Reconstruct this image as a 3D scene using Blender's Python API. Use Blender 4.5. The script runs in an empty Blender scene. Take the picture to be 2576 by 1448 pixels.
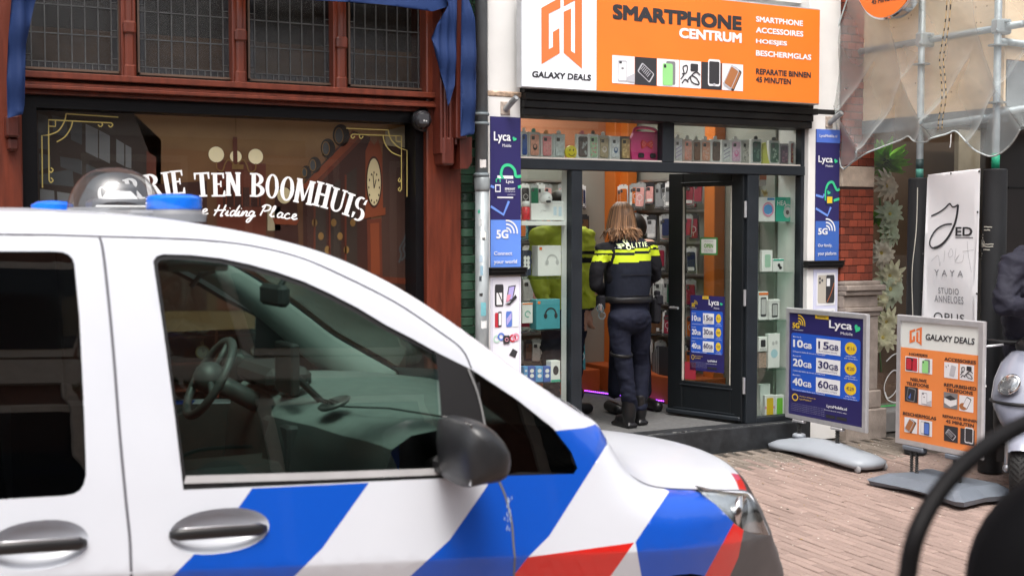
import bpy, bmesh, math, random
from mathutils import Vector, Matrix
from mathutils.geometry import delaunay_2d_cdt
random.seed(7)
SC = bpy.context.scene
COL = SC.collection
R = math.radians
# ------------------------------------------------------------------ camera
F, CX, CY = 3200.0, 1287.5, 724.0          # focal length and centre in the 2575 x 1448 view of the photograph
TH, AL, HC, LC = math.atan(F / 6018), math.atan(153 / F), 1.62, 7.4131
CAM = Vector((0, -LC, HC))
FW = Vector((math.sin(TH) * math.cos(AL), math.cos(TH) * math.cos(AL), -math.sin(AL)))
RT = Vector((math.cos(TH), -math.sin(TH), 0))
UP = RT.cross(FW)
cd = bpy.data.cameras.new('camera'); cam = bpy.data.objects.new('camera', cd); COL.objects.link(cam)
cam.matrix_world = Matrix(((RT.x, UP.x, -FW.x, CAM.x), (RT.y, UP.y, -FW.y, CAM.y), (RT.z, UP.z, -FW.z, CAM.z), (0, 0, 0, 1)))
cd.sensor_width = 36; cd.lens = 36 * F / 2575; cd.clip_start = .05; cd.clip_end = 500
cd.dof.use_dof = True; cd.dof.focus_distance = 9.3; cd.dof.aperture_fstop = 4.2
SC.camera = cam
# ------------------------------------------------------------------ world, sun, exposure
SUN_EL, SUN_AZ = 62, 205                     # degrees; azimuth the light comes from, clockwise from +y
w = bpy.data.worlds.new('World'); SC.world = w; w.use_nodes = True
nt = w.node_tree; bgn = nt.nodes['Background']
sky = nt.nodes.new('ShaderNodeTexSky'); sky.sky_type = 'NISHITA'; sky.sun_disc = False
sky.sun_elevation = R(SUN_EL); sky.sun_rotation = R(SUN_AZ); sky.dust_density = 6; sky.air_density = .8; sky.ozone_density = .6
hs = nt.nodes.new('ShaderNodeHueSaturation'); hs.inputs['Saturation'].default_value = .35
nt.links.new(sky.outputs[0], hs.inputs['Color']); nt.links.new(hs.outputs[0], bgn.inputs[0])
bgn.inputs[1].default_value = .15
sl = bpy.data.lights.new('sun', 'SUN'); sl.energy = 1.0; sl.angle = R(20); sl.color = (1, .96, .9)
so = bpy.data.objects.new('sun', sl); COL.objects.link(so)
sd = Vector((math.sin(R(SUN_AZ)) * math.cos(R(SUN_EL)), math.cos(R(SUN_AZ)) * math.cos(R(SUN_EL)), math.sin(R(SUN_EL))))
so.rotation_euler = sd.to_track_quat('Z', 'Y').to_euler(); so.location = (0, -4, 30)
SC.view_settings.view_transform = 'Standard'; SC.view_settings.look = 'None'
SC.view_settings.exposure = .95; SC.view_settings.gamma = 1
SC.render.engine = 'CYCLES'
SC.cycles.use_denoising = True; SC.cycles.max_bounces = 9; SC.cycles.transparent_max_bounces = 24
SC.cycles.diffuse_bounces = 4; SC.cycles.glossy_bounces = 4; SC.cycles.transmission_bounces = 6; SC.cycles.caustics_reflective = False; SC.cycles.caustics_refractive = False

# ------------------------------------------------------------------ picture to place
def ray(px, py): return FW + (px - CX) / F * RT - (py - CY) / F * UP
def FP(px, py, y=0.0):                       # point on the plane parallel to the facades at depth y
    d = ray(px, py); return CAM + d * ((y - CAM.y) / d.y)
def GP(px, py, z=0.0):
    d = ray(px, py); return CAM + d * ((z - CAM.z) / d.z)
def XP(px, py, x):                           # point on a plane square to the facades
    d = ray(px, py); return CAM + d * ((x - CAM.x) / d.x)
class Fr:                                    # a flat frame: u right, v up, n out of the face
    def __init__(s, o, u, v): s.o = Vector(o); s.u = Vector(u).normalized(); s.v = Vector(v).normalized(); s.n = s.u.cross(s.v)
    def at(s, u, v, n=0.0): return s.o + s.u * u + s.v * v + s.n * n
    def px(s, px, py):
        d = ray(px, py); t = (s.o - CAM).dot(s.n) / d.dot(s.n); p = CAM + d * t - s.o; return (p.dot(s.u), p.dot(s.v))
def FY(y): return Fr((0, y, 0), (1, 0, 0), (0, 0, 1))
def FX(x): return Fr((x, 0, 0), (0, -1, 0), (0, 0, 1))
# ------------------------------------------------------------------ materials
MC = {}
def M(name, rgb, rough=.55, metal=0, var=.12, scale=9, bump=0, spec=.5, coat=0, emit=0, island=0, bscale=None, stretch=None, alpha=1):
    if name in MC: return MC[name]
    m = bpy.data.materials.new(name); m.use_nodes = True; t = m.node_tree; b = t.nodes['Principled BSDF']
    L = t.links; c = (*rgb, 1)
    b.inputs['Base Color'].default_value = c; b.inputs['Roughness'].default_value = rough; b.inputs['Metallic'].default_value = metal
    b.inputs['Specular IOR Level'].default_value = spec; b.inputs['Coat Weight'].default_value = coat; b.inputs['Alpha'].default_value = alpha
    if emit: b.inputs['Emission Color'].default_value = c; b.inputs['Emission Strength'].default_value = emit
    if var or bump:
        tc = t.nodes.new('ShaderNodeTexCoord'); no = t.nodes.new('ShaderNodeTexNoise'); no.inputs['Scale'].default_value = scale; no.inputs['Detail'].default_value = 6
        src = tc.outputs['Object']
        if stretch:
            mp = t.nodes.new('ShaderNodeMapping'); mp.inputs['Scale'].default_value = stretch; L.new(src, mp.inputs[0]); src = mp.outputs[0]
        L.new(src, no.inputs['Vector'])
        fac = no.outputs['Fac']
        if island:
            g = t.nodes.new('ShaderNodeNewGeometry'); oi = t.nodes.new('ShaderNodeObjectInfo')
            ad = t.nodes.new('ShaderNodeMath'); ad.operation = 'ADD'; L.new(g.outputs['Random Per Island'], ad.inputs[0]); L.new(oi.outputs['Random'], ad.inputs[1])
            fr = t.nodes.new('ShaderNodeMath'); fr.operation = 'FRACT'; L.new(ad.outputs[0], fr.inputs[0])
            mm = t.nodes.new('ShaderNodeMix'); mm.inputs[0].default_value = island; L.new(no.outputs['Fac'], mm.inputs[2]); L.new(fr.outputs[0], mm.inputs[3]); fac = mm.outputs[0]
        rp = t.nodes.new('ShaderNodeValToRGB'); rp.color_ramp.elements[0].position = .25; rp.color_ramp.elements[1].position = .75
        rp.color_ramp.elements[0].color = (*[max(0, x * (1 - var)) for x in rgb], 1); rp.color_ramp.elements[1].color = (*[min(1, x * (1 + var)) for x in rgb], 1)
        L.new(fac, rp.inputs[0]); L.new(rp.outputs[0], b.inputs['Base Color'])
        if bump:
            n2 = no
            if bscale:
                n2 = t.nodes.new('ShaderNodeTexNoise'); n2.inputs['Scale'].default_value = bscale; n2.inputs['Detail'].default_value = 5; L.new(src, n2.inputs['Vector'])
            bp = t.nodes.new('ShaderNodeBump'); bp.inputs['Strength'].default_value = bump; bp.inputs['Distance'].default_value = .01
            L.new(n2.outputs['Fac'], bp.inputs['Height']); L.new(bp.outputs[0], b.inputs['Normal'])
    MC[name] = m; return m
def GL(name, tint=(1, 1, 1), base=.05, edge=.75, rough=0.0, bump=0, bscale=30, dirt=0):
    if name in MC: return MC[name]
    m = bpy.data.materials.new(name); m.use_nodes = True; t = m.node_tree; L = t.links; t.nodes.remove(t.nodes['Principled BSDF'])
    out = t.nodes['Material Output']; tr = t.nodes.new('ShaderNodeBsdfTransparent'); tr.inputs[0].default_value = (*tint, 1)
    gl = t.nodes.new('ShaderNodeBsdfGlossy'); gl.inputs['Roughness'].default_value = rough
    lw = t.nodes.new('ShaderNodeLayerWeight'); lw.inputs[0].default_value = .5
    pw = t.nodes.new('ShaderNodeMath'); pw.operation = 'POWER'; pw.inputs[1].default_value = 3; L.new(lw.outputs['Facing'], pw.inputs[0])
    ma = t.nodes.new('ShaderNodeMath'); ma.operation = 'MULTIPLY_ADD'; ma.inputs[1].default_value = edge; ma.inputs[2].default_value = base; L.new(pw.outputs[0], ma.inputs[0])
    mx = t.nodes.new('ShaderNodeMixShader'); L.new(ma.outputs[0], mx.inputs[0]); L.new(tr.outputs[0], mx.inputs[1]); L.new(gl.outputs[0], mx.inputs[2])
    if bump:
        no = t.nodes.new('ShaderNodeTexNoise'); no.inputs['Scale'].default_value = bscale; tc = t.nodes.new('ShaderNodeTexCoord'); L.new(tc.outputs['Object'], no.inputs['Vector'])
        bp = t.nodes.new('ShaderNodeBump'); bp.inputs['Strength'].default_value = bump; bp.inputs['Distance'].default_value = .01; L.new(no.outputs['Fac'], bp.inputs['Height']); L.new(bp.outputs[0], gl.inputs['Normal'])
    last = mx.outputs[0]
    if dirt:
        df = t.nodes.new('ShaderNodeBsdfDiffuse'); df.inputs[0].default_value = (.6, .62, .6, 1)
        m2 = t.nodes.new('ShaderNodeMixShader'); m2.inputs[0].default_value = dirt; L.new(last, m2.inputs[1]); L.new(df.outputs[0], m2.inputs[2]); last = m2.outputs[0]
    L.new(last, out.inputs['Surface']); MC[name] = m; return m
def P(name, rgb, rough=.45): return M('print_' + name, rgb, rough, var=.07, scale=2.2)
# ------------------------------------------------------------------ objects
def link(o, parent=None):
    COL.objects.link(o)
    if parent is not None: o.parent = parent
    return o
def thing(name, label, cat, group=None, loc=(0, 0, 0)):
    o = bpy.data.objects.new(name, None); o.empty_display_size = .05; COL.objects.link(o); o.location = loc
    return tag(o, label, cat, group)
def tag(o, label, cat, group=None, kind=None):
    o['label'] = label
    if cat: o['category'] = cat
    if group: o['group'] = group
    if kind: o['kind'] = kind
    return o
class MB:
    def __init__(s): s.v = []; s.f = []; s.m = []
    def add(s, vs, fs, mi=0):
        n = len(s.v); s.v += [tuple(v) for v in vs]; s.f += [tuple(i + n for i in f) for f in fs]; s.m += [mi] * len(fs); return s
    def box(s, a, b, mi=0, bev=0.0, mat=None):
        a = Vector(a); b = Vector(b); lo = Vector(map(min, a, b)); hi = Vector(map(max, a, b)); c = (lo + hi) / 2; h = (hi - lo) / 2
        bev = min(bev, min(h) * .6)
        if bev <= 0:
            vs = [c + Vector((h.x * i, h.y * j, h.z * k)) for i in (-1, 1) for j in (-1, 1) for k in (-1, 1)]
            fs = [(0, 1, 3, 2), (4, 6, 7, 5), (0, 4, 5, 1), (2, 3, 7, 6), (0, 2, 6, 4), (1, 5, 7, 3)]
        else:
            vs = []; ix = {}
            for i in (-1, 1):
                for j in (-1, 1):
                    for k in (-1, 1):
                        for ax in range(3):
                            q = [i * (h.x - bev), j * (h.y - bev), k * (h.z - bev)]; q[ax] = (i, j, k)[ax] * h[ax]
                            ix[i, j, k, ax] = len(vs); vs.append(c + Vector(q))
            fs = []
            for ax in range(3):
                o1, o2 = [x for x in range(3) if x != ax]
                for sg in (-1, 1):
                    q = []
                    for a1, a2 in ((-1, -1), (1, -1), (1, 1), (-1, 1)):
                        t = [0, 0, 0]; t[ax] = sg; t[o1] = a1; t[o2] = a2; q.append(ix[(*t, ax)])
                    fs.append(tuple(q))
                for s1 in (-1, 1):
                    for s2 in (-1, 1):
                        t0 = [0, 0, 0]; t1 = [0, 0, 0]; t0[o1] = t1[o1] = s1; t0[o2] = t1[o2] = s2; t0[ax] = -1; t1[ax] = 1
                        fs.append((ix[(*t0, o1)], ix[(*t1, o1)], ix[(*t1, o2)], ix[(*t0, o2)]))
            for i in (-1, 1):
                for j in (-1, 1):
                    for k in (-1, 1): fs.append((ix[i, j, k, 0], ix[i, j, k, 1], ix[i, j, k, 2]))
            gs = []
            for f in fs:
                p = [vs[i] for i in f]; nn = (p[1] - p[0]).cross(p[2] - p[0]); mid = sum(p, Vector()) / len(p) - c
                gs.append(f if nn.dot(mid) > 0 else f[::-1])
            fs = gs
        if mat is not None: vs = [mat @ v for v in vs]
        return s.add(vs, fs, mi)
    def prism(s, pts, vec, mi=0, caps=True):           # a flat polygon and its copy moved by vec
        pts = [Vector(p) for p in pts]; vec = Vector(vec); n = len(pts)
        fs = [(i, (i + 1) % n, n + (i + 1) % n, n + i) for i in range(n)]
        if caps: fs += [tuple(range(n))[::-1], tuple(range(n, 2 * n))]
        return s.add(pts + [p + vec for p in pts], fs, mi)
    def tube(s, pts, r, n=10, mi=0, caps=True, closed=False, flat=1.0):
        pts = [Vector(p) for p in pts]; N = len(pts); rs = r if isinstance(r, (list, tuple)) else [r] * N
        vs = []; fs = []; ref = None
        for i, p in enumerate(pts):
            a = pts[(i - 1) % N] if (closed or i > 0) else p; b = pts[(i + 1) % N] if (closed or i < N - 1) else p
            t = (b - a).normalized()
            if ref is None: ref = Vector((0, 0, 1)) if abs(t.z) < .9 else Vector((1, 0, 0))
            x = (ref - t * ref.dot(t)).normalized(); y = t.cross(x); ref = x
            vs += [p + (x * math.cos(2 * math.pi * k / n) + y * math.sin(2 * math.pi * k / n) * flat) * rs[i] for k in range(n)]
        for i in range(N if closed else N - 1):
            j = (i + 1) % N
            fs += [(i * n + k, i * n + (k + 1) % n, j * n + (k + 1) % n, j * n + k) for k in range(n)]
        if caps and not closed: fs += [tuple(range(n))[::-1], tuple(range((N - 1) * n, N * n))]
        return s.add(vs, fs, mi)
    def lathe(s, prof, o, axis=(0, 0, 1), n=20, mi=0, sx=1, sy=1):       # prof: (radius, height)
        z = Vector(axis).normalized(); x = z.orthogonal().normalized(); y = z.cross(x); o = Vector(o); vs = []; fs = []
        for rr, hh in prof: vs += [o + z * hh + (x * math.cos(2 * math.pi * k / n) * sx + y * math.sin(2 * math.pi * k / n) * sy) * rr for k in range(n)]
        for i in range(len(prof) - 1): fs += [(i * n + k, i * n + (k + 1) % n, (i + 1) * n + (k + 1) % n, (i + 1) * n + k) for k in range(n)]
        fs += [tuple(range(n))[::-1], tuple(range((len(prof) - 1) * n, len(prof) * n))]
        return s.add(vs, fs, mi)
    def ball(s, c, r, n=14, mi=0, sc=(1, 1, 1), mat=None):
        c = Vector(c); prof = [(math.sin(math.pi * i / (n // 2)) * .999 + .001, -math.cos(math.pi * i / (n // 2))) for i in range(n // 2 + 1)]
        vs = []; fs = []
        for rr, hh in prof:
            for k in range(n):
                q = Vector((rr * math.cos(2 * math.pi * k / n) * r * sc[0], rr * math.sin(2 * math.pi * k / n) * r * sc[1], hh * r * sc[2]))
                vs.append(c + (mat @ q if mat is not None else q))
        for i in range(len(prof) - 1): fs += [(i * n + k, i * n + (k + 1) % n, (i + 1) * n + (k + 1) % n, (i + 1) * n + k) for k in range(n)]
        return s.add(vs, fs, mi)
    # flat shapes on a frame
    def poly(s, fr, pts, off=.003, mi=0, thick=0.0):
        if thick: return s.prism([fr.at(u, v, off) for u, v in pts], fr.n * thick, mi)
        return s.add([fr.at(u, v, off) for u, v in pts], [tuple(range(len(pts)))], mi)
    def rect(s, fr, u0, u1, v0, v1, off=.003, mi=0, r=0.0, thick=0.0):
        return s.poly(fr, rrect(u0, u1, v0, v1, r), off, mi, thick)
    def oval(s, fr, u, v, a, b=None, off=.003, mi=0, n=24, thick=0.0):
        b = a if b is None else b
        return s.poly(fr, [(u + a * math.cos(2 * math.pi * k / n), v + b * math.sin(2 * math.pi * k / n)) for k in range(n)], off, mi, thick)
    def line(s, fr, pts, wd, off=.003, mi=0, closed=False):
        if hasattr(fr, 'fr'):                # a scaled sub-frame: draw in real lengths so that the stroke keeps its width
            k = fr.b - fr.a; pts = [(fr.a + k * p[0], fr.c + (fr.d - fr.c) * p[1]) for p in pts]; wd = [w_ * k for w_ in wd] if isinstance(wd, (list, tuple)) else wd * k; off += fr.f; fr = fr.fr
        N = len(pts); L = []; Rr = []
        for i, p in enumerate(pts):
            a = pts[(i - 1) % N] if (closed or i) else p; b = pts[(i + 1) % N] if (closed or i < N - 1) else p
            t = Vector((b[0] - a[0], b[1] - a[1]))
            if t.length < 1e-9: t = Vector((1, 0))
            t.normalize(); ww = (wd[i] if isinstance(wd, (list, tuple)) else wd) / 2
            L.append((p[0] - t.y * ww, p[1] + t.x * ww)); Rr.append((p[0] + t.y * ww, p[1] - t.x * ww))
        for i in range(N if closed else N - 1):
            j = (i + 1) % N
            s.poly(fr, [Rr[i], Rr[j], L[j], L[i]], off + i * .00006, mi)
        return s
    def ring(s, fr, u, v, r, wd, a0=0, a1=360, off=.003, mi=0, n=24, ry=None):
        ry = (r * (fr.b - fr.a) / (fr.d - fr.c) if hasattr(fr, 'fr') else r) if ry is None else ry
        return s.line(fr, [(u + r * math.cos(R(a0 + (a1 - a0) * k / n)), v + ry * math.sin(R(a0 + (a1 - a0) * k / n))) for k in range(n + 1)], wd, off, mi)
    def build(s, name, mats, parent=None, smooth=False, fix=False):
        if not isinstance(mats, (list, tuple)): mats = [mats]
        me = bpy.data.meshes.new(name); me.from_pydata(s.v, [], s.f)
        for m in mats: me.materials.append(m)
        me.polygons.foreach_set('material_index', s.m)
        if smooth: me.polygons.foreach_set('use_smooth', [True] * len(s.f))
        me.update()
        if fix:
            bm = bmesh.new(); bm.from_mesh(me); bmesh.ops.recalc_face_normals(bm, faces=bm.faces); bm.to_mesh(me); bm.free()
        if smooth == 'auto': me.set_sharp_from_angle(angle=R(38))
        return link(bpy.data.objects.new(name, me), parent)
def rrect(u0, u1, v0, v1, r=0.0, n=4):
    if r <= 0: return [(u0, v0), (u1, v0), (u1, v1), (u0, v1)]
    r = min(r, abs(u1 - u0) / 2, abs(v1 - v0) / 2); out = []
    for cx, cy, a in ((u1 - r, v0 + r, -90), (u1 - r, v1 - r, 0), (u0 + r, v1 - r, 90), (u0 + r, v0 + r, 180)):
        out += [(cx + r * math.cos(R(a + 90 * k / n)), cy + r * math.sin(R(a + 90 * k / n))) for k in range(n + 1)]
    return out
def bez(p0, p1, p2, p3, n=10):
    return [tuple(p0[k] * (1 - t) ** 3 + 3 * p1[k] * t * (1 - t) ** 2 + 3 * p2[k] * t * t * (1 - t) + p3[k] * t ** 3 for k in range(len(p0))) for t in [i / n for i in range(n + 1)]]
def spline(pts, n=6):                        # Catmull-Rom through the points
    out = []; N = len(pts)
    for i in range(N - 1):
        p0 = pts[max(i - 1, 0)]; p1 = pts[i]; p2 = pts[i + 1]; p3 = pts[min(i + 2, N - 1)]
        for k in range(n):
            t = k / n
            out.append(tuple(.5 * ((2 * b) + (c - a) * t + (2 * a - 5 * b + 4 * c - d) * t * t + (3 * b - a - 3 * c + d) * t ** 3) for a, b, c, d in zip(p0, p1, p2, p3)))
    out.append(tuple(pts[-1])); return out
_TX = {}
def glyph(s, bold=0.0, shear=0.0, sp=1.0):
    key = (s, bold, shear, sp)
    if key not in _TX:
        cu = bpy.data.curves.new('t', 'FONT'); cu.body = s; cu.size = 1; cu.offset = bold; cu.shear = shear; cu.space_character = sp; cu.resolution_u = 3; cu.dimensions = '2D'; cu.fill_mode = 'FRONT'
        o = bpy.data.objects.new('t', cu); COL.objects.link(o); dg = bpy.context.evaluated_depsgraph_get()
        me = bpy.data.meshes.new_from_object(o.evaluated_get(dg)); vs = [(v.co.x, v.co.y) for v in me.vertices]; fs = [tuple(p.vertices) for p in me.polygons]
        bpy.data.objects.remove(o); bpy.data.curves.remove(cu); bpy.data.meshes.remove(me)
        if not vs: vs = [(0, 0)]
        _TX[key] = (vs, fs, min(v[0] for v in vs), max(v[0] for v in vs), min(v[1] for v in vs), max(v[1] for v in vs))
    return _TX[key]
def text(mb, s, fr, u0, u1, v0, v1, off=.004, mi=0, bold=0.0, shear=0.0, sp=1.0, keep=False):
    if bold:                                 # heavier strokes: shifted copies, each a hair above the last
        w_ = bold * .62
        if keep: k_ = (v1 - v0); du = dv = w_ * k_
        else: _, _, a, b, c, d = glyph(s, 0.0, shear, sp); du = w_ * (u1 - u0) / max(b - a, 1e-6); dv = w_ * (v1 - v0) / max(d - c, 1e-6)
        for i, (x, y) in enumerate(((1, 1), (-1, -1), (1, -1), (-1, 1), (0, 0))): text(mb, s, fr, u0 + du + x * du, u1 - du + x * du, v0 + dv + y * dv, v1 - dv + y * dv, off + i * .0002, mi, 0.0, shear, sp, keep)
        return mb
    vs, fs, a, b, c, d = glyph(s, bold, shear, sp)
    if keep:                                 # keep the letters' own proportions, start at u0
        k = (v1 - v0) / max(d - c, 1e-6); mb.add([fr.at(u0 + (x - a) * k, v0 + (y - c) * k, off) for x, y in vs], fs, mi)
    else: mb.add([fr.at(u0 + (x - a) / max(b - a, 1e-6) * (u1 - u0), v0 + (y - c) / max(d - c, 1e-6) * (v1 - v0), off) for x, y in vs], fs, mi)
    return mb
def lettering(s, fr, u0, u1, v0, v1, mat, parent, off=.004, **k):
    return text(MB(), s, fr, u0, u1, v0, v1, off, **k).build('lettering', mat, parent)
def tpx(s, fr, x0, yb0, x1, yb1, cap, mat, parent, off=.004, **k):       # text between two pixels on its base line, cap = pixels tall at the left
    a = fr.px(x0, yb0); b = fr.px(x1, yb1); t = fr.px(x0, yb0 - cap)
    return lettering(s, fr, a[0], b[0], (a[1] + b[1]) / 2, (a[1] + b[1]) / 2 + t[1] - a[1], mat, parent, off, **k)
def copy_tree(o, parent=None, loc=None):
    c = o.copy(); COL.objects.link(c)
    if parent is not None: c.parent = parent
    if loc is not None: c.location = loc
    for ch in o.children: copy_tree(ch, c)
    return c
def inpoly(x, y, pts):
    r = False; j = len(pts) - 1
    for i in range(len(pts)):
        if (pts[i][1] > y) != (pts[j][1] > y) and x < (pts[j][0] - pts[i][0]) * (y - pts[i][1]) / (pts[j][1] - pts[i][1]) + pts[i][0]: r = not r
        j = i
    return r
def panel(name, loops, inside, mapf, mats, matf, parent, step=.04, extra=(), smooth=True, lines=()):
    """flat outline loops (and cut lines) filled with a constrained triangulation, then bent to shape by mapf"""
    V = []; E = []
    for lp in loops:
        n = len(V); V += [Vector(p) for p in lp]; E += [(n + i, n + (i + 1) % len(lp)) for i in range(len(lp))]
    for ln in lines:
        n = len(V); V += [Vector(p) for p in ln]; E += [(n + i, n + i + 1) for i in range(len(ln) - 1)]
    xs = [v.x for v in V]; ys = [v.y for v in V]
    x = min(xs) + step / 2; k = 0
    while x < max(xs):
        y = min(ys) + step / 2 * (1 + (k % 2))
        while y < max(ys): V.append(Vector((x, y))); y += step
        x += step * .87; k += 1
    V += [Vector(p) for p in extra]
    vo, _, fo, _, _, _ = delaunay_2d_cdt(V, E, [], 0, 1e-5)
    fs = []; mi = []
    for f in fo:
        cx = sum(vo[i].x for i in f) / len(f); cy = sum(vo[i].y for i in f) / len(f)
        if inside(cx, cy): fs.append(tuple(f)); mi.append(matf(cx, cy) if matf else 0)
    used = sorted({i for f in fs for i in f}); rm = {o: i for i, o in enumerate(used)}
    mb = MB(); mb.v = [tuple(mapf(vo[i].x, vo[i].y)) for i in used]; mb.f = [tuple(rm[i] for i in f) for f in fs]; mb.m = mi
    return mb.build(name, mats, parent, smooth=smooth)
# ================================================================== ground
def X(px, y=0.0): return FP(px, 600, y).x
def Z(px, py, y=0.0): return FP(px, py, y).z
def gz(y): return -.15 * min(max(-y / 5, 0), 1)
m_bed = M('joint_sand', (.055, .048, .04), .95, var=.3, scale=30)
mb = MB(); ys = [40, .4, 0, -1, -2.5, -5, -12, -60]
for a, b in zip(ys, ys[1:]): mb.add([(-60, b, gz(b) - .012), (60, b, gz(b) - .012), (60, a, gz(a) - .012), (-60, a, gz(a) - .012)], [(0, 1, 2, 3)])
ground = tag(mb.build('street', m_bed), 'narrow shopping street paved with thin reddish brown clinker bricks', None, kind='structure')
m_brick = M('clinker', (.29, .215, .187), .9, var=.14, scale=60, bump=.5, island=.45, bscale=180, spec=.2)
m_brick2 = M('clinker_grey', (.19, .16, .135), .9, var=.3, scale=50, bump=.5, island=.4, bscale=150, spec=.2)
bw, bl, bd = .051, .208, .05
def brick_mesh(c=.006):
    mb = MB(); h = .004
    for s in (0,):
        a = [(-bw / 2, -bl / 2), (bw / 2, -bl / 2), (bw / 2, bl / 2), (-bw / 2, bl / 2)]
        vs = [(x, y, -.03) for x, y in a] + [(x, y, -h) for x, y in a] + [(x - math.copysign(c, x), y - math.copysign(c, y), 0) for x, y in a]
        mb.add(vs, [(i, (i + 1) % 4, 4 + (i + 1) % 4, 4 + i) for i in range(4)] + [(4 + i, 4 + (i + 1) % 4, 8 + (i + 1) % 4, 8 + i) for i in range(4)] + [(8, 9, 10, 11)])
    return mb
bm0 = brick_mesh(); bobj = bm0.build('brick', m_brick); bdata = bobj.data; bpy.data.objects.remove(bobj)
cand = []; far = MB(); VIS = [(1895, 1175), (2200, 1215), (2420, 1260), (2270, 1448), (1985, 1448), (1950, 1330)]
def project(p):
    v = Vector(p) - CAM; d = v.dot(FW); return (CX + F * v.dot(RT) / d, CY - F * v.dot(UP) / d, d)
spots = []
i = 0; x = -2.0
while x < 11:
    off = (i % 2) * .105 + random.uniform(-.01, .01); y = -8.2 + off
    while y < -.13:
        spots.append((x + random.uniform(-.0015, .0015), y, random.uniform(-.0025, .0025), random.uniform(-.008, .008))); y += .21
    x += .056; i += 1
vis = []
for k, (x, y, dz, a) in enumerate(spots):
    p = project((x, y, gz(y)))
    if p[2] > .5 and inpoly(p[0], p[1], VIS): vis.append((p[2], k))
near = {k for _, k in sorted(vis)[:300]}
slope = math.atan(.03)
for k, (x, y, dz, a) in enumerate(spots):
    if k in near:
        o = bpy.data.objects.new('brick', bdata); o.location = (x, y, gz(y) + dz); o.rotation_euler = (slope + random.uniform(-.006, .006), random.uniform(-.015, .015), a); link(o, ground)
    else:
        mt = Matrix.Translation((x, y, gz(y) + dz)) @ Matrix.Rotation(a, 4, 'Z') @ Matrix.Rotation(slope if y > -5 else 0, 4, 'X') @ Matrix.Rotation(random.uniform(-.012, .012), 4, 'Y')
        far.add([mt @ Vector(v) for v in bm0.v], bm0.f, 1 if y > -.62 - .1 * math.sin(x * 3) + random.uniform(-.12, .12) else 0)
fo = far.build('brick_paving', [m_brick, m_brick2], ground); fo['kind'] = 'stuff'
mb = MB()                                   # crumbs, grit and leaf bits lying in the paving
for k in range(520):
    x = random.uniform(4.4, 7.0); y = -abs(random.gauss(0, 1.1)) - .05
    if y < -3.4: continue
    r = random.uniform(.002, .006) * (1.6 if random.random() < .12 else 1); mb.ball((x, y, gz(y) + r * .3), r, 6, random.choice((0, 0, 1, 2)), (1, random.uniform(.6, 1.5), .35))
gr = tag(mb.build('street_grit', [M('grit_pale', (.6, .56, .5), .9), M('grit_dark', (.06, .05, .04), .9), M('leaf_bits', (.3, .2, .08), .9)]), 'pale crumbs and grit scattered over the brick paving', None, kind='stuff')

# ================================================================== museum shopfront
m_red = M('red_timber', (.12, .023, .01), .36, var=.38, scale=4, bump=.15, stretch=(6, 6, .7), coat=.25, bscale=40)
m_redd = M('red_timber_dark', (.085, .015, .008), .4, var=.4, scale=5, bump=.15, stretch=(6, 6, .8), coat=.2, bscale=40)
m_black = M('black_paint', (.004, .004, .005), .35, var=.3, scale=3, spec=.25)
m_lead = M('lead', (.075, .075, .075), .6, .3, var=.3, scale=40)
mus = thing('museum_shopfront', 'dark red timber shopfront with leaded windows above a black framed display window', 'building')
zs = Z(470, 201, .06); zsb = Z(630, 257, 0); zg = Z(560, 293, .1)
TOPZ = 3.62
xl, xr = X(-260), X(1154)
MB().box((X(-260), -.04, 0), (X(58), .3, 4.0), bev=.008).build('post', m_red, mus)
MB().box((X(1068), -.04, 0), (X(1154), .3, 4.0), bev=.008).build('post', m_red, mus)
mb = MB()                                   # stepped sill moulding under the leaded lights
for a, b, p in ((0, .30, .05), (.30, .46, -.01), (.46, .62, .035), (.62, .8, .055), (.8, 1, .0)):
    mb.box((X(58), -.03 - p, zs - .012 + (zsb - zs) * a), (X(1092), .14, zs - .012 + (zsb - zs) * b), bev=.004)
mb.build('sill_moulding', m_red, mus)
MB().box((X(58) + .002, .02, zg), (X(1068) - .002, .25, zsb - .002)).build('window_head', m_black, mus)
MB().box((X(54), .015, 0), (X(92, .1), .25, zg + .05)).build('window_stile', m_black, mus)
MB().box((X(1032, .1), .015, 0), (X(1070), .25, zg + .05)).build('window_stile', m_black, mus)
MB().box((X(90, .1), -.03, 0), (X(1034, .1), .25, .42), bev=.006).build('stall_riser', m_red, mus)
MB().box((X(60) - 2.2, -.0, TOPZ), (X(1154) + .0, .3, 8.5)).build('upper_wall', M('brick_wall_far', (.2, .085, .055), .85, var=.3, scale=14, bump=.4), mus)
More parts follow.
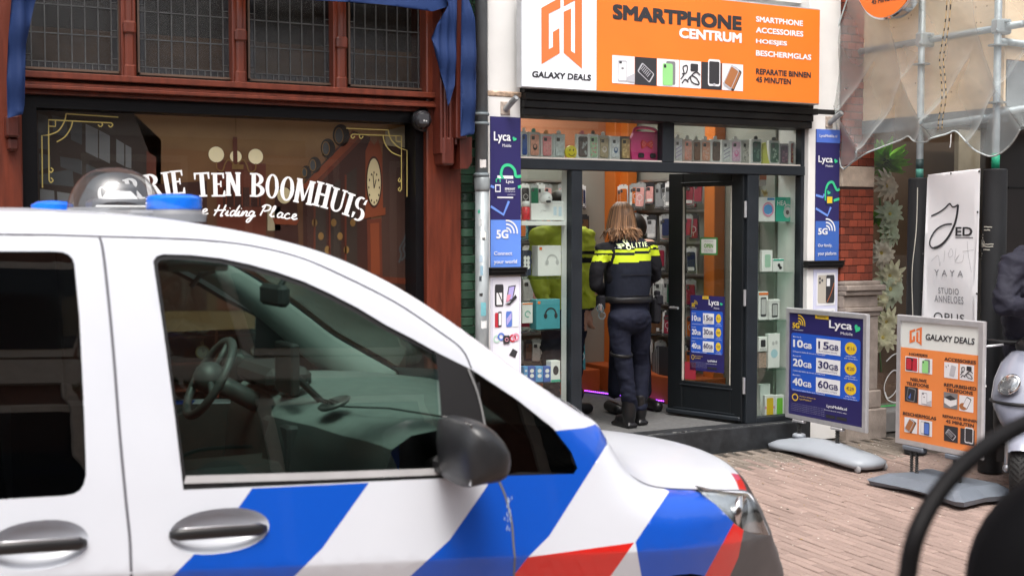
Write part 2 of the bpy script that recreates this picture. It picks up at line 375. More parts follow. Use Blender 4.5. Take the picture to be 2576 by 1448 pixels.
# leaded lights
WIN = [(64, 309), (350, 586), (625, 838), (875, 1070)]
mull = [(309, 350), (586, 625), (838, 875)]
m_pane = GL('old_glass', (.6, .58, .54), .045, .7, .03, .35, 45)
m_pblue = GL('blue_glass', (.05, .06, .16), .08, .7, .03, .3, 40); m_pred = GL('red_glass', (.16, .03, .03), .08, .7, .03, .3, 40)
u1 = MB().box((-.5, -.5, -.5), (.5, .5, .5)); 
def shared(mb, mat): o = mb.build('x', mat); d = o.data; bpy.data.objects.remove(o); return d
dpane = [shared(u1, m) for m in (m_pane, m_pblue, m_pred)]
YL = .07
for wi, (a, b) in enumerate(WIN):
    x0, x1 = X(a, YL), X(b, YL); z0 = zs + .012; z1 = TOPZ - .05; bo = .036
    wn = bpy.data.objects.new('leaded_light', None); link(wn, mus)
    fr_ = MB()
    for (p, q, r, s_) in ((x0, x0 + .012, z0, z1), (x1 - .012, x1, z0, z1), (x0, x1, z0, z0 + .012)): fr_.box((p, YL - .03, r), (q, YL + .05, s_))
    fr_.build('casement_frame', M('casement_brown', (.1, .06, .04), .5), wn)
    lead = MB(); n = 6
    cols = [x0 + .012, x0 + .012 + bo] + [x0 + .012 + bo + (x1 - x0 - .024 - 2 * bo) * k / n for k in range(1, n)] + [x1 - .012 - bo, x1 - .012]
    rows = [z0 + .012, z0 + .012 + bo]
    while rows[-1] < z1 - .1: rows.append(rows[-1] + .158)
    for c in cols: lead.box((c - .003, YL - .006, z0), (c + .003, YL + .006, rows[-1]))
    for r in rows: lead.box((x0, YL - .006, r - .003), (x1, YL + .006, r + .003))
    def pane(p, q, r, s_, k):
        o = bpy.data.objects.new('pane', dpane[k]); o.location = ((p + q) / 2, YL, (r + s_) / 2); o.scale = (q - p - .004, .003, s_ - r - .004)
        o.rotation_euler = (random.uniform(-.012, .012), 0, random.uniform(-.012, .012)); link(o, wn)
    for i in range(1, len(cols) - 2):
        for j in range(1, len(rows) - 1): pane(cols[i], cols[i + 1], rows[j], rows[j + 1], 0)
        h = (cols[i] + cols[i + 1]) / 2; lead.box((cols[i + 1] - .036, YL - .006, rows[0]), (cols[i + 1] - .032, YL + .006, rows[1]))
        pane(cols[i], cols[i + 1] - .034, rows[0], rows[1], 1); pane(cols[i + 1] - .034, cols[i + 1], rows[0], rows[1], 2)
    for c0, c1 in ((cols[0], cols[1]), (cols[-2], cols[-1])):
        pane(c0, c1, rows[0], rows[1], 2)
        for j in range(1, len(rows) - 1):
            lead.box((c0, YL - .006, rows[j] + .034), (c1, YL + .006, rows[j] + .038)); pane(c0, c1, rows[j] + .036, rows[j + 1], 1); pane(c0, c1, rows[j], rows[j] + .036, 2)
    lead.build('lead_came', m_lead, wn)
for a, b in mull:
    x0, x1 = X(a + 2, 0), X(b - 2, 0); xm = (x0 + x1) / 2; hw = (x1 - x0) / 2; q = mb = MB()
    mb.box((x0, -.015, zs - .02), (x1, .13, TOPZ), bev=.006)
    zt = zs + .30
    mb.box((xm - hw * .62, -.05, zs + .02), (xm + hw * .62, -.013, zt), bev=.012)
    mb.box((xm - hw * .85, -.062, zt - .075), (xm + hw * .85, -.013, zt), bev=.012)
    mb.box((xm - hw * .8, -.055, zs - .03), (xm + hw * .8, -.013, zs + .06), bev=.014)
    mb.tube([(xm, -.02, zt), (xm, -.02, TOPZ)], hw * .5, 12)
    mb.build('mullion', m_red, mus)
MB().box((X(58), .2, zs + .27), (X(1068), .22, TOPZ)).build('blind_board', M('grey_blind', (.035, .035, .037), .9, var=.5, scale=3, stretch=(1, 1, 4), bump=.3), mus); MB().box((X(58), .2, zs), (X(1068), .22, zs + .268)).build('blind_board', M('brown_paper_blind', (.2, .11, .05), .9, var=.45, scale=3, stretch=(1, 1, 3), bump=.3), mus)
# carved bracket and arm board on the right post, stub bracket on the left
mb = MB(); yb = -.16
for k in range(7):
    px = 1109 + k * 7.0; top = 225 - k * 12; bot = 395 - k * 6 - (k == 0) * 8
    mb.box((X(px, yb), yb - .012 * (k % 2), Z(px, bot, yb)), (X(px + 6.6, yb), -.03, Z(px, top - 250, yb)), bev=.006)
mb.box((X(1140, yb), yb - .05, Z(1150, 350, yb)), (X(1166, yb), -.03, 4.0), bev=.006)
mb.box((X(1113, yb), yb - .01, Z(1120, 415, yb)), (X(1143, yb), -.03, Z(1120, 345, yb)), bev=.012)
mb.prism([(X(1152, yb), yb - .03, Z(1160, 345, yb)), (X(1182, yb), yb - .03, Z(1170, 345, yb)), (X(1182, yb), yb - .03, Z(1170, 408, yb)), (X(1172, yb), yb - .03, Z(1170, 425, yb)), (X(1152, yb), yb - .03, Z(1160, 425, yb))], (0, .14, 0))
mb.build('bracket', m_redd, mus, fix=True)
mb = MB(); mb.box((X(22, yb), yb, Z(40, 345, yb)), (X(56, yb), -.03, Z(40, 290, yb)), bev=.01); mb.box((X(28, yb), yb + .03, Z(40, 378, yb)), (X(55, yb), -.03, Z(40, 345, yb)), bev=.012)
mb.build('bracket', m_redd, mus)
# display window glass and floor
MB().box((X(88, .1), .098, .42), (X(1036, .1), .104, zg + .01)).build('window_glass', GL('shop_glass', (.98, .98, .97), .018, .4), mus)
# ---- printed room view behind the glass
yp = .19; PR = FY(yp)
pr = thing('window_print', 'large printed picture of an old clock shop room behind the display window', 'print')
zpb = 1.0
MB().box((X(88, yp) - .03, yp, zpb), (X(1036, yp) + .05, yp + .012, zg + .02)).build('print_board', P('wall_tan', (.16, .08, .035)), pr)
def q(*a): return [PR.px(a[i], a[i + 1]) for i in range(0, len(a), 2)]
def pmix(name, c1, c2, z0, z1, axis='Z'):    # a printed tone that changes across the picture
    m = bpy.data.materials.new(name); m.use_nodes = True; t = m.node_tree; b = t.nodes['Principled BSDF']; b.inputs['Roughness'].default_value = .6
    tc = t.nodes.new('ShaderNodeTexCoord'); sp = t.nodes.new('ShaderNodeSeparateXYZ'); mr = t.nodes.new('ShaderNodeMapRange'); rp = t.nodes.new('ShaderNodeMix'); rp.data_type = 'RGBA'
    no = t.nodes.new('ShaderNodeTexNoise'); no.inputs['Scale'].default_value = 5; ad = t.nodes.new('ShaderNodeMath'); ad.operation = 'MULTIPLY_ADD'; ad.inputs[1].default_value = .5; 
    t.links.new(tc.outputs['Object'], sp.inputs[0]); t.links.new(tc.outputs['Object'], no.inputs['Vector']); t.links.new(sp.outputs[axis], mr.inputs[0]); mr.inputs[1].default_value = z0; mr.inputs[2].default_value = z1
    t.links.new(no.outputs['Fac'], ad.inputs[0]); sb = t.nodes.new('ShaderNodeMath'); sb.operation = 'SUBTRACT'; sb.inputs[1].default_value = .25
    t.links.new(mr.outputs[0], ad.inputs[2]); t.links.new(ad.outputs[0], sb.inputs[0]); t.links.new(sb.outputs[0], rp.inputs[0]); rp.inputs[6].default_value = (*c1, 1); rp.inputs[7].default_value = (*c2, 1)
    t.links.new(rp.outputs[2], b.inputs['Base Color']); return m
PM = [pmix('print_ceiling', (.11, .05, .015), (.33, .2, .08), 2.0, 2.3), pmix('print_wall', (.07, .026, .008), (.17, .08, .024), 1.6, 2.1), P('shade', (.028, .018, .013)), P('window_light', (.14, .15, .155)), P('window_grey', (.05, .056, .06)),
      P('wood_red', (.1, .02, .007)), P('wood_dark', (.035, .009, .005)), P('wood_mid', (.17, .036, .01)), P('globe', (.95, .85, .55)), P('brass', (.2, .11, .03)), P('dial', (.55, .47, .28)), P('cream', (.34, .3, .2)), P('cloth', (.045, .02, .014)), P('deep', (.012, .009, .008)), P('ink', (.05, .035, .02))]
mb = MB(); o1, o2, o3, o4, o5 = .002, .004, .006, .008, .010
mb.poly(PR, q(330, 270, 1045, 315, 1045, 340, 880, 345, 800, 398, 440, 375, 375, 385), o1, 0)
mb.poly(PR, q(375, 385, 440, 375, 800, 398, 820, 780, 375, 780), o1, 1)
mb.poly(PR, q(85, 262, 335, 285, 405, 352, 405, 600, 85, 800), o1, 2)
for a in ((95, 285, 120, 292, 128, 420, 98, 430), (130, 290, 165, 298, 172, 345, 134, 338), (175, 300, 206, 310, 206, 365, 178, 352), (215, 312, 246, 326, 246, 398, 215, 382), (249, 328, 276, 342, 276, 412, 249, 398), (292, 350, 312, 362, 312, 418, 292, 408), (315, 364, 330, 372, 330, 425, 315, 420),
          (98, 440, 182, 425, 186, 470, 100, 462), (100, 475, 136, 480, 138, 530, 101, 530), (143, 482, 184, 488, 186, 530, 146, 530), (150, 380, 206, 402, 206, 440, 152, 420), (216, 412, 276, 438, 276, 500, 216, 470)):
    mb.poly(PR, q(*a), o2, 3 if a[0] in (215, 249, 292, 315, 143, 100) else 4)
mb.line(PR, q(95, 380, 200, 395, 330, 462), .028, o3, 2)
mb.poly(PR, q(368, 380, 392, 396, 392, 700, 368, 700), o3, 5)
mb.poly(PR, q(375, 465, 520, 455, 520, 780, 375, 780), o2, 6)
mb.poly(PR, q(545, 402, 668, 412, 668, 780, 545, 780), o2, 5); mb.poly(PR, q(560, 470, 655, 472, 655, 520, 560, 520), o3, 6)
for k in range(5): mb.line(PR, q(568 + k * 20, 472, 568 + k * 20, 518), .006, o4, 7)
mb.poly(PR, q(672, 520, 705, 520, 705, 580, 672, 580), o3, 11)
mb.poly(PR, q(690, 470, 745, 474, 750, 620, 690, 620), o3, 6); mb.oval(PR, *PR.px(714, 492), .045, .05, o4, 10); mb.poly(PR, q(684, 548, 752, 552, 745, 566, 690, 564), o4, 7)
mb.poly(PR, q(888, 330, 930, 345, 935, 760, 765, 760, 760, 468), o2, 6)                       # cabinet
mb.poly(PR, q(886, 328, 905, 345, 772, 478, 757, 470), o3, 7); mb.line(PR, q(905, 350, 775, 484), .022, o4, 5); mb.line(PR, q(890, 332, 764, 460), .008, o4, 2)
for a, b in ((790, 480), (828, 450), (868, 420)): mb.poly(PR, q(a, b + 20, a + 28, b, a + 30, 690, a, 690), o3, 2); mb.line(PR, q(a, b + 20, a, 700), .012, o4, 5)
for cx, cy, rr in ((857, 341, .07), (824, 373, .06), (791, 415, .05), (770, 433, .04)): mb.oval(PR, *PR.px(cx, cy), rr * .8, rr, o3, 13); mb.oval(PR, *PR.px(cx - 6, cy + 1), rr * .4, rr * .7, o4, 4); mb.ring(PR, *PR.px(cx - 6, cy + 1), rr * .4, .005, 0, 360, o5, 9, 14, rr * .7)
for k in range(7): mb.oval(PR, *PR.px(790 + 16 * k, 560 + (k % 3) * 34), .018, .024, o4, 9)
mb.poly(PR, q(962, 362, 1032, 372, 1032, 760, 955, 760), o2, 12)
mb.poly(PR, q(1012, 318, 1042, 320, 1042, 580, 1022, 580, 1018, 372, 968, 366, 968, 330), o3, 11)
mb.poly(PR, q(918, 380, 930, 352, 940, 366, 950, 350, 960, 388, 962, 525, 918, 540), o3, 7); mb.oval(PR, *PR.px(939, 458), .055, .165, o4, 6); mb.oval(PR, *PR.px(939, 458), .046, .15, o5, 10)
for k in range(12): mb.oval(PR, *[c + d for c, d in zip(PR.px(939, 472), (.036 * math.sin(k * .5236), .095 * math.cos(k * .5236)))], .0045, .009, .012, 14, 8)
mb.line(PR, q(939, 474, 936, 438), .006, .012, 14); mb.line(PR, q(939, 474, 944, 452), .006, .012, 14)
mb.poly(PR, q(905, 535, 968, 522, 968, 540, 905, 552), o4, 7); mb.poly(PR, q(922, 552, 958, 548, 962, 760, 925, 760), o3, 5); mb.poly(PR, q(930, 562, 952, 560, 954, 690, 932, 690), o4, 7)
mb.poly(PR, q(880, 690, 1032, 700, 1032, 715, 880, 706), o4, 5); mb.poly(PR, q(880, 712, 1034, 722, 1034, 1200, 700, 1200, 700, 760), o3, 12)
sq = spline([PR.px(*p) for p in ((1002, 660), (1008, 640), (1004, 625), (1014, 605), (1020, 588), (1022, 605), (1012, 625), (1018, 640), (1008, 655))], 5); mb.line(PR, sq, .012, o4, 4)
# chandelier in the picture
mb.line(PR, q(592, 297, 592, 346), .009, o3, 9); mb.rect(PR, *PR.px(587, 600)[:1], PR.px(598, 600)[0], PR.px(592, 410)[1], PR.px(592, 345)[1], o5, 5)
for cx, cy, rr in ((543, 389, .047), (592, 394, .036), (642, 394, .046)): mb.oval(PR, *PR.px(cx, cy), rr, rr, o4, 8)
for a in (((592, 420), (575, 402), (565, 412), (558, 430), (545, 425), (543, 408)), ((592, 420), (608, 402), (618, 412), (626, 432), (640, 428), (642, 412))): mb.line(PR, spline([PR.px(*p) for p in a], 5), .008, o5, 9)
mb.rect(PR, PR.px(578, 0)[0], PR.px(607, 0)[0], PR.px(592, 426)[1], PR.px(592, 414)[1], o5, 9)
mb.build('printed_picture', PM, pr)
# ---- gold corner ornaments and white lettering on the glass
GF = FY(.094); m_gold = M('gold_leaf', (.62, .5, .16), .35, .5, var=.1); m_white = M('white_vinyl', (.85, .85, .85), .5, var=.03)
def orn(pts_list):
    mb = MB()
    for pts in pts_list:
        u = [GF.px(*p) for p in pts]; mb.line(GF, u, .0065, .002)
    return mb
Z1 = lambda a, b: (a / 2.7, b / 2.7)
Ls = [[Z1(330, 915), Z1(330, 815), Z1(755, 836)] + spline([Z1(755, 836), Z1(765, 850), Z1(750, 864), Z1(735, 852)], 4), spline([Z1(690, 834), Z1(695, 850), Z1(680, 862), Z1(665, 848)], 4),
      [Z1(803, 797), Z1(449, 774)] + spline([Z1(449, 774), Z1(435, 830), Z1(395, 890), Z1(330, 918)], 5) + [Z1(284, 922), Z1(288, 1275)], [Z1(333, 858), Z1(376, 860), Z1(376, 818)],
      spline([Z1(492, 826), Z1(480, 870), Z1(440, 930), Z1(385, 965)], 5), [Z1(330, 915), Z1(333, 1225)] + spline([Z1(333, 1225), Z1(345, 1240), Z1(360, 1225), Z1(345, 1208)], 4), spline([Z1(335, 1160), Z1(345, 1172), Z1(360, 1155), Z1(345, 1140)], 4)]
og = tag(orn(Ls).build('gold_corner_ornament', m_gold), 'thin gilt corner scrollwork on the museum glass beside the left red post', 'ornament', 'gilt scrollwork')
Z2 = lambda a, b: (603.6 + a / 2.699, b / 2.699)
Rs = [[Z2(1095, 1290), Z2(1095, 925), Z2(765, 912)] + spline([Z2(765, 912), Z2(752, 925), Z2(765, 940), Z2(778, 925)], 4), spline([Z2(812, 915), Z2(810, 930), Z2(822, 942), Z2(835, 925)], 4),
      [Z2(720, 872), Z2(1005, 884)] + spline([Z2(1005, 884), Z2(1020, 940), Z2(1060, 990), Z2(1095, 1010)], 5) + [Z2(1132, 1022), Z2(1132, 1335)], spline([Z2(970, 920), Z2(985, 980), Z2(1030, 1035), Z2(1095, 1062)], 5), [Z2(1058, 926), Z2(1058, 960), Z2(1095, 962)],
      spline([Z2(1094, 1278), Z2(1085, 1298), Z2(1073, 1285), Z2(1085, 1272)], 4), spline([Z2(1092, 1215), Z2(1085, 1235), Z2(1073, 1225), Z2(1083, 1208)], 4)]
tag(orn(Rs).build('gold_corner_ornament', m_gold), 'thin gilt corner scrollwork on the museum glass by the grandfather clock', 'ornament', 'gilt scrollwork')
# slab serif letters drawn from stems, hairlines and bowls
def serif(ch):
    S = []; st, ha = .19, .075
    def stem(x, y0=0, y1=1, ws=.34): S.append([(x, y0), (x + st, y0), (x + st, y1), (x, y1)]); [S.append([(x + st / 2 - ws / 2, y), (x + st / 2 + ws / 2, y), (x + st / 2 + ws / 2, y + ha), (x + st / 2 - ws / 2, y + ha)]) for y in ((y0,) if y1 < 1 else (y0, y1 - ha))]
    def bar(x0, x1, y, h=ha): S.append([(x0, y), (x1, y), (x1, y + h), (x0, y + h)])
    def ring(cx, cy, a, b, t, a0=0, a1=360, n=22):
        P0 = [];
        for k in range(n):
            q = []
            for an, s in ((a0 + (a1 - a0) * k / n, 0), (a0 + (a1 - a0) * (k + 1) / n, 0), (a0 + (a1 - a0) * (k + 1) / n, 1), (a0 + (a1 - a0) * k / n, 1)):
                q.append((cx + (a - s * t) * math.cos(R(an)), cy + (b - s * ha) * math.sin(R(an))))
            S.append(q)
    if ch == 'I': stem(.08); w = .35
    elif ch == 'T': stem(.23); bar(.0, .65, 1 - ha); S += [[(0, .72), (.06, .72), (.1, 1), (0, 1)], [(.59, .72), (.65, .72), (.65, 1), (.55, 1)]]; w = .65
    elif ch in 'EF': stem(.07); bar(.2, .56, 1 - ha); bar(.2, .42, .49); S += [[(.5, .76), (.56, .76), (.56, 1), (.46, 1)], [(.38, .4), (.44, .4), (.44, .66), (.38, .66)]]; bar(.2, .58, 0); S.append([(.46, 0), (.6, 0), (.6, .26), (.54, .26)]); w = .6
    elif ch == 'N': stem(.05, 0, 1, .26); stem(.5, 0, 1, .26); S.append([(.05, 1), (.26, 1), (.69, 0), (.5, 0)]); w = .72
    elif ch == 'H': stem(.07); stem(.46); bar(.2, .5, .47, .09); w = .72
    elif ch == 'M': stem(.05, 0, 1, .26); stem(.66, 0, 1, .28); S += [[(.05, 1), (.25, 1), (.52, .18), (.4, .1)], [(.72, 1), (.64, 1), (.42, .1), (.5, .16)]]; w = .92
    elif ch == 'U': stem(.07, .3); S.pop(1); ring(.36, .32, .29, .32, .19, 180, 270, 8); ring(.36, .32, .29, .32, .1, 270, 360, 8); S.append([(.55, .3), (.65, .3), (.65, 1), (.55, 1)]); bar(.46, .74, 1 - ha); w = .74
    elif ch in 'O': ring(.36, .5, .36, .52, .2); w = .72
    elif ch == 'C': ring(.36, .5, .36, .52, .2, 48, 312); S.append([(.5, .64), (.62, .64), (.62, .95), (.54, .9)]); w = .66
    elif ch in 'BR':
        stem(.07); ring(.22, .74, .38, .27, .19, -90, 90, 12); w = .64
        if ch == 'B': ring(.22, .265, .43, .275, .2, -90, 90, 12)
        else: S.append([(.3, .5), (.46, .5), (.72, 0), (.52, 0)]); bar(.5, .76, 0)
    elif ch == 'S': ring(.3, .74, .27, .28, .17, 60, 270, 14); ring(.32, .26, .29, .28, .18, -120, 90, 14); S += [[(.4, .72), (.52, .72), (.54, .96), (.46, .92)], [(.04, .04), (.12, .08), (.16, .3), (.03, .3)]]; w = .62
    return S, w
CT = thing('museum_window_lettering', 'white arched shop name lettering on the museum display window', 'lettering')
def zc(a, b): return (335.4 + a / 2.879, 268.3 + b / 2.879)
mbl = []
LET = [('C', -205, 660, 165, 22, 95), ('O', -110, 625, 165, 18, 92), ('R', -8, 600, 168, 14, 104), ('R', 135, 572, 170, 10, 108), ('I', 240, 558, 170, 9, 62), ('E', 318, 548, 172, 6, 98), ('T', 498, 565, 176, 4, 112), ('E', 614, 566, 172, 1, 98), ('N', 720, 561, 172, 0, 112),
       ('B', 895, 568, 172, -1, 104), ('O', 1003, 577, 172, -4, 96), ('O', 1112, 595, 172, -7, 102), ('M', 1238, 617, 176, -11, 142), ('H', 1368, 640, 180, -14, 118), ('U', 1478, 678, 172, -16, 108), ('I', 1558, 708, 168, -18, 58), ('S', 1635, 740, 172, -18, 96)]
for ch, cx, cy, hh, rot, ww in LET:
    S, w_ = serif(ch); c = GF.px(*zc(cx, cy)); top = GF.px(*zc(cx, cy - hh / 2)); rt = GF.px(*zc(cx + ww / 2, cy)); kv = (top[1] - c[1]) * 2; ku = (rt[0] - c[0]) * 2 / w_; mb = MB()
    cr, sr = math.cos(R(rot)), math.sin(R(rot))
    for pg in S:
        pts = []
        for u, v in pg:
            du, dv = (u - w_ / 2) * ku, (v - .5) * kv; pts.append((c[0] + du * cr - dv * sr, c[1] + du * sr + dv * cr))
        mb.poly(GF, pts, .003 + .00025 * len(mb.f))
    mb.build('letter', m_white, CT)
# flowing handwritten line under it
HW = thing('museum_window_script', 'white handwritten subtitle under the arched shop name on the museum glass', 'lettering')
SCR = {'T': [[(0, 1), (.35, 1.05), (.8, 1)], [(.42, 1.02), (.36, .5), (.3, .02)]], 'h': [[(0, .02), (.18, .9), (.22, 1), (.14, .95), (.06, .0)], [(.08, .2), (.25, .48), (.34, .4), (.34, .04), (.5, .05)]],
       'e': [[(0, .1), (.2, .25), (.3, .4), (.22, .5), (.1, .4), (.08, .15), (.2, .0), (.42, .12)]], 'H': [[(.2, 1), (.14, .5), (.02, -.02)], [(.62, 1.02), (.54, .5), (.44, 0), (.6, .04)], [(-.05, .48), (.3, .5), (.7, .56)]],
       'i': [[(0, .1), (.14, .48), (.1, .05), (.28, .08)], [(.2, .7), (.23, .74)]], 'd': [[(.36, .42), (.2, .5), (.06, .3), (.1, .02), (.26, .1), (.38, .5), (.52, 1.02), (.4, .5), (.36, .05), (.52, .08)]],
       'n': [[(0, .02), (.1, .48), (.08, .05), (.24, .44), (.36, .42), (.34, .06), (.5, .08)]], 'g': [[(.34, .42), (.18, .5), (.05, .28), (.12, .05), (.28, .16), (.36, .46), (.3, -.1), (.14, -.5), (.0, -.48), (.08, -.22), (.5, .12)]],
       'P': [[(.22, .95), (.12, .45), (.05, 0)], [(.02, .8), (.25, 1.05), (.55, .95), (.5, .6), (.2, .45)]], 'l': [[(0, .1), (.22, .7), (.24, 1), (.14, .95), (.08, .3), (.14, .02), (.32, .1)]],
       'a': [[(.34, .42), (.18, .5), (.05, .25), (.12, .02), (.28, .14), (.36, .46), (.32, .06), (.5, .08)]], 'c': [[(.34, .4), (.22, .5), (.06, .3), (.1, .04), (.26, .0), (.42, .12)]]}
def write(word, x0, x1, yb0, yb1, hh):
    adv = {'T': .75, 'H': .72, 'P': .62, 'i': .28}; tot = sum(adv.get(c, .46) for c in word); u = 0
    for c in word:
        mb = MB()
        for st_ in SCR[c]:
            pts = []
            for a, b in spline([(p[0] + p[1] * .18, p[1]) for p in st_], 5):
                t = (u + a) / tot; px = x0 + (x1 - x0) * t; py = yb0 + (yb1 - yb0) * t - b * hh; pts.append(GF.px(px, py))
            mb.line(GF, pts, .0095, .003)
        mb.build('letter', m_white, HW); u += adv.get(c, .46)
write('The', 452, 524, 536, 540, 28); write('Hiding', 537, 640, 542, 545, 27); write('Place', 652, 748, 542, 553, 27)
# ---- pocket watch display low in the window
wd = thing('watch_display_case', 'glazed showcase of stepped boards low in the museum window', 'display case')
MB().box((X(90, .1), .12, .42), (X(1034, .1), .75, .5)).build('window_floor', m_redd, wd)
mb = MB(); mb.box((X(95, .2), .60, .5), (X(1030, .6) + .2, .63, 1.25)); mb.build('back_board', M('green_velvet', (.05, .09, .07), .9), wd)
for zz in (.62, .78, .94, 1.1): MB().box((X(160, .4), .35, zz), (X(960, .4), .6, zz + .015)).build('shelf', m_redd, wd)
for xx in (1.35, 2.05, 2.75, 3.4): MB().box((xx, .33, .5), (xx + .02, .62, 1.25)).build('divider', m_red, wd)
wm = [M('watch_case', (.55, .45, .25), .3, .8), M('watch_dial', (.85, .83, .74), .4), M('watch_ink', (.05, .05, .05), .5)]
mb = MB(); fw_ = Fr((0, 0, 0), (1, 0, 0), (0, 0, 1)); mb.lathe([(.03, 0), (.034, .004), (.034, .01), (.03, .013)], (0, 0, 0), (0, -1, 0), 18, 0); mb.oval(fw_, 0, 0, .027, .027, .0145, 1, 18)
for k in range(12): mb.oval(fw_, .021 * math.sin(k * .5236), .021 * math.cos(k * .5236), .002, .003, .0155, 2, 6)
mb.line(fw_, [(0, 0), (.008, .012)], .002, .016, 2); mb.line(fw_, [(0, 0), (-.004, .02)], .002, .016, 2); mb.ring(fw_, 0, .042, .007, .003, 0, 360, .006, 0, 10); mb.box((-.003, -.01, .03), (.003, 0, .038), 0)
wobj = mb.build('pocket_watch', wm); wdata = wobj.data; bpy.data.objects.remove(wobj)
tier = ['lowest', 'second', 'third', 'top']
for j, zz in enumerate((.635, .795, .955, 1.115)):
    for i in range(18):
        if random.random() < .25: continue
        o = bpy.data.objects.new('pocket_watch', wdata); o.location = (1.25 + i * .125 + random.uniform(-.02, .02), .52 + random.uniform(-.05, .03), zz + .034 * (s_ := random.uniform(1.0, 1.4))); o.scale = (s_,) * 3; o.rotation_euler = (R(-8), 0, 0)
        tag(link(o), f'small brass pocket watch with pale dial on the {tier[j]} shelf of the museum window', 'watch', f'pocket watches on the {tier[j]} shelf')
# ---- awning cloth
m_awn = M('awning_cloth', (.012, .03, .105), .7, spec=.2, var=.25, scale=3, bump=.2, stretch=(1, 1, .3), bscale=300)
aw = thing('folded_awning', 'dark blue folded canvas awning hanging at the top of the museum front', 'awning')
def cloth(pts, y, amp, freq, tilt=0, name='awning_fold'):
    fr = FY(y); lp = [fr.px(*p) for p in pts]; x0 = min(p[0] for p in lp); z1 = max(p[1] for p in lp)
    return panel(name, [lp], lambda a, b: inpoly(a, b, lp), lambda u, v: (u, y + amp * math.sin((u - x0) * freq + (z1 - v) * 1.7) + tilt * (z1 - v) + .01 * math.sin(v * 23), v), [m_awn], None, aw, .02)
cloth([(1088, 95), (1098, 62), (1110, 46), (1124, 14), (1108, -60), (1152, -60), (1151, 120), (1142, 215), (1132, 258), (1124, 268), (1118, 230), (1108, 175)], -.235, .02, 115)
cloth([(1160, -60), (1176, -20), (1191, 55), (1197, 110), (1196, 331), (1190, 338), (1161, 343), (1163, 200)], -.27, .018, 52)
cloth([(34, -60), (110, -60), (88, 10), (66, 112), (63, 262), (57, 288), (20, 297), (17, 200), (22, 90)], -.25, .022, 60)
cloth([(560, -80), (1125, -80), (1125, 18), (1085, 30), (960, 12), (560, -12)], -.2, .006, 14)
MB().tube([(X(30, -.2), -.2, TOPZ - .1), (X(1160, -.2), -.2, TOPZ - .1)], .06, 14).build('roller', m_awn, aw, True)
# ---- camera
sc_ = thing('security_camera', 'black dome security camera on the corner of the museum window frame', 'camera'); c = FP(1066, 300, -.02)
MB().lathe([(.078, 0), (.08, .01), (.08, .035), (.06, .05)], c + Vector((0, .03, 0)), (0, -1, 0), 24).build('mount', M('camera_black', (.015, .015, .017), .35), sc_, 'auto')
mb = MB(); mb.ball(c + Vector((-.045, -.075, -.012)), .06, 20); mb.build('dome', M('camera_dome', (.02, .02, .023), .15), sc_, True)
mb = MB(); fd = Fr(c + Vector((-.06, -.136, -.01)), (1, -.2, 0), (0, 0, 1)); mb.rect(fd, -.03, .03, -.03, .03, 0, 0, .008, .004); mb.oval(fd, 0, -.012, .006, .006, .006, 1, 10); mb.oval(fd, .014, -.014, .005, .005, .006, 1, 10); mb.build('lens', [M('lens_plate', (.05, .05, .055), .2), M('lens_led', (.5, .5, .5), .3)], sc_)
# ---- green tiled strip and drainpipe
gt = thing('green_tiled_strip', 'narrow wall strip of glazed dark green tiles beside the drainpipe', 'wall')
MB().box((X(1154) + .001, .022, 0), (X(1230) - .002, .3, 8.5)).build('wall_core', M('tile_grout', (.35, .3, .25), .9), gt)
m_tile = M('green_glaze', (.025, .055, .035), .16, var=.55, scale=12, bump=.15, island=.55, coat=.4, bscale=25)
dt = shared(MB().box((-.5, -.5, -.5), (.5, .5, .5)).__class__().box((-.1, -.012, -.0265), (.1, .012, .0265), bev=.004), m_tile)
dt2 = shared(MB().box((-.05, -.012, -.0265), (.05, .012, .0265), bev=.004), m_tile)
xa, xb = X(1156), X(1230) - .004; r_ = 0; z = .03
while z < 3.55:
    for k, (c0, w_, d_) in enumerate(((xa + .05, .1, dt2), (xa + .154, .1, dt2)) if r_ % 2 else ((xa + .103, .2, dt),)):
        if r_ % 2 and k == 1: c0 = xa + .156
        o = bpy.data.objects.new('tile', d_); o.location = (c0, .018 + random.uniform(-.001, .001), z); o.rotation_euler = (random.uniform(-.01, .01), 0, random.uniform(-.008, .008)); link(o, gt)
    z += .0575; r_ += 1
dp = thing('drainpipe', 'grey painted metal drainpipe with stickers between the tiles and the white pillar', 'drainpipe')
m_pipe = M('pipe_grey', (.2, .235, .25), .5, .1, var=.3, scale=14, bump=.25, stretch=(1, 1, .3))
m_pipe2 = M('pipe_galvanised', (.31, .34, .35), .5, .3, var=.35, scale=18, bump=.25, stretch=(1, 1, .3))
yp_ = -.075; xp_ = X(1211, yp_); zc_ = Z(1211, 440, yp_)
MB().tube([(xp_, yp_, zc_), (xp_, yp_, 8.5)], .040, 20).build('upper_pipe', m_pipe, dp, True)
MB().tube([(xp_ + .003, yp_, 0), (xp_ + .003, yp_, zc_ - .005)], .0445, 20).build('lower_pipe', m_pipe2, dp, True)
for py in (288, 312, 440):
    zz = Z(1211, py, yp_); MB().lathe([(.042, -.012), (.05, -.008), (.051, .006), (.043, .012)], (xp_, yp_, zz), n=20).build('collar', m_pipe, dp, True)
MB().lathe([(.046, -.05), (.051, -.03), (.051, .03), (.044, .045)], (xp_ + .003, yp_, Z(1211, 462, yp_)), n=20).build('collar', m_pipe2, dp, True)
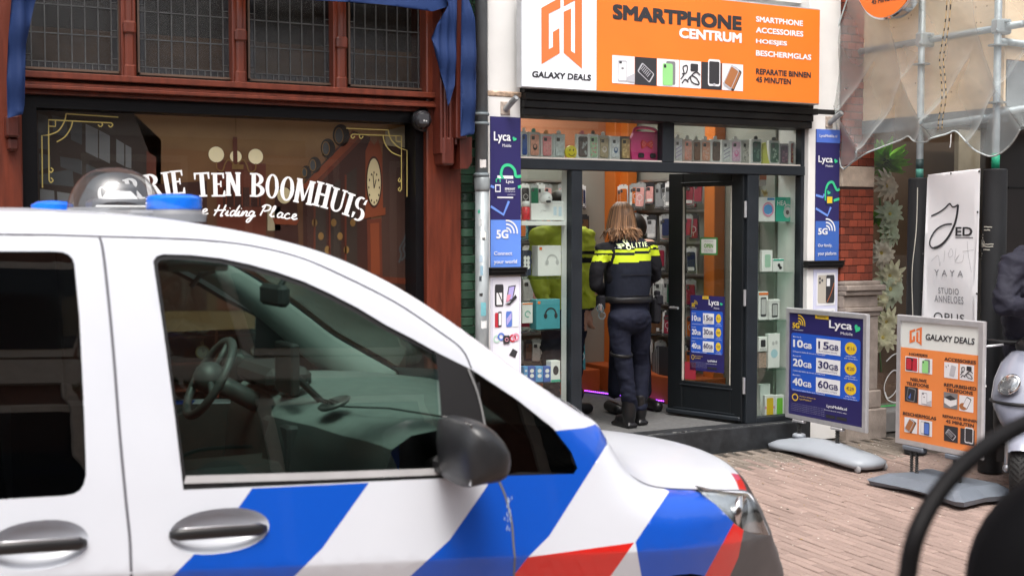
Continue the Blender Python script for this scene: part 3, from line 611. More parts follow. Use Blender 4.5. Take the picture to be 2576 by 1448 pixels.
def sticker(parent, cx, cz, ang, w_, h_, col, rr, x0, y0):
    mb = MB(); n = 5
    for i in range(n):
        a0 = R(ang) + (i / n - .5) * w_ / rr; a1 = R(ang) + ((i + 1) / n - .5) * w_ / rr
        j = [random.uniform(-.003, .003) for _ in range(2)]
        mb.add([(x0 + rr * math.sin(a0), y0 - rr * math.cos(a0), cz - h_ / 2 + j[0]), (x0 + rr * math.sin(a1), y0 - rr * math.cos(a1), cz - h_ / 2 + j[0]), (x0 + rr * math.sin(a1), y0 - rr * math.cos(a1), cz + h_ / 2 + j[1]), (x0 + rr * math.sin(a0), y0 - rr * math.cos(a0), cz + h_ / 2 + j[1])], [(0, 1, 2, 3)])
    mb.build('sticker', M('sticker_%d_%d_%d' % tuple(int(c * 99) for c in col), col, .7, var=.15, scale=40), parent)
for py, ang, w_, h_, col in ((412, -10, .045, .05, (.7, .68, .66)), (452, -35, .02, .02, (.7, .68, .66)), (592, -15, .036, .05, (.75, .75, .72)), (600, -12, .02, .014, (.05, .05, .05)), (560, -40, .02, .045, (.5, .52, .52)), (532, -52, .016, .022, (.05, .35, .22)), (776, -15, .035, .085, (.15, .4, .45)), (740, -35, .022, .02, (.03, .03, .03)), (815, -10, .04, .05, (.7, .72, .72)), (680, -30, .018, .06, (.25, .4, .5)), (700, -40, .016, .03, (.04, .05, .06)), (650, -35, .02, .04, (.4, .5, .58))):
    sticker(dp, 0, Z(1211, py, yp_), ang, w_, h_, col, .0452 if py > 445 else .0408, xp_ + (.003 if py > 445 else 0), yp_)
# ================================================================== far side of the street (seen only in reflections)
ob = thing('opposite_house_row', 'brick house row with tall windows on the far side of the street', 'building')
m_ob = M('opposite_brick', (.2, .1, .07), .9, var=.25, scale=10, bump=.2)
MB().box((-9, -11.2, -.2), (14, -10.0, 4.7)).build('wall', m_ob, ob)
mt = M('opposite_trim', (.62, .58, .5), .6)
for k in range(10):
    x = -8 + k * 2.2
    for z0, z1 in ((.5, 2.5), (3.3, 4.4)):
        f_ = MB(); f_.box((x - .1, -10.03, z0 - .1), (x + 1.3, -9.96, z1 + .1)); f_ = f_.build('window', mt, ob)
        MB().box((x, -9.97, z0), (x + 1.2, -9.945, z1)).build('pane', M('opposite_glass', (.03, .035, .04), .05), f_)
MB().box((-9, -10.1, 2.85), (14, -9.9, 3.15)).build('cornice', mt, ob)
for k in range(6): MB().box((-7.2 + k * 4.4, -10.05, -.1), (-6.9 + k * 4.4, -9.88, 2.85), bev=.02).build('pilaster', mt, ob)

# ================================================================== neighbours further along both sides
for nm, lab, xa2, xb2, col in (('neighbour_house', 'plain brick house continuing the row beside the museum', -9.0, X(-262), (.19, .09, .06)), ('neighbour_house', 'pale rendered house continuing the row beyond the flower shop', X(2192) + 3.21, 20.0, (.5, .47, .42))):
    t = thing(nm, lab, 'building'); MB().box((xa2, .0, -.02), (xb2, .3, 8.5)).build('wall', M('house_%d' % int(col[0] * 100), col, .85, var=.2, scale=10, bump=.3), t)
    n_ = int((xb2 - xa2) / 2.4)
    for k in range(n_):
        x = xa2 + .6 + k * 2.4; f_ = MB().box((x - .08, -.03, .5), (x + 1.28, .02, 2.6), bev=.01).build('window', M('opposite_trim', (0, 0, 0)), t); MB().box((x, -.04, .58), (x + 1.2, -.031, 2.52)).build('pane', M('opposite_glass', (0, 0, 0)), f_)
# ================================================================== phone shop front
m_wht = M('white_render', (.78, .77, .75), .75, var=.06, scale=5, bump=.15)
m_frm = M('shop_frame', (.017, .021, .026), .45, var=.2, scale=6, bump=.05, spec=.3)
m_cor = M('black_cornice', (.011, .0105, .0105), .45, var=.4, scale=8, bump=.12, spec=.3)
m_alu = M('aluminium', (.55, .56, .58), .35, .7, var=.1)
m_rust = M('rusty_joint', (.5, .36, .26), .9, var=.5, scale=30, bump=.5)
shop = thing('phone_shop_front', 'narrow phone shop front with dark frames between two white pillars', 'building')
xA, xB, xC, xD = X(1228), X(1309), X(2031), X(2109)
ztr0, ztr1 = Z(1312, 425, .05), Z(1312, 398, .05); zlin0, zlin1 = Z(1312, 291, .0), Z(1312, 226, 0)
for a, b, py in ((xA, xB, 232), (xC, xD, 270)):
    MB().box((a, 0, 0), (b, .35, Z(1265, 243)), bev=.004).build('pillar', m_wht, shop)
    MB().box((a, .004, Z(1265, 243) + .03), (b, .35, 8.5), bev=.004).build('upper_pillar', m_wht, shop)
    MB().box((a - .002, -.006, Z(1265, 243) - .004), (b + .012, .3, Z(1265, 243) + .034), bev=.008).build('pillar_joint', m_rust if a == xA else m_cor, shop)
MB().box((xB, .1, 3.3), (xC, .35, 8.5)).build('upper_wall', m_wht, shop)
mb = MB(); h = zlin1 + .3 - zlin0
for a, b, p in ((0, .05, .04), (.05, .1, .055), (.1, .145, .075), (.145, .175, .055)): mb.box((xB + .001, -p, zlin0 + a), (xC - .001 + (.03 if p > .06 else 0), .2, zlin0 + b), bev=.005)
mb.box((xB + .002, -.02, zlin0 + .175), (xC - .002, .2, zlin0 + .6)); mb.build('cornice', m_cor, shop)
yF0, yF1 = .045, .12
def frame(name, p0, p1, z0, z1, y0=yF0, y1=yF1, par=None): return MB().box((X(p0, y0), y0, z0), (X(p1, y0), y1, z1), bev=.005).build(name, m_frm, par or shop)
STEP = .165
frame('transom_bar', 1306, 2032, ztr0, ztr1, yF0 - .006)
frame('mullion', 1666, 1695, ztr1, zlin0 + .01); frame('stile', 2014, 2032, STEP, ztr0); frame('stile', 2014, 2032, ztr1, zlin0 + .01); frame('door_post', 1438, 1465, STEP, ztr0); frame('door_post', 1880, 1908, STEP, ztr0)
MB().box((X(1306, .05), .06, ztr1 - .004), (X(2032, .05), .36, ztr1 + .012)).build('display_shelf', M('shelf_pale', (.55, .5, .45), .5), shop)
frame('window_sill', 1908, 2014, STEP, STEP + .04); frame('window_sill', 1306, 1438, STEP, STEP + .04)
MB().box((xB - .0, -.05, -.02), (xC + .01, .12, STEP), bev=.008).build('doorstep', M('step_black', (.02, .022, .025), .55, var=.5, scale=12, bump=.3), shop)
mb = MB()
for k in range(46):
    x = random.uniform(xB + .1, xC - .05); mb.rect(Fr((x, -.046, STEP + .0015), (1, 0, 0), (0, 1, 0)), 0, random.uniform(.01, .08), 0, random.uniform(.004, .012), 0)
mb.build('worn_edge', M('chipped_paint', (.5, .5, .48), .9), shop)
m_sg = GL('shopfront_glass', (.95, .98, .96), .05, .5)
for a, b, z0, z1 in ((1306, 1668, ztr1, zlin0 + .01), (1693, 2016, ztr1, zlin0 + .01), (1306, 1440, STEP, ztr0), (1906, 2016, STEP, ztr0)):
    MB().box((X(a, .08), .08, z0), (X(b, .08), .086, z1)).build('window_glass', m_sg, shop)
# interior shell
m_iw = M('slatwall_grey', (.3, .3, .265), .6, var=.08, scale=2); m_or = M('orange_panel', (.62, .16, .02), .4, var=.08, scale=2); m_ord = M('orange_kick', (.42, .085, .015), .5, var=.1)
xi0, xi1, yi = X(1306, .1) + .01, 6.44, 2.5
MB().box((xi0 - .3, .1, .05), (xi1 + .1, yi + .1, STEP - .002)).build('shop_floor', M('grey_mat', (.1, .1, .1), .95, var=.25, scale=40, bump=.3), shop)
MB().box((xi0 - .3, yi, STEP), (xi1 + .1, yi + .1, 3.0)).build('back_wall', m_iw, shop)
MB().box((xi1, .36, STEP), (xi1 + .05, yi, 3.0)).build('side_wall', m_iw, shop); MB().box((xi0 - .06, .36, STEP), (xi0 - .01, yi, 3.0)).build('side_wall', m_iw, shop)
MB().box((xi0 - .3, .13, 2.95), (xi1 + .1, yi + .1, 3.05)).build('shop_ceiling', M('ceiling_white', (.7, .7, .68), .8), shop)
MB().box((xi0, yi - .02, 2.2), (xi1, yi - .001, 2.66)).build('header_band', M('orange_header', (.42, .16, .08), .5, var=.06), shop)
for p0, p1, y0 in ((1546, 1572, 2.32), (1578, 1601, 2.2)):
    MB().box((X(p0, y0), y0, STEP), (X(p1, y0), yi - .003, 2.6), bev=.004).build('orange_pilaster', m_or, shop)
MB().box((6.33, .98, STEP), (xi1 - .002, 1.12, 2.6), bev=.004).build('orange_pilaster', m_or, shop)
MB().box((5.2, 2.12, STEP), (5.95, yi - .003, STEP + .2), bev=.004).build('plinth_cupboard', m_ord, shop); MB().box((6.02, .95, STEP), (xi1 - .003, yi - .003, STEP + .22), bev=.004).build('plinth_cupboard', m_ord, shop)
mb = MB(); a = GP(1466, 981, STEP + .02); b = GP(1692, 1011, STEP + .02); n = 42
m_led = M('violet_led', (.35, .06, 1), emit=2.5, var=0)
for k in range(n):
    p = a.lerp(b, k / (n - 1)); mb.box(p + Vector((-.005, -.005, -.004)), p + Vector((.005, .005, .004)))
ls = thing('led_strip', 'row of glowing violet light points along the shop floor plinth', 'light strip'); mb.build('light_points', m_led, ls)
MB().tube([a + Vector((0, 0, -.012)), b + Vector((0, 0, -.012))], .006, 6).build('cable', m_cor, ls)
for k, (x, y) in enumerate(((4.9, 1.1), (5.7, 1.1), (5.3, 1.9))):
    lt = thing('ceiling_light_panel', 'white square light panel in the shop ceiling', 'lamp', 'ceiling light panels')
    MB().box((x - .3, y - .3, 2.915), (x + .3, y + .3, 2.945)).build('housing', m_alu, lt); MB().box((x - .28, y - .28, 2.905), (x + .28, y + .28, 2.914)).build('diffuser', M('panel_light', (1, .97, .92), emit=6, var=0), lt)
rails = [2.02 - .272 * k for k in range(6)]
m_rail = M('rail_chrome', (.6, .6, .6), .3, .9)
for i, z in enumerate(rails):
    MB().box((5.1, yi - .035, z), (5.97, yi - .001, z + .018)).build('wall_rail', m_rail, shop); MB().box((xi1 - .035, 1.15, z), (xi1 - .001, 2.3, z + .018)).build('wall_rail', m_rail, shop)
# hanging packs
CC = {'black': (.02, .02, .022), 'white': (.7, .7, .7), 'pale pink': (.7, .35, .33), 'crimson': (.3, .02, .05), 'dark green': (.01, .12, .06), 'navy': (.02, .03, .09), 'grey': (.25, .26, .27), 'clear': (.55, .58, .57), 'orange': (.6, .15, .02), 'brown': (.13, .06, .03), 'teal': (.05, .22, .25), 'silver': (.5, .5, .52)}
CK = list(CC)
m_pack = M('pack_card', (.72, .72, .72), .4, var=.05); m_blis = GL('blister', (.93, .95, .95), .1, .6)
PK = {}
def pack_mesh(col, v):
    if (col, v) in PK: return PK[col, v]
    fr = Fr((0, 0, 0), (1, 0, 0), (0, 0, 1)); mb = MB(); mc = M('case_' + col, CC[col], .4, var=.15, scale=40)
    mb.box((-.046, 0, -.2), (.046, .006, 0), 0, .002); mb.rect(fr, -.03, .03, -.002, .012, -.003, 0, .006, .003); mb.oval(fr, 0, .004, .009, .004, .001, 2, 8)
    mb.poly(fr, rrect(-.036, .036, -.18, -.03, .012), .001, 1, .009)
    mb.rect(fr, -.03, .002 if v else -.008, -.066, -.036, .011, 2, .006, .003)
    for a, b in ((-.022, -.045), (-.022, -.058), (-.008, -.05)): mb.oval(fr, a, b, .0045, .0045, .015, 3, 8)
    if v == 1: mb.ring(fr, 0, -.112, .024, .004, 0, 360, .011, 4, 16); mb.rect(fr, -.002, .002, -.165, -.138, .011, 4)
    if v == 2: mb.rect(fr, -.03, .03, -.172, -.145, .0115, 4, .004)
    mb.rect(fr, -.042, .042, -.195, -.183, .007, 3)
    o = mb.build('pack', [[m_pack, M('pack_clear', (.3, .31, .31), .25), M('pack_dark', (.03, .03, .035), .3)][(hash(col) + v) % 3 if False else (len(col) + v) % 3], mc, M('lens_island', (.05, .05, .055), .3), M('lens_ring', (.3, .3, .32), .2, .8), M('pack_white', (.75, .75, .75), .4)]); d = o.data; bpy.data.objects.remove(o); PK[col, v] = d; return d
ordn = ['top', 'second', 'third', 'fourth', 'fifth', 'lowest']
def hang(loc, rz, col, v, wall, i):
    o = bpy.data.objects.new('phone_case_pack', pack_mesh(col, v)); o.location = loc; o.rotation_euler = (random.uniform(-.09, .05), random.uniform(-.04, .04), rz); k_ = random.uniform(.84, 1.12); o.scale = (k_ * random.uniform(.9, 1.1), 1, k_); link(o)
    tag(o, f'{col} phone case pack on the {ordn[i]} rail of the {wall}', 'phone case', f'{col} cases on the {ordn[i]} rail of the {wall}')
    return o
for i, z in enumerate(rails):
    for k in range(12):
        if random.random() < .06 or (i == 5 and k > 8): continue
        hang((5.0 + k * .083, yi - .09 - random.uniform(0, .14), z - .03 + random.uniform(-.006, .006)), random.uniform(-.35, .15), random.choice(CK), random.randrange(3), 'back shop wall', i)
    col = 'white'
    for k in range(17):
        if random.random() < .3: col = random.choice(CK)
        else: col = col if random.random() < .55 else random.choice(CK)
        hang((xi1 - .09 - random.uniform(0, .16), 2.26 - k * .069, z - .03 + random.uniform(-.006, .006)), -math.pi / 2 + random.uniform(.1, .75), col, random.randrange(3), 'side shop wall', i)
# low boxes on the plinth
def carton(name, label, cat, c, w_, h_, d_, mats, rz=0, tilt=0, deco=None, group=None):
    t = thing(name, label, cat, group, c); t.rotation_euler = (tilt, 0, rz)
    MB().box((-w_ / 2, 0, 0), (w_ / 2, d_, h_), bev=.002).build('box', mats[0], t)
    if deco:
        mb = MB(); deco(mb, Fr((0, 0, 0), (1, 0, 0), (0, 0, 1)), w_, h_); mb.build('print', mats[1:], t)
    return t
def d_speaker(mb, fr, w_, h_): mb.oval(fr, .03, h_ * .5, .025, .03, .002, 0); mb.ring(fr, .03, h_ * .5, .04, .006, 0, 360, .003, 1)
mteal = M('box_teal', (.06, .3, .36), .5); mdk = M('box_dark', (.03, .03, .035), .4); mw = M('box_white', (.78, .78, .77), .45, var=.04)
for k, (x, col) in enumerate(((5.62, 'teal'), (5.74, 'teal'))): carton('boxed_speaker', ['teal boxed speaker with a dark cone leaning on the plinth', 'second teal speaker box beside a dark bag on the plinth'][k], 'box', (x, 2.16, STEP + .2), .16, .24, .06, [mteal, mdk, mw], .2 - .4 * k, -.12, d_speaker)
mb = MB()
for k in range(9): mb.box((6.08 + k * .012, 1.22 + k * .03, STEP + .22), (6.1 + k * .012, 1.4 + k * .03, STEP + .46 - k * .01), k % 2)
tag(mb.build('leaning_sleeves', [mdk, M('plastic_grey', (.25, .25, .26), .25)]), 'stack of dark plastic sleeves leaning on the orange plinth', 'sleeves')
# ---- door
ang = R(74); u_ = Vector((math.cos(ang), -math.sin(ang), 0)); DL = .70; Hn = Vector((X(1868, .06), .06, 0)); DF = Fr(Hn - u_ * DL, u_, (0, 0, 1)); zd0, zd1 = STEP + .008, Z(1868, 430, .06)
door = bpy.data.objects.new('shop_door', None); link(door, shop)
def dbox(name, a, b, z0, z1, n0, n1, mat, par=None, bev=.004):
    mm = Matrix((( *[DF.u.x], DF.v.x, DF.n.x, DF.o.x), (DF.u.y, DF.v.y, DF.n.y, DF.o.y), (DF.u.z, DF.v.z, DF.n.z, DF.o.z), (0, 0, 0, 1)))
    return MB().box((a, z0, n0), (b, z1, n1), bev=bev, mat=mm).build(name, mat, par or door)
m_door = M('door_paint', (.0085, .0105, .0125), .42, spec=.3, var=.2, scale=5, bump=.06)
ga, gb = DF.px(1716, 700)[0], DF.px(1838, 700)[0]; gz1 = DF.px(1776, 469)[1]; gz0 = DF.px(1776, 962)[1]
dbox('stile', 0, ga, zd0, zd1, -.045, 0, m_door); dbox('stile', gb, DL, zd0, zd1, -.045, 0, m_door); dbox('top_rail', ga, gb, gz1, zd1, -.044, -.001, m_door); dbox('bottom_rail', ga, gb, zd0, gz0, -.044, -.001, m_door)
for a, b, z0, z1 in ((ga - .02, gb + .02, gz1 + .025, gz1 + .035), (ga - .02, gb + .02, gz0 - .035, gz0 - .025), (.06, DL - .06, zd0 + .05, zd0 + .06)): dbox('moulding', a, b, z0, z1, 0, .006, m_frm)
dbox('weather_bar', .0, DL, zd0 + .01, zd0 + .045, 0, .028, m_frm, bev=.01); dbox('door_glass', ga, gb, gz0, gz1, -.028, -.022, m_sg)
for a in ('L', 'R'): dbox('glazing_bead', (ga if a == 'L' else gb - .008), (ga + .008 if a == 'L' else gb), gz0, gz1, -.02, .002, M('bead_pale', (.5, .48, .42), .5))
for z in (.45, 1.1, 1.75): MB().tube([Hn + Vector((.012, -.012, z - .06)), Hn + Vector((.012, -.012, z + .06))], .011, 10).build('hinge', m_alu, door)
mb = MB(); mb.tube([DF.at(.06, 1.0, 0), DF.at(.06, 1.0, .05), DF.at(.14, 1.0, .05)], .01, 8); mb.build('handle', m_alu, door)
# OPEN plate
OP = thing('open_plate', 'small green edged plate reading open behind the door glass', 'sign'); a = DF.px(1757, 641); b = DF.px(1801, 597); fo_ = Fr(DF.o, DF.u, DF.v)
MB().rect(fo_, a[0], b[0], a[1], b[1], -.02, 0, .008, .003).build('plate', P('green_edge', (.06, .22, .06)), OP); MB().rect(fo_, a[0] + .012, b[0] - .012, a[1] + .014, b[1] - .014, -.016, 0, .006).build('face', P('plate_white', (.7, .72, .68)), OP)
wu = b[0] - a[0]; hu = b[1] - a[1]
mG = P('open_green', (.12, .36, .04)); mI = P('ink_dark', (.03, .03, .035)); mWt = P('print_white', (.82, .83, .86)); mNv = P('navy', (.024, .02, .115)); mBl = P('royal', (.02, .1, .55)); mPl = P('periwinkle', (.13, .28, .8)); mYe = P('yellow', (.8, .55, .03)); mGn = P('mint', (.05, .6, .28)); mOr = P('orange', (.86, .2, .02)); mOr2 = P('orange_red', (.78, .19, .05))
lettering('OPEN', fo_, a[0] + wu * .24, b[0] - wu * .24, a[1] + hu * .4, a[1] + hu * .64, mG, OP, -.0145, bold=.03)
for k, (t0, t1, s_) in enumerate(((.74, .8, 'WELKOM WIJ ZIJN'), (.26, .32, 'KOM BINNEN'), (.17, .23, 'DE DEUR IS OPEN'))): lettering(s_, fo_, a[0] + wu * .24, b[0] - wu * .24, a[1] + hu * t0, a[1] + hu * t1, mI, OP, -.0145)
# ---- reusable printed designs: R01 maps 0..1 across a rectangle
class Sub(Fr):
    def __init__(s, fr, u0, u1, v0, v1, off): s.fr = fr; s.a = u0; s.b = u1; s.c = v0; s.d = v1; s.f = off; s.n = fr.n
    def at(s, u, v, n=0.0): return s.fr.at(s.a + (s.b - s.a) * u, s.c + (s.d - s.c) * v, s.f + n)
def five_g(par, fs, u0, u1, v0, v1, mat, back):
    lettering('5G', fs, u0, u0 + (u1 - u0) * .58, v0, v0 + (v1 - v0) * .62, mat, par, .004, bold=.05); k = (v1 - v0)
    mb = MB(); asp = (fs.d - fs.c) / (fs.b - fs.a); cx, cy = u0 + (u1 - u0) * .5, v0 + k * .42
    for r in (.2, .36, .52): mb.line(fs, [(cx + r * (u1 - u0) * math.cos(R(a)), cy + r * (u1 - u0) / asp * math.sin(R(a))) for a in range(-5, 100, 10)], (u1 - u0) * .07, .004)
    mb.build('signal_mark', mat, par)
def heart(mb, fs, cx, cy, w_, off=.004, mi=0, rot=-25):
    asp = (fs.d - fs.c) / (fs.b - fs.a); pts = []
    for k in range(24):
        t = 2 * math.pi * k / 24; x = 16 * math.sin(t) ** 3 / 34; y = (13 * math.cos(t) - 5 * math.cos(2 * t) - 2 * math.cos(3 * t) - math.cos(4 * t)) / 34
        pts.append((cx + (x * math.cos(R(rot)) - y * math.sin(R(rot))) * w_, cy + (x * math.sin(R(rot)) + y * math.cos(R(rot))) * w_ / asp))
    mb.poly(fs, pts, off, mi)
def lyca_logo(par, fs, u0, u1, v0, v1):
    w_ = u1 - u0; h_ = v1 - v0
    lettering('Lyca', fs, u0, u0 + w_ * .74, v0 + h_ * .22, v1, mWt, par, .004, bold=.03); lettering('Mobile', fs, u0 + w_ * .38, u0 + w_ * .76, v0, v0 + h_ * .2, mWt, par, .004)
    mb = MB(); heart(mb, fs, u0 + w_ * .9, v0 + h_ * .55, w_ * .2); mb.build('heart_mark', mGn, par)
def lyca_offer(par, fr, u0, u1, v0, v1, off):
    fs = Sub(fr, u0, u1, v0, v1, off); MB().poly(fs, [(0, 0), (1, 0), (1, 1), (0, 1)], 0).build('poster_sheet', mNv, par)
    mb = MB(); mb.poly(fs, rrect(.03, .95, .235, .80, .03), .001); mb.build('offer_panel', mBl, par)
    MB().rect(fs, .36, .54, .955, .995, .002).build('tab', mYe, par); lettering('PREPAID', fs, .39, .51, .965, .985, mNv, par, .003)
    five_g(par, fs, .05, .22, .845, .93, mYe, mNv); lettering('We stay excellent', fs, .05, .2, .822, .837, mWt, par, .003)
    lyca_logo(par, fs, .55, .95, .83, .955)
    for k, (a, b, pr_) in enumerate((('10', '15', '€15'), ('20', '30', '€20'), ('40', '60', '€29'))):
        v = .66 - .185 * k
        lettering(a, fs, .06, .2, v, v + .075, mWt, par, .003, bold=.045); lettering('GB', fs, .205, .32, v, v + .05, mWt, par, .003, bold=.045)
        MB().rect(fs, .38, .70, v - .03, v + .11, .002).build('white_panel', mWt, par)
        lettering(b, fs, .41, .55, v + .015, v + .085, mNv, par, .004, bold=.02); lettering('GB', fs, .555, .675, v + .015, v + .065, mNv, par, .004, bold=.02)
        lettering('bij automatische verlenging', fs, .42, .66, v - .015, v, mNv, par, .004); lettering('Onbeperkt bellen & sms-en in Nederland', fs, .06, .5, v - .052, v - .034, mWt, par, .003); lettering('Bundel %s' % 'SML'[k], fs, .06, .17, v + .095, v + .108, mWt, par, .003)
        MB().oval(fs, .83, v + .05, .075, .058, .002).build('price_disc', mYe, par); lettering(pr_, fs, .785, .88, v + .035, v + .068, mNv, par, .004)
        lettering('geldig 30 dagen', fs, .77, .9, v - .03, v - .016, mWt, par, .003); lettering('excl. opwaarderen', fs, .75, .92, v - .052, v - .038, mWt, par, .003)
    mb = MB(); mb.ring(fs, .095, .175, .038, .012, 0, 360, .002, 0, 20, .03); mb.build('seal', mYe, par)
    lettering('Bestel je simkaart op', fs, .16, .38, .185, .2, mYe, par, .003); lettering('LycaMobile.nl', fs, .16, .32, .155, .175, mYe, par, .003); lettering('LycaMobile.nl', fs, .53, .79, .125, .16, mWt, par, .003, bold=.03)
    for k in range(5): lettering('Voorwaarden van toepassing zie onze website voor details', fs, .04, .5, .04 + .017 * k, .05 + .017 * k, P('fine_print', (.3, .3, .45)), par, .002)
    lettering('Download onze app', fs, .5, .79, .1, .112, mWt, par, .003); MB().rect(fs, .52, .64, .035, .065, .002).build('app_badge', mI, par); MB().rect(fs, .66, .79, .035, .065, .002).build('app_badge', mI, par)
DP_ = thing('door_poster', 'navy and blue data bundle poster stuck on the open shop door glass', 'poster'); a = DF.px(1731, 930); b = DF.px(1819, 746); lyca_offer(DP_, DF, a[0], b[0], a[1], b[1], -.018)
st_ = thing('door_sticker', 'small red notice sticker in the lower corner of the shop door glass', 'sticker'); a = DF.px(1718, 952); b = DF.px(1746, 912); MB().rect(DF, a[0], b[0], a[1], b[1], -.018).build('sheet', P('notice_red', (.35, .03, .05)), st_)
# ---- pictures of phones used on the signs
def pic(par, fs, u0, u1, v0, v1, kind, off=.003):
    s = Sub(fs, u0, u1, v0, v1, off) if not isinstance(fs, Sub) else Sub(fs.fr, fs.a + (fs.b - fs.a) * u0, fs.a + (fs.b - fs.a) * u1, fs.c + (fs.d - fs.c) * v0, fs.c + (fs.d - fs.c) * v1, fs.f + off)
    mb = MB(); wt, bk, sk, gn, rd, gy, cp, bl = range(8); mats = [P('pic_white', (.8, .8, .82)), P('pic_black', (.035, .035, .04)), P('pic_silver', (.5, .5, .54)), P('pic_green', (.3, .68, .25)), P('pic_red', (.5, .03, .05)), P('pic_grey', (.22, .22, .23)), P('pic_copper', (.4, .16, .06)), P('pic_blue', (.1, .2, .6))]
    mb.poly(s, [(0, 0), (1, 0), (1, 1), (0, 1)], 0, bk if kind in ('board', 'dark', 'black') else (gy if kind == 'boxed' else wt))
    def ph(cx, cy, w_, h_, body, scr, rot=0, o=.001):
        c, si = math.cos(R(rot)), math.sin(R(rot))
        f = lambda pts: [(cx + (x * c - y * si), cy + (x * si + y * c)) for x, y in pts]
        mb.poly(s, f(rrect(-w_ / 2, w_ / 2, -h_ / 2, h_ / 2, w_ * .15)), o, body)
        if scr is not None: mb.poly(s, f(rrect(-w_ * .42, w_ * .42, -h_ * .42, h_ * .42, w_ * .1)), o + .001, scr)
    if kind == 'white': ph(.45, .45, .42, .78, sk, wt); mb.rect(s, .3, .42, .72, .8, .003, bk); mb.oval(s, .45, .55, .06, .04, .003, gy); mb.poly(s, [(.62, .1), (1, .05), (1, .4), (.66, .25)], .003, sk)
    elif kind == 'board': ph(.5, .45, .4, .7, sk, bk, 55); [mb.line(s, [(.25 + .06 * k, .55 - .05 * k), (.4 + .06 * k, .7 - .05 * k)], .025, .004, sk) for k in range(6)]
    elif kind == 'green': ph(.62, .5, .42, .86, gy, None, 0); ph(.48, .44, .46, .8, gn, None, 0, .002); mb.rect(s, .3, .4, .68, .8, .004, bk, .03)
    elif kind == 'cable': [mb.line(s, spline(p, 4), .05, .002 + .0004 * i, bk) for i, p in enumerate((((.05, .3), (.2, .5), (.15, .75), (.35, .8), (.3, .55), (.1, .5)), ((.35, .25), (.55, .45), (.8, .35), (.9, .15), (.6, .2), (.5, .4), (.75, .6), (.95, .5)), ((.1, .15), (.25, .3), (.4, .2))))]; mb.rect(s, .5, .85, .62, .9, .003, bk, .05)
    elif kind == 'dark': ph(.62, .62, .6, 1.0, wt, bk); mb.oval(s, .62, .18, .07, .05, .003, sk)
    elif kind == 'glass': ph(.55, .45, .44, .86, bk, cp, -28); ph(.42, .5, .44, .86, sk, cp, -28, .003); ph(.36, .55, .4, .8, wt, None, -28, .0025)
    elif kind == 'red': ph(.3, .5, .5, .86, bk, rd); ph(.7, .5, .46, .86, rd, None); mb.rect(s, .5, .62, .72, .86, .003, bk)
    elif kind == 'ear': ph(.62, .48, .36, .7, sk, sk, -12); mb.line(s, [(.12, .75), (.2, .65)], .05, .002, gy); mb.line(s, [(.3, .85), (.32, .75)], .05, .002, gy)
    elif kind == 'black': ph(.5, .5, .62, .9, gy, bk, -8); mb.poly(s, [(.3, .3), (.5, .6), (.45, .2)], .004, bl)
    elif kind == 'boxed': mb.poly(s, [(.05, .3), (.5, .1), (.95, .3), (.95, .65), (.5, .5), (.05, .65)], .001, wt); mb.poly(s, [(.08, .66), (.5, .52), (.92, .66), (.5, .85)], .002, bk)
    elif kind == 'hand': ph(.55, .55, .36, .74, bk, wt, -25); mb.oval(s, .3, .3, .28, .22, .0015, cp)
    elif kind == 'screen': ph(.35, .5, .4, .84, sk, wt); ph(.62, .48, .42, .84, bk, bl, 0, .003)
    return mb.build('photo_print', mats, par)
# ---- main sign
sg = thing('shop_sign_board', 'wide orange and white shop sign board above the phone shop', 'sign')
yS = -.15; SF = FY(yS); sx0, sx1, sxm = X(1310, yS), X(2056, yS), X(1498, yS); sz0 = Z(1498, 231, yS); sz1 = Z(2055, 23, yS)
MB().box((sx0, yS, sz0), (sx1, -.085, sz1), bev=.004).build('board', m_alu, sg)
MB().rect(SF, sx0 + .004, sxm, sz0 + .008, sz1 - .008, .002).build('white_panel', P('sign_white', (.84, .87, .92)), sg); MB().rect(SF, sxm, sx1 - .004, sz0 + .008, sz1 - .008, .002).build('orange_panel', mOr, sg)
def lg(a, b): return SF.px(1328 + a * .1621, b * .1621)
def logo(par, fr, f, mat, off):
    mb = MB()
    for pg in ([(200, 130), (497, -35), (497, 128), (318, 218), (318, 768), (380, 738), (380, 503), (480, 443), (485, 830), (203, 1000)], [(548, -45), (832, -200), (832, 1072), (548, 825), (548, 190), (662, 138), (662, 797), (722, 835), (722, 10), (548, 105)]):
        mb.poly(fr, [f(*p) for p in pg], off)
    return mb.build('logo', mat, par)
logo(sg, SF, lg, mOr2, .004)
tpx('GALAXY DEALS', SF, 1337.5, 195, 1485.5, 204, 16, mI, sg, bold=.05, shear=.1, off=.004)
tpx('SMARTPHONE', SF, 1540, 51, 1864, 76, 38, mI, sg, bold=.07); tpx('CENTRUM', SF, 1707, 98, 1864, 108, 26, mWt, sg, bold=.06)
for s_, x1, y0, y1, m_ in (('SMARTPHONE', 2018, 57, 66, mWt), ('ACCESSOIRES', 2019, 84.5, 92.5, mWt), ('HOESJES', 1978, 113.5, 118.5, mWt), ('BESCHERMGLAS', 2039, 142, 151.5, mWt), ('REPARATIE BINNEN', 2038, 188, 196, mI), ('45 MINUTEN', 1988, 208, 213, mI)):
    tpx(s_, SF, 1900, y0, x1, y1, 14.5, m_, sg, bold=.05)
for k, (a, b, kd) in enumerate(((1537, 1593, 'white'), (1594, 1648, 'board'), (1649, 1704, 'green'), (1705.5, 1759, 'cable'), (1760, 1811, 'dark'), (1812, 1864, 'glass'))):
    pic(sg, SF, X(a, yS), X(b, yS), Z(1593, 213, yS), Z(1537, 139, yS), kd, .004)
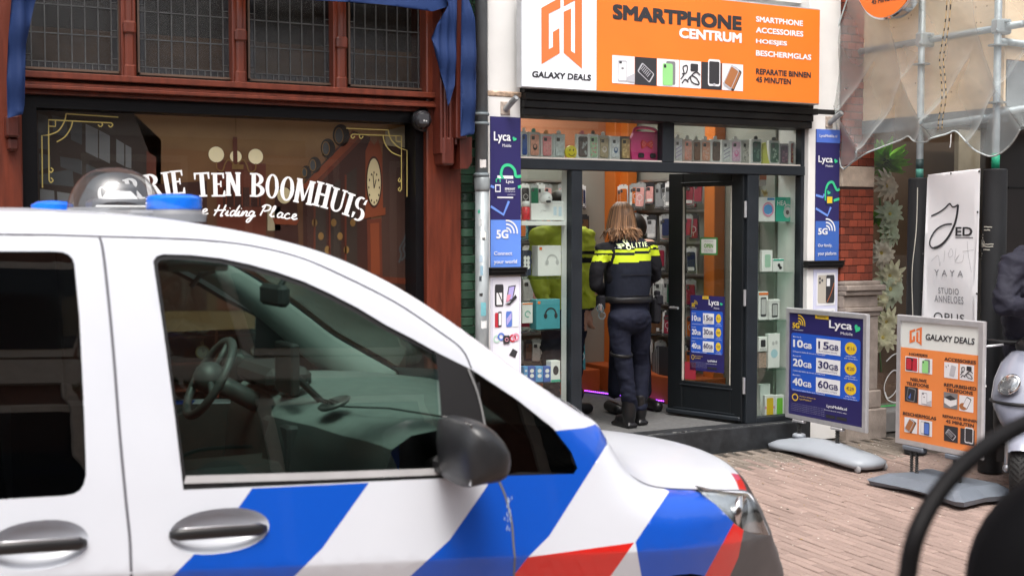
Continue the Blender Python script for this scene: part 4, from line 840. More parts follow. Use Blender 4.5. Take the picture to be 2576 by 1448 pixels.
# ---- pole stubs on the pillars
for px, py, lab in ((1270, 270, 'galvanised pole stub on a square plate above the drainpipe side poster'), (2084, 305, 'galvanised pole stub on a square plate beside the scaffold netting')):
    ps = thing('flagpole_socket', lab, 'pole socket', 'pole stubs'); c = FP(px, py, 0); 
    MB().box(c + Vector((-.035, -.008, -.05)), c + Vector((.035, -.001, .035)), bev=.002).build('plate', M('weathered_steel', (.5, .42, .36), .7, .2, var=.3, scale=40), ps)
    mb = MB(); mb.tube([c + Vector((0, -.004, -.015)), c + Vector((.02, -.12, .055))], .02, 14, caps=False); mb.tube([c + Vector((0, -.004, -.015)), c + Vector((.02, -.118, .054))], .016, 14); mb.build('socket', M('galvanised', (.42, .44, .45), .45, .6, var=.2, scale=30), ps, 'auto')
    mb = MB(); [mb.ball(c + Vector((a, -.01, b)), .005, 8) for a in (-.027, .027) for b in (-.042, .027)]; mb.build('bolts', M('weathered_steel', (0, 0, 0)), ps)
# ---- pillar posters
def pillar_poster(side):
    if side == 'left': t = thing('pillar_poster', 'tall navy and pale blue mobile network panel by the drainpipe', 'poster'); a, b, zt, zb, zm = X(1232), X(1308), Z(1232, 293), Z(1232, 672), Z(1232, 553); bot = mPl
    else: t = thing('pillar_poster', 'tall navy mobile network panel with blue top strip by the brick pier', 'poster'); a, b, zt, zb, zm = X(2048), X(2107), Z(2048, 325), Z(2048, 656), Z(2048, 556); bot = P('blue_mid', (.05, .14, .5))
    fr = FY(0); MB().box((a, -.008, zb), (b, -.001, zt)).build('panel', mNv, t); fs = Sub(fr, a, b, zb, zt, .009); hm = (zm - zb) / (zt - zb)
    MB().poly(fs, [(0, 0), (1, 0), (1, hm), (0, hm)], .001).build('lower_panel', bot, t)
    mb = MB(); wd = (b - a) * .085; kx = (zt - zb) / (b - a)
    if side == 'left':
        lyca_logo(t, fs, .1, .85, .80, .9)
        mb.line(fr, [fr_pt(fs, p) for p in spline([(.42, .585), (.34, .62), (.42, .67), (.62, .68), (.78, .65), (.82, .61), (.9, .605), (1, .61)], 5)], wd, .011, 0); mb.build('clover_line', mGn, t); mb = MB(); mb.line(fr, [fr_pt(fs, p) for p in ((.9, .535), (1, .54))], wd, .011, 0); mb.build('clover_line', mGn, t); mb = MB(); mb.line(fr, [fr_pt(fs, p) for p in ((.0, .54), (.12, .53))], wd * .9, .011); mb.line(fr, [fr_pt(fs, p) for p in ((0, .405), (.42, .35), (.6, .44))], wd * .9, .011); mb.build('zigzag_line', P('line_blue', (.16, .3, .8)), t)
        MB().rect(fs, .22, .74, .46, .61, .002, 0).build('sim_sheet', mWt, t); MB().rect(fs, .12, .82, .47, .59, .003).build('sim_card', mNv, t)
        lettering('Lyca', fs, .5, .75, .555, .582, mWt, t, .005, bold=.03); lettering('SIMKAART', fs, .46, .8, .515, .53, mWt, t, .005, bold=.05); lettering('HIER VERKRIJGBAAR', fs, .46, .8, .5, .508, mWt, t, .005); lettering('LycaMobile.nl', fs, .55, .8, .48, .488, mWt, t, .005)
        mb = MB(); mb.ring(fs, .24, .575, .07, .03, -30, 220, .005, 0, 12, .016); mb.build('clover', mGn, t); mb = MB(); mb.rect(fs, .14, .32, .5, .55, .005); mb.build('chip', mWt, t); MB().rect(fs, .17, .29, .508, .542, .006).build('chip_core', mNv, t)
        five_g(t, fs, .18, .86, .19, .285, mWt, bot); lettering('Connect', fs, .1, .7, .08, .105, mWt, t, .005, bold=.02); lettering('your world', fs, .1, .86, .015, .05, mWt, t, .005, bold=.02)
    else:
        MB().poly(fs, [(0, .9), (1, .9), (1, 1), (0, 1)], .001).build('top_strip', P('blue_top', (.08, .17, .62)), t); lettering('LycaMobile.nl', fs, .12, .86, .935, .962, mWt, t, .004, bold=.02)
        lyca_logo(t, fs, .08, .9, .715, .8)
        mb.line(fr, [fr_pt(fs, p) for p in spline([(.42, .46), (.42, .54), (.52, .59), (.7, .6), (.82, .56), (.9, .54), (1, .55)], 5)], wd, .011); mb.build('clover_line', mGn, t); mb = MB(); mb.line(fr, [fr_pt(fs, p) for p in ((.76, .46), (1, .475))], wd, .011); mb.build('clover_line', mGn, t)
        mb = MB(); mb.line(fr, [fr_pt(fs, p) for p in ((.0, .5), (.3, .485), (.36, .51))], wd * .9, .011); mb.line(fr, [fr_pt(fs, p) for p in ((0, .4), (.5, .345), (.64, .41))], wd * .9, .011); mb.build('zigzag_line', P('line_blue', (.16, .3, .8)), t)
        mb = MB(); mb.rect(fs, .42, .72, .43, .55, .004, 0, .03); mb.build('lock', P('lock_navy', (.02, .05, .12)), t); MB().rect(fs, .46, .68, .44, .49, .006).build('chip', mYe, t); mb = MB(); heart(mb, fs, .52, .52, .16, .006); mb.build('heart_mark', mGn, t)
        five_g(t, fs, .1, .8, .2, .28, mWt, bot); lettering('Our family,', fs, .1, .7, .1, .13, mWt, t, .005, bold=.02); lettering('your platform', fs, .1, .88, .035, .07, mWt, t, .005, bold=.02)
def fr_pt(fs, p): return (fs.a + (fs.b - fs.a) * p[0], fs.c + (fs.d - fs.c) * p[1])
pillar_poster('left'); pillar_poster('right')
for a, b, p0, p1, px in ((1226, 1318, 672, 692, 1270), (2024, 2115, 655, 673, 2070)):
    mb = MB(); z1 = Z(px, p0); z0 = Z(px, p1); hh = z1 - z0
    for q0, q1, pj in ((0, .35, .03), (.35, .8, .045), (.8, 1, .055)): mb.box((X(a), -pj, z0 + hh * q0), (X(b), .02, z0 + hh * q1), bev=.004)
    mb.build('pillar_ledge', m_cor, shop)
# phone picture posters lower on the pillars
pl = thing('accessory_poster', 'white poster of phone cases, screens and watches low on the drainpipe side pillar', 'poster'); a, b, z0, z1 = X(1232), X(1309), Z(1232, 960), Z(1232, 697)
MB().box((a, -.006, z0), (b, -.001, z1)).build('sheet', P('poster_lilac_white', (.78, .78, .86)), pl); fs = Sub(FY(0), a, b, z0, z1, .007)
mb = MB(); mb.line(fs, [(.05, .98), (.95, .98), (.95, .02), (.05, .02)], .012, .001, 0, True); mb.build('border', P('border_grey', (.45, .45, .6)), pl)
ms = [P('pic_black', (0, 0, 0)), P('pic_white', (0, 0, 0)), P('pic_pink', (.75, .3, .4)), P('pic_lilac', (.45, .4, .75)), P('pic_blue', (0, 0, 0)), P('pic_red', (0, 0, 0)), P('pic_mint', (.5, .7, .6))]
mb = MB(); mb.rect(fs, .14, .42, .72, .93, .002, 0, .03); mb.rect(fs, .19, .37, .735, .85, .003, 1); mb.line(fs, [(.18, .9), (.4, .74)], .03, .004, 0); mb.poly(fs, [(.5, .76), (.72, .78), (.82, .92), (.58, .91)], .003, 0); mb.poly(fs, [(.53, .77), (.7, .79), (.78, .91), (.6, .9)], .004, 3); mb.poly(fs, [(.5, .76), (.6, .77), (.66, .83), (.54, .83)], .0045, 2); mb.poly(fs, [(.44, .735), (.62, .73), (.86, .8), (.8, .83), (.62, .755)], .005, 0); mb.build('photo_print', ms, pl)
mb = MB(); mb.rect(fs, .14, .3, .52, .66, .002, 5, .02); mb.rect(fs, .24, .36, .525, .67, .003, 0, .02); mb.rect(fs, .26, .345, .54, .655, .004, 1); mb.rect(fs, .5, .7, .52, .67, .002, 4, .03); mb.poly(fs, [(.52, .53), (.68, .6), (.68, .66), (.52, .6)], .003, 3); mb.rect(fs, .72, .9, .52, .67, .002, 1); mb.line(fs, [(.72, .52), (.9, .52), (.9, .67), (.72, .67)], .008, .003, 6, True); mb.build('photo_print', ms, pl)
mb = MB(); [mb.ring(fs, u, v, .09, .05, 0, 360, .002 + k * .0006, c, 16, .03) for k, (u, v, c) in enumerate(((.2, .41, 6), (.34, .43, 4), (.72, .41, 5), (.82, .42, 2)))]; mb.rect(fs, .4, .62, .36, .44, .006, 0, .03); mb.ring(fs, .51, .4, .05, .02, 0, 360, .007, 2, 14, .016); mb.poly(fs, [(.6, .25), (.8, .22), (.88, .28), (.72, .31)], .003, 0); mb.build('photo_print', ms, pl)
pr2 = thing('phone_poster', 'white poster showing a dark and a pale phone on the pillar by the brick pier', 'poster'); a, b, z0, z1 = X(2046), X(2106), Z(2046, 960), Z(2046, 678)
MB().box((a, -.006, z0), (b, -.001, z1)).build('sheet', P('poster_lilac', (.62, .63, .8)), pr2); fs = Sub(FY(0), a, b, z0, z1, .007)
for v0, v1 in ((.68, .97), (.36, .65)):
    mb = MB(); mb.rect(fs, .12, .9, v0, v1, .001, 1); mb.rect(fs, .16, .55, v0 + .02, v1 - .02, .002, 2 if v0 > .5 else 0, .04); mb.rect(fs, .5, .86, v0 + .02, v1 - .02, .003, 0, .04); [mb.oval(fs, u, v1 - dv, .04, .013, .004, 3) for u, dv in ((.24, .05), (.24, .085), (.34, .067))]; mb.line(fs, spline([(.55, v0 + .03), (.7, v0 + .1), (.84, v0 + .2)], 5), .03, .004, 4); mb.rect(fs, .52, .66, v1 - .12, v1 - .05, .005, 1); mb.build('photo_print', [ms[0], ms[1], P('pic_titan', (.5, .46, .4)), P('pic_lens', (.08, .08, .09)), P('pic_flare', (.45, .14, .06))], pr2)
# ================================================================== goods in the windows
m_clear = GL('clear_box', (.93, .94, .93), .1, .6)
def case_box(px0, px1, pyt, pyb, y, label, card, art, accent=None, tab=None, style=0, rz=0):
    fr = FY(y); a = fr.px(px0, pyb); b = fr.px(px1, pyt); w_ = b[0] - a[0]; h_ = Z((px0 + px1) / 2, pyt, y) - (zb := ztr1 + .012)
    t = thing('boxed_phone_case', label, 'phone case', 'boxed phone cases on the window shelf', ((a[0] + b[0]) / 2, y, zb)); t.rotation_euler = (0, 0, rz); f = Fr((0, 0, 0), (1, 0, 0), (0, 0, 1))
    MB().box((-w_ / 2, 0, 0), (w_ / 2, .028, h_), bev=.003).build('box', M('card_%d_%d_%d' % tuple(int(c * 99) for c in card), card, .35, var=.05), t)
    mb = MB(); mb.poly(f, rrect(-w_ * .36, w_ * .36, h_ * .1, h_ * .9, .012), .001, 0, .008)
    mb.rect(f, -w_ * .3, -w_ * .02, h_ * .7, h_ * .84, .0095, 1, .005)
    ms = [M('art_%d_%d_%d' % tuple(int(c * 99) for c in art), art, .4, var=.3, scale=55), M('lens_island', (0, 0, 0)), M('acc_%d_%d_%d' % tuple(int(c * 99) for c in (accent or (.8, .8, .8))), accent or (.8, .8, .8), .4, var=.1)]
    rnd = random.Random(label)
    if style == 1:
        for k in range(9): c = (rnd.uniform(-.26, .26) * w_, rnd.uniform(.16, .66) * h_); mb.oval(f, *c, w_ * .08, w_ * .1, .0098 + k * .0001, 2, 8)
    elif style == 2: [mb.line(f, [(-w_ * .33, h_ * (.2 + .16 * k)), (w_ * .33, h_ * (.36 + .16 * k))], w_ * .07, .0098, 2) for k in range(3)]
    elif style == 3: mb.oval(f, 0, h_ * .42, w_ * .2, w_ * .24, .0098, 2, 14); mb.oval(f, 0, h_ * .45, w_ * .12, w_ * .13, .01, 0, 12)
    elif style == 4:
        for k in range(5): c = (0, h_ * (.2 + .1 * k)); mb.ring(f, (-1) ** k * w_ * .12, c[1], w_ * .13, w_ * .04, 0, 360, .0098, 2, 10)
    mb.build('case', ms, t)
    if tab: mb = MB(); mb.rect(f, -w_ * .18, w_ * .18, h_, h_ + .022, -.012, 0, .008, .004); mb.ring(f, 0, h_ + .014, .012, .004, 0, 360, -.006, 0, 10); mb.build('hanger_tab', M('tab_%d_%d_%d' % tuple(int(c * 99) for c in tab), tab, .5, var=0), t)
def tz(a): return 1274.3 + a * .3124
def ty(a): return 268.3 + a * .3124
W_ = (.84, .84, .84); G_ = (.66, .66, .65)
for (a, b, c, d, lab, card, art, acc, tab, stl) in (
    (118, 165, 200, 405, 'white boxed case with plain blue back, nearest the drainpipe side pillar', W_, (.05, .12, .4), None, W_, 0), (175, 268, 205, 405, 'grey boxed peach case with black dot and teal hanger', G_, (.8, .38, .28), (.03, .03, .03), (.05, .4, .36), 3),
    (275, 368, 220, 405, 'grey boxed pink swirl case with orange hanger', G_, (.75, .28, .3), (.8, .45, .4), (.75, .35, .1), 4), (375, 472, 220, 408, 'pale empty looking boxed case next to the smiley disc', (.66, .7, .7), (.6, .65, .65), None, W_, 0),
    (562, 660, 222, 415, 'white boxed dark flower case beside the smiley disc', W_, (.12, .09, .09), (.4, .42, .42), (.7, .2, .25), 1), (662, 735, 222, 418, 'white boxed mint case with flamingo coloured dots', W_, (.45, .62, .42), (.75, .35, .35), (.1, .1, .1), 1),
    (736, 826, 232, 420, 'kraft brown boxed case with a pale figure blob', (.6, .56, .5), (.5, .4, .27), (.8, .7, .66), W_, 3), (828, 915, 238, 425, 'white carton with a dark blue phone picture', W_, (.72, .73, .75), (.06, .13, .3), None, 3),
    (915, 998, 240, 425, 'gold glitter case in a dark box beside the pink tablet case', (.16, .14, .13), (.55, .38, .18), (.8, .6, .3), None, 1),
    (1345, 1415, 252, 440, 'white boxed case with purple diagonal stripes next to the mullion', W_, (.66, .64, .68), (.35, .27, .5), W_, 2), (1418, 1495, 262, 440, 'coral boxed case with a ring mark', (.62, .5, .46), (.75, .33, .26), (.7, .5, .45), G_, 4), (1497, 1562, 268, 442, 'brown leather look boxed case', (.45, .4, .37), (.22, .12, .08), None, G_, 0),
    (1562, 1640, 268, 442, 'peach boxed case with dotted front', (.7, .6, .55), (.7, .36, .26), (.75, .5, .4), W_, 1), (1642, 1725, 264, 445, 'white framed dark brown case', W_, (.15, .1, .085), None, W_, 0), (1730, 1803, 268, 445, 'white boxed case with loose flower sketch', W_, (.7, .7, .7), (.3, .28, .4), None, 2),
    (1803, 1885, 266, 447, 'pale pink boxed case with a pink flower', W_, (.75, .5, .65), (.75, .2, .42), W_, 3), (1885, 1955, 268, 448, 'grey speckled boxed case', (.6, .6, .57), (.55, .54, .5), (.3, .3, .28), None, 1), (1968, 2052, 264, 450, 'white boxed dark green marble case with black hook', W_, (.02, .08, .06), (.1, .22, .17), (.1, .1, .1), 1),
    (2112, 2195, 274, 452, 'white boxed green leaf case with yellow price tag', W_, (.06, .13, .09), (.4, .5, .42), (.1, .1, .1), 1), (2198, 2265, 298, 455, 'dark violet patterned boxed case', (.3, .28, .3), (.1, .05, .09), (.3, .15, .2), None, 1), (2268, 2370, 278, 460, 'white boxed wine red case with gold lines, nearest the brick pier side', W_, (.25, .04, .03), (.5, .3, .1), (.6, .1, .1), 2)):
    case_box(tz(a), tz(b), ty(c), ty(d), .17 + random.uniform(0, .03), lab, card, art, acc, tab, stl, random.uniform(-.12, .12))
t = thing('yellow_wedge_box', 'yellow green wedge shaped pack between two green boxed cases', 'box'); x0, x1 = X(tz(2055), .18), X(tz(2115), .18); zt = Z(tz(2070), ty(288), .18)
MB().prism([(x0, .18, ztr1 + .012), (x1, .18, ztr1 + .012), (x1 - .02, .18, ztr1 + .06), (x0 + .03, .18, zt), (x0 + .005, .18, zt - .01)], (0, .03, 0)).build('pack', M('lime_card', (.6, .6, .08), .5), t, fix=True)
sm = thing('smiley_disc', 'round yellow smiley face disc standing among the boxed cases', 'toy'); c = FP(tz(521), ty(366), .17); c.z = ztr1 + .012 + .047; f = Fr(c, (1, 0, 0), (0, 0, 1))
mb = MB(); mb.lathe([(.04, 0), (.046, .004), (.046, .016), (.04, .02)], c + Vector((0, .02, 0)), (0, -1, 0), 26); mb.build('disc', M('smiley_yellow', (.85, .7, .04), .35), sm, 'auto')
mb = MB(); mb.oval(f, -.014, .014, .004, .008, .003); mb.oval(f, .014, .014, .004, .008, .003); mb.ring(f, 0, 0, .026, .004, 205, 335, .003, 0, 14); mb.build('face', M('face_black', (.03, .02, .01), .5), sm)
pk = thing('pink_tablet_case', 'bright pink foam tablet case with carry handle and red bow in the window', 'tablet case'); m_pk = M('pink_foam', (.75, .06, .25), .6, var=.08); PF = FY(.16); zb = ztr1 + .012
def pz(a, b): p = PF.px(tz(a), ty(b)); return (p[0], p[1])
mb = MB(); zt = pz(1120, 210)[1]; xa_, xb_ = pz(1002, 300)[0], pz(1245, 300)[0]
out = [(xa_ + .012, zb), (xb_ - .008, zb), (xb_ - .002, zb + .09), (xb_ - .012, zb + .1), (xb_, zb + .14), (xb_ - .02, zt - .01), (xb_ - .04, zt + .005), (xa_ + .03, zt + .005), (xa_ + .002, zt - .04), (xa_, zb + .08)]
mb.prism([PF.at(*p) for p in out], (0, .03, 0)); mb.build('shell', m_pk, pk, fix=True)
mb = MB(); hz = pz(1120, 172)[1]; mb.tube([PF.at(*p, -.015) for p in spline([(xa_ + .03, zt - .01), (xa_ + .045, hz - .006), ((xa_ + xb_) / 2, hz + .003), (xb_ - .045, hz - .01), (xb_ - .03, zt - .01)], 6)], .011, 8); mb.build('carry_handle', m_pk, pk, True)
cx, cz = (xa_ + xb_) / 2, zb + .115; mb = MB()
for s in (-1, 1): mb.poly(PF, [(cx, cz), (cx + s * .012, cz + .02), (cx + s * .04, cz + .032), (cx + s * .05, cz + .01), (cx + s * .042, cz - .03), (cx + s * .012, cz - .014)][::s], .002, 0, .01); [mb.oval(PF, cx + s * a, cz + b, .003, .003, .0135, 1, 8) for a, b in ((.03, .015), (.03, -.01), (.04, .0), (.02, .004))]
mb.oval(PF, cx, cz, .01, .012, .01, 0, 12, .006); mb.build('bow', [M('bow_red', (.75, .03, .03), .5), mWt], pk)
for s in (-1, 1): mb = MB(); mb.rect(PF, cx + s * .05 - .022, cx + s * .05 + .022, zb + .022, zb + .055, .002, 0, .012, .012); mb.build('stand_foot', M('rubber_black', (.03, .03, .035), .6), pk)
# ---- side windows: glass shelves and boxed goods
def glass_shelf(p0, p1, py, y0, y1): return MB().box((X(p0, y0), y0, Z((p0 + p1) / 2, py, y0) - .006), (X(p1, y0) + .0, y1, Z((p0 + p1) / 2, py, y0)), bev=.001).build('glass_shelf', GL('shelf_glass', (.75, .9, .84), .12, .5), shop)
MB().box((X(1426, .12), .12, STEP), (X(1437, .12), .2, ztr0), bev=.003).build('white_post', mw, shop); MB().box((X(2003, .14) , .14, STEP), (X(2014, .14), .55, ztr0), bev=.003).build('white_post', mw, shop)
MB().box((X(1908, .5), .55, STEP), (X(2020, .5), .57, ztr0)).build('display_back', M('pale_green_board', (.5, .54, .48), .5, var=.05), shop)
for py in (560, 685, 806, 928): glass_shelf(1904, 2006, py, .16, .5)
MB().box((X(1312, .14), .14, Z(1370, 562, .14) - .014), (X(1426, .14), .45, Z(1370, 556, .14)), bev=.002).build('white_shelf', mw, shop)
for py in (699, 830): glass_shelf(1312, 1424, py, .2, .5)
def goods(name, label, px0, px1, pyt, pyb, y, d_, mats, deco=None, cat='box', rz=0): 
    a = FP(px0, pyb, y); b = FP(px1, pyt, y); return carton(name, label, cat, ((a.x + b.x) / 2, y, FP((px0 + px1) / 2, pyb, y).z + .001), b.x - a.x, FP((px0 + px1) / 2, pyt, y).z - FP((px0 + px1) / 2, pyb, y).z, d_, mats, rz, 0, deco)
def d_phones(c): return lambda mb, f, w_, h_: (mb.ring(f, w_ * .1, h_ * .5, w_ * .22, w_ * .06, 0, 180, .002, 0, 16), mb.oval(f, w_ * .1 - w_ * .22, h_ * .45, w_ * .07, w_ * .1, .003, 0), mb.oval(f, w_ * .1 + w_ * .22, h_ * .45, w_ * .07, w_ * .1, .003, 0), mb.rect(f, -w_ * .45, -w_ * .34, h_ * .86, h_ * .95, .003, 1))
def d_label(mb, f, w_, h_): mb.rect(f, -w_ * .4, w_ * .4, h_ * .1, h_ * .22, .002, 0); mb.rect(f, -w_ * .3, w_ * .3, h_ * .3, h_ * .8, .002, 1, .008)
def d_phone(mb, f, w_, h_): mb.rect(f, -w_ * .3, w_ * .3, h_ * .12, h_ * .8, .002, 0, .008); mb.rect(f, -w_ * .24, w_ * .24, h_ * .2, h_ * .74, .003, 1, .005); mb.rect(f, -w_ * .5, w_ * .5, h_ * .88, h_ * .97, .002, 2)
rx = lambda a: 1878 + a * .4633; ry = lambda a: 402.4 + a * .4633
mor = M('box_orange', (.75, .18, .03), .45); mgr = M('box_green', (.05, .42, .3), .45); mbl = M('box_blue', (.1, .32, .65), .45); mpk = M('box_pink', (.75, .3, .45), .45); msil = M('box_silver', (.5, .5, .5), .4)
def d_swirl(mb, f, w_, h_): mb.oval(f, w_ * .05, h_ * .5, w_ * .3, h_ * .2, .002, 0); mb.ring(f, w_ * .05, h_ * .5, w_ * .32, .012, 0, 360, .003, 1, 18); mb.rect(f, 0, w_ * .45, h_ * .88, h_ * .97, .002, 2)
def d_head(mb, f, w_, h_): mb.oval(f, w_ * .18, h_ * .38, w_ * .24, w_ * .26, .002, 0); mb.oval(f, w_ * .18, h_ * .38, w_ * .1, w_ * .11, .003, 1); mb.ring(f, w_ * .2, h_ * .5, w_ * .22, w_ * .07, 20, 160, .002, 0, 14); text(mb, 'HEA', f, -w_ * .44, w_ * .1, h_ * .66, h_ * .86, .003, 2, .02)
goods('earphone_box', 'white box with blue and pink swirl beside the green headphone box', rx(66), rx(154), ry(203), ry(335), .2, .06, [mw, mbl, mpk, mbl], d_swirl); goods('headphone_box', 'green headphone box with lettering in the narrow right window', rx(158), rx(249), ry(203), ry(335), .2, .06, [mgr, msil, mdk, mw], d_head)
goods('small_pack', 'red and white pack on the gold tinsel in the narrow right window', rx(68), rx(106), ry(75), ry(142), .24, .03, [mw, mor], lambda mb, f, w_, h_: mb.rect(f, -w_ * .5, w_ * .5, h_ * .5, h_, .002))
goods('phone_case_carton', 'white carton with green phone case beside the small earbud carton', rx(82), rx(140), ry(490), ry(606), .2, .03, [mw, M('sage', (.35, .55, .42), .5)], lambda mb, f, w_, h_: mb.rect(f, -w_ * .25, w_ * .3, h_ * .2, h_ * .8, .002, 0, .01)); goods('earbud_carton', 'small white carton with black earbuds on the second glass shelf', rx(142), rx(200), ry(537), ry(606), .2, .03, [mw, mdk, mgr], lambda mb, f, w_, h_: (mb.oval(f, .005, h_ * .5, .014, .014, .002, 0), mb.oval(f, .02, h_ * .3, .014, .012, .002, 0), mb.rect(f, -w_ * .5, w_ * .5, h_ * .85, h_ * .98, .002, 1)))
goods('refurbished_phone_box', 'white and orange phone box on the third glass shelf', rx(64), rx(116), ry(715), ry(868), .22, .04, [mw, mdk, msil, mor], d_phone); goods('phone_box', 'white phone box with dark curved picture tilted on the third glass shelf', rx(118), rx(184), ry(757), ry(866), .2, .04, [mw, mdk, msil, mw], d_phone, rz=.2)
goods('charger_box', 'small white charger box above patterned packs', rx(66), rx(110), ry(960), ry(1038), .2, .04, [mw, msil, mdk], d_label); goods('earphone_pack', 'tall white earphone pack on the lowest glass shelf', rx(116), rx(180), ry(942), ry(1128), .2, .04, [mw, M('pack_aqua', (.4, .6, .68), .4), msil], lambda mb, f, w_, h_: (mb.oval(f, 0, h_ * .42, w_ * .3, w_ * .3, .002, 0), mb.oval(f, -.01, h_ * .72, .012, .015, .002, 1), mb.oval(f, .02, h_ * .74, .012, .015, .002, 1))); goods('pattern_pack', 'brown patterned pack under the small white charger box', rx(66), rx(108), ry(1045), ry(1128), .21, .04, [M('mottle', (.35, .25, .2), .5, var=.6, scale=90)])
goods('yellow_case_carton', 'white carton with a yellow phone case at the foot of the right window', rx(98), rx(152), ry(1275), ry(1402), .2, .03, [mw, M('case_yellow', (.75, .5, .03), .4), mpk], lambda mb, f, w_, h_: (mb.rect(f, -w_ * .34, w_ * .34, h_ * .1, h_ * .88, .002, 0, .008), mb.rect(f, -w_ * .5, w_ * .5, h_ * .42, h_ * .52, .0015, 1))); goods('green_case_carton', 'white carton with a bright green phone case at the foot of the right window', rx(154), rx(202), ry(1275), ry(1402), .2, .03, [mw, M('case_lime', (.2, .55, .06), .4)], lambda mb, f, w_, h_: mb.rect(f, -w_ * .34, w_ * .34, h_ * .1, h_ * .88, .002, 0, .008)); goods('plain_carton', 'plain white carton behind the yellow case carton', rx(72), rx(128), ry(1215), ry(1395), .28, .04, [mw])
mb = MB(); c = FP(rx(98), ry(180), .24)
for k in range(60): d = Vector((random.gauss(0, 1), random.gauss(0, 1), random.gauss(0, 1))).normalized(); mb.tube([c, c + d * .035 * random.uniform(.6, 1.1)], .0015, 4)
tag(mb.build('gold_tinsel', M('tinsel', (.6, .45, .15), .3, .6)), 'tuft of gold tinsel above the swirl box', 'tinsel')
lx = lambda a: 1173.7 + a * .3242; ly = lambda a: 402.4 + a * .3242
wc = thing('white_camera_ball', 'round white home camera standing on a white carton', 'camera'); c = FP(lx(614), ly(297), .18)
mb = MB(); mb.ball(c, .045, 20); mb.build('body', M('gloss_white', (.8, .8, .8), .2), wc, True); mb = MB(); mb.ball(c + Vector((0, -.036, -.022)), .015, 12, sc=(1.4, .8, .7)); mb.build('lens', mdk, wc, True); mb = MB(); mb.ball(c + Vector((0, -.044, .004)), .004, 8); mb.build('eye', mdk, wc); MB().box(c + Vector((.0, -.01, -.045)), c + Vector((.18, .04, -.018)), bev=.008).build('base', M('gloss_white', (0, 0, 0)), wc)
goods('camera_carton', 'long white carton under the round white camera', lx(500), lx(785), ly(338), ly(468), .17, .1, [mw, M('pale_blue_print', (.55, .68, .78), .5), msil], lambda mb, f, w_, h_: (mb.rect(f, w_ * .1, w_ * .18, h_ * .3, h_ * .8, .002, 0), mb.rect(f, w_ * .24, w_ * .32, h_ * .25, h_ * .8, .002, 0), mb.line(f, [(-w_ * .25, h_ * .45), (-w_ * .22, h_ * .6), (-w_ * .1, h_ * .55)], .003, .002, 1)))
rp = thing('red_bead_jar', 'clear jar of red beads with a white lid next to the camera carton', 'jar'); c = FP(lx(458), ly(466), .18); mb = MB(); mb.lathe([(.028, 0), (.03, .01), (.03, .085), (.024, .09)], c, n=18); mb.build('jar', M('red_beads', (.5, .02, .03), .3, var=.5, scale=90), rp, True); MB().lathe([(.027, .09), (.027, .125), (.02, .128)], c, n=18).build('lid', mw, rp, True)
goods('white_headphone_box', 'large white headphone box with orange badges', lx(553), lx(733), ly(665), ly(900), .22, .09, [mw, msil, mor], d_phones(0)); goods('dark_gadget_box', 'dark box of small gadgets beside the white headphone box', lx(430), lx(502), ly(702), ly(898), .24, .05, [M('box_navy', (.03, .04, .07), .4), mw, mbl], lambda mb, f, w_, h_: [mb.oval(f, -w_ * .2 + (k % 2) * w_ * .35, h_ * (.35 + .17 * (k // 2)), .012, .016, .002, 0) for k in range(6)])
goods('teal_headphone_box', 'teal box picturing black headphones', lx(540), lx(724), ly(1082), ly(1312), .22, .09, [mteal, mdk, mor], d_phones(0)); goods('earbud_box', 'small white and orange earbud box left of the teal headphone box', lx(432), lx(512), ly(1108), ly(1266), .24, .05, [mw, mgr, mor], lambda mb, f, w_, h_: (mb.ring(f, 0, h_ * .45, .02, .006, 0, 300, .002, 0, 12), mb.rect(f, -w_ * .5, w_ * .5, h_ * .92, h_ * .99, .002, 1)))
wx = lambda a: 1207.3 + a * .3012; wy = lambda a: 603.6 + a * .3012
goods('mouse_box', 'white and green box picturing a black computer mouse', wx(592), wx(670), wy(1008), wy(1185), .22, .07, [mw, mdk, mgr], lambda mb, f, w_, h_: (mb.oval(f, 0, h_ * .55, w_ * .3, h_ * .22, .002, 0), mb.rect(f, -w_ * .5, w_ * .5, 0, h_ * .12, .002, 1)))
for k, (a, b, s) in enumerate(((366, 400, 'left'), (402, 462, 'middle'), (466, 526, 'right'), (530, 590, 'right'))): goods('blue_plug_box', ['pale blue plug box next to the drainpipe side pillar', 'dark blue plug box with two white discs', 'sky blue plug box with two white discs', 'blue plug box beside the mouse box'][k], wx(a), wx(b), wy(1055), wy(1185), .22, .05, [mbl if k % 2 == 0 else M('box_deepblue', (.05, .12, .42), .45), mw], lambda mb, f, w_, h_: [mb.oval(f, 0, h_ * v, w_ * .28, w_ * .24, .002, 0) for v in (.4, .72)])
glass_shelf(1312, 1424, wy(1187), .2, .5)
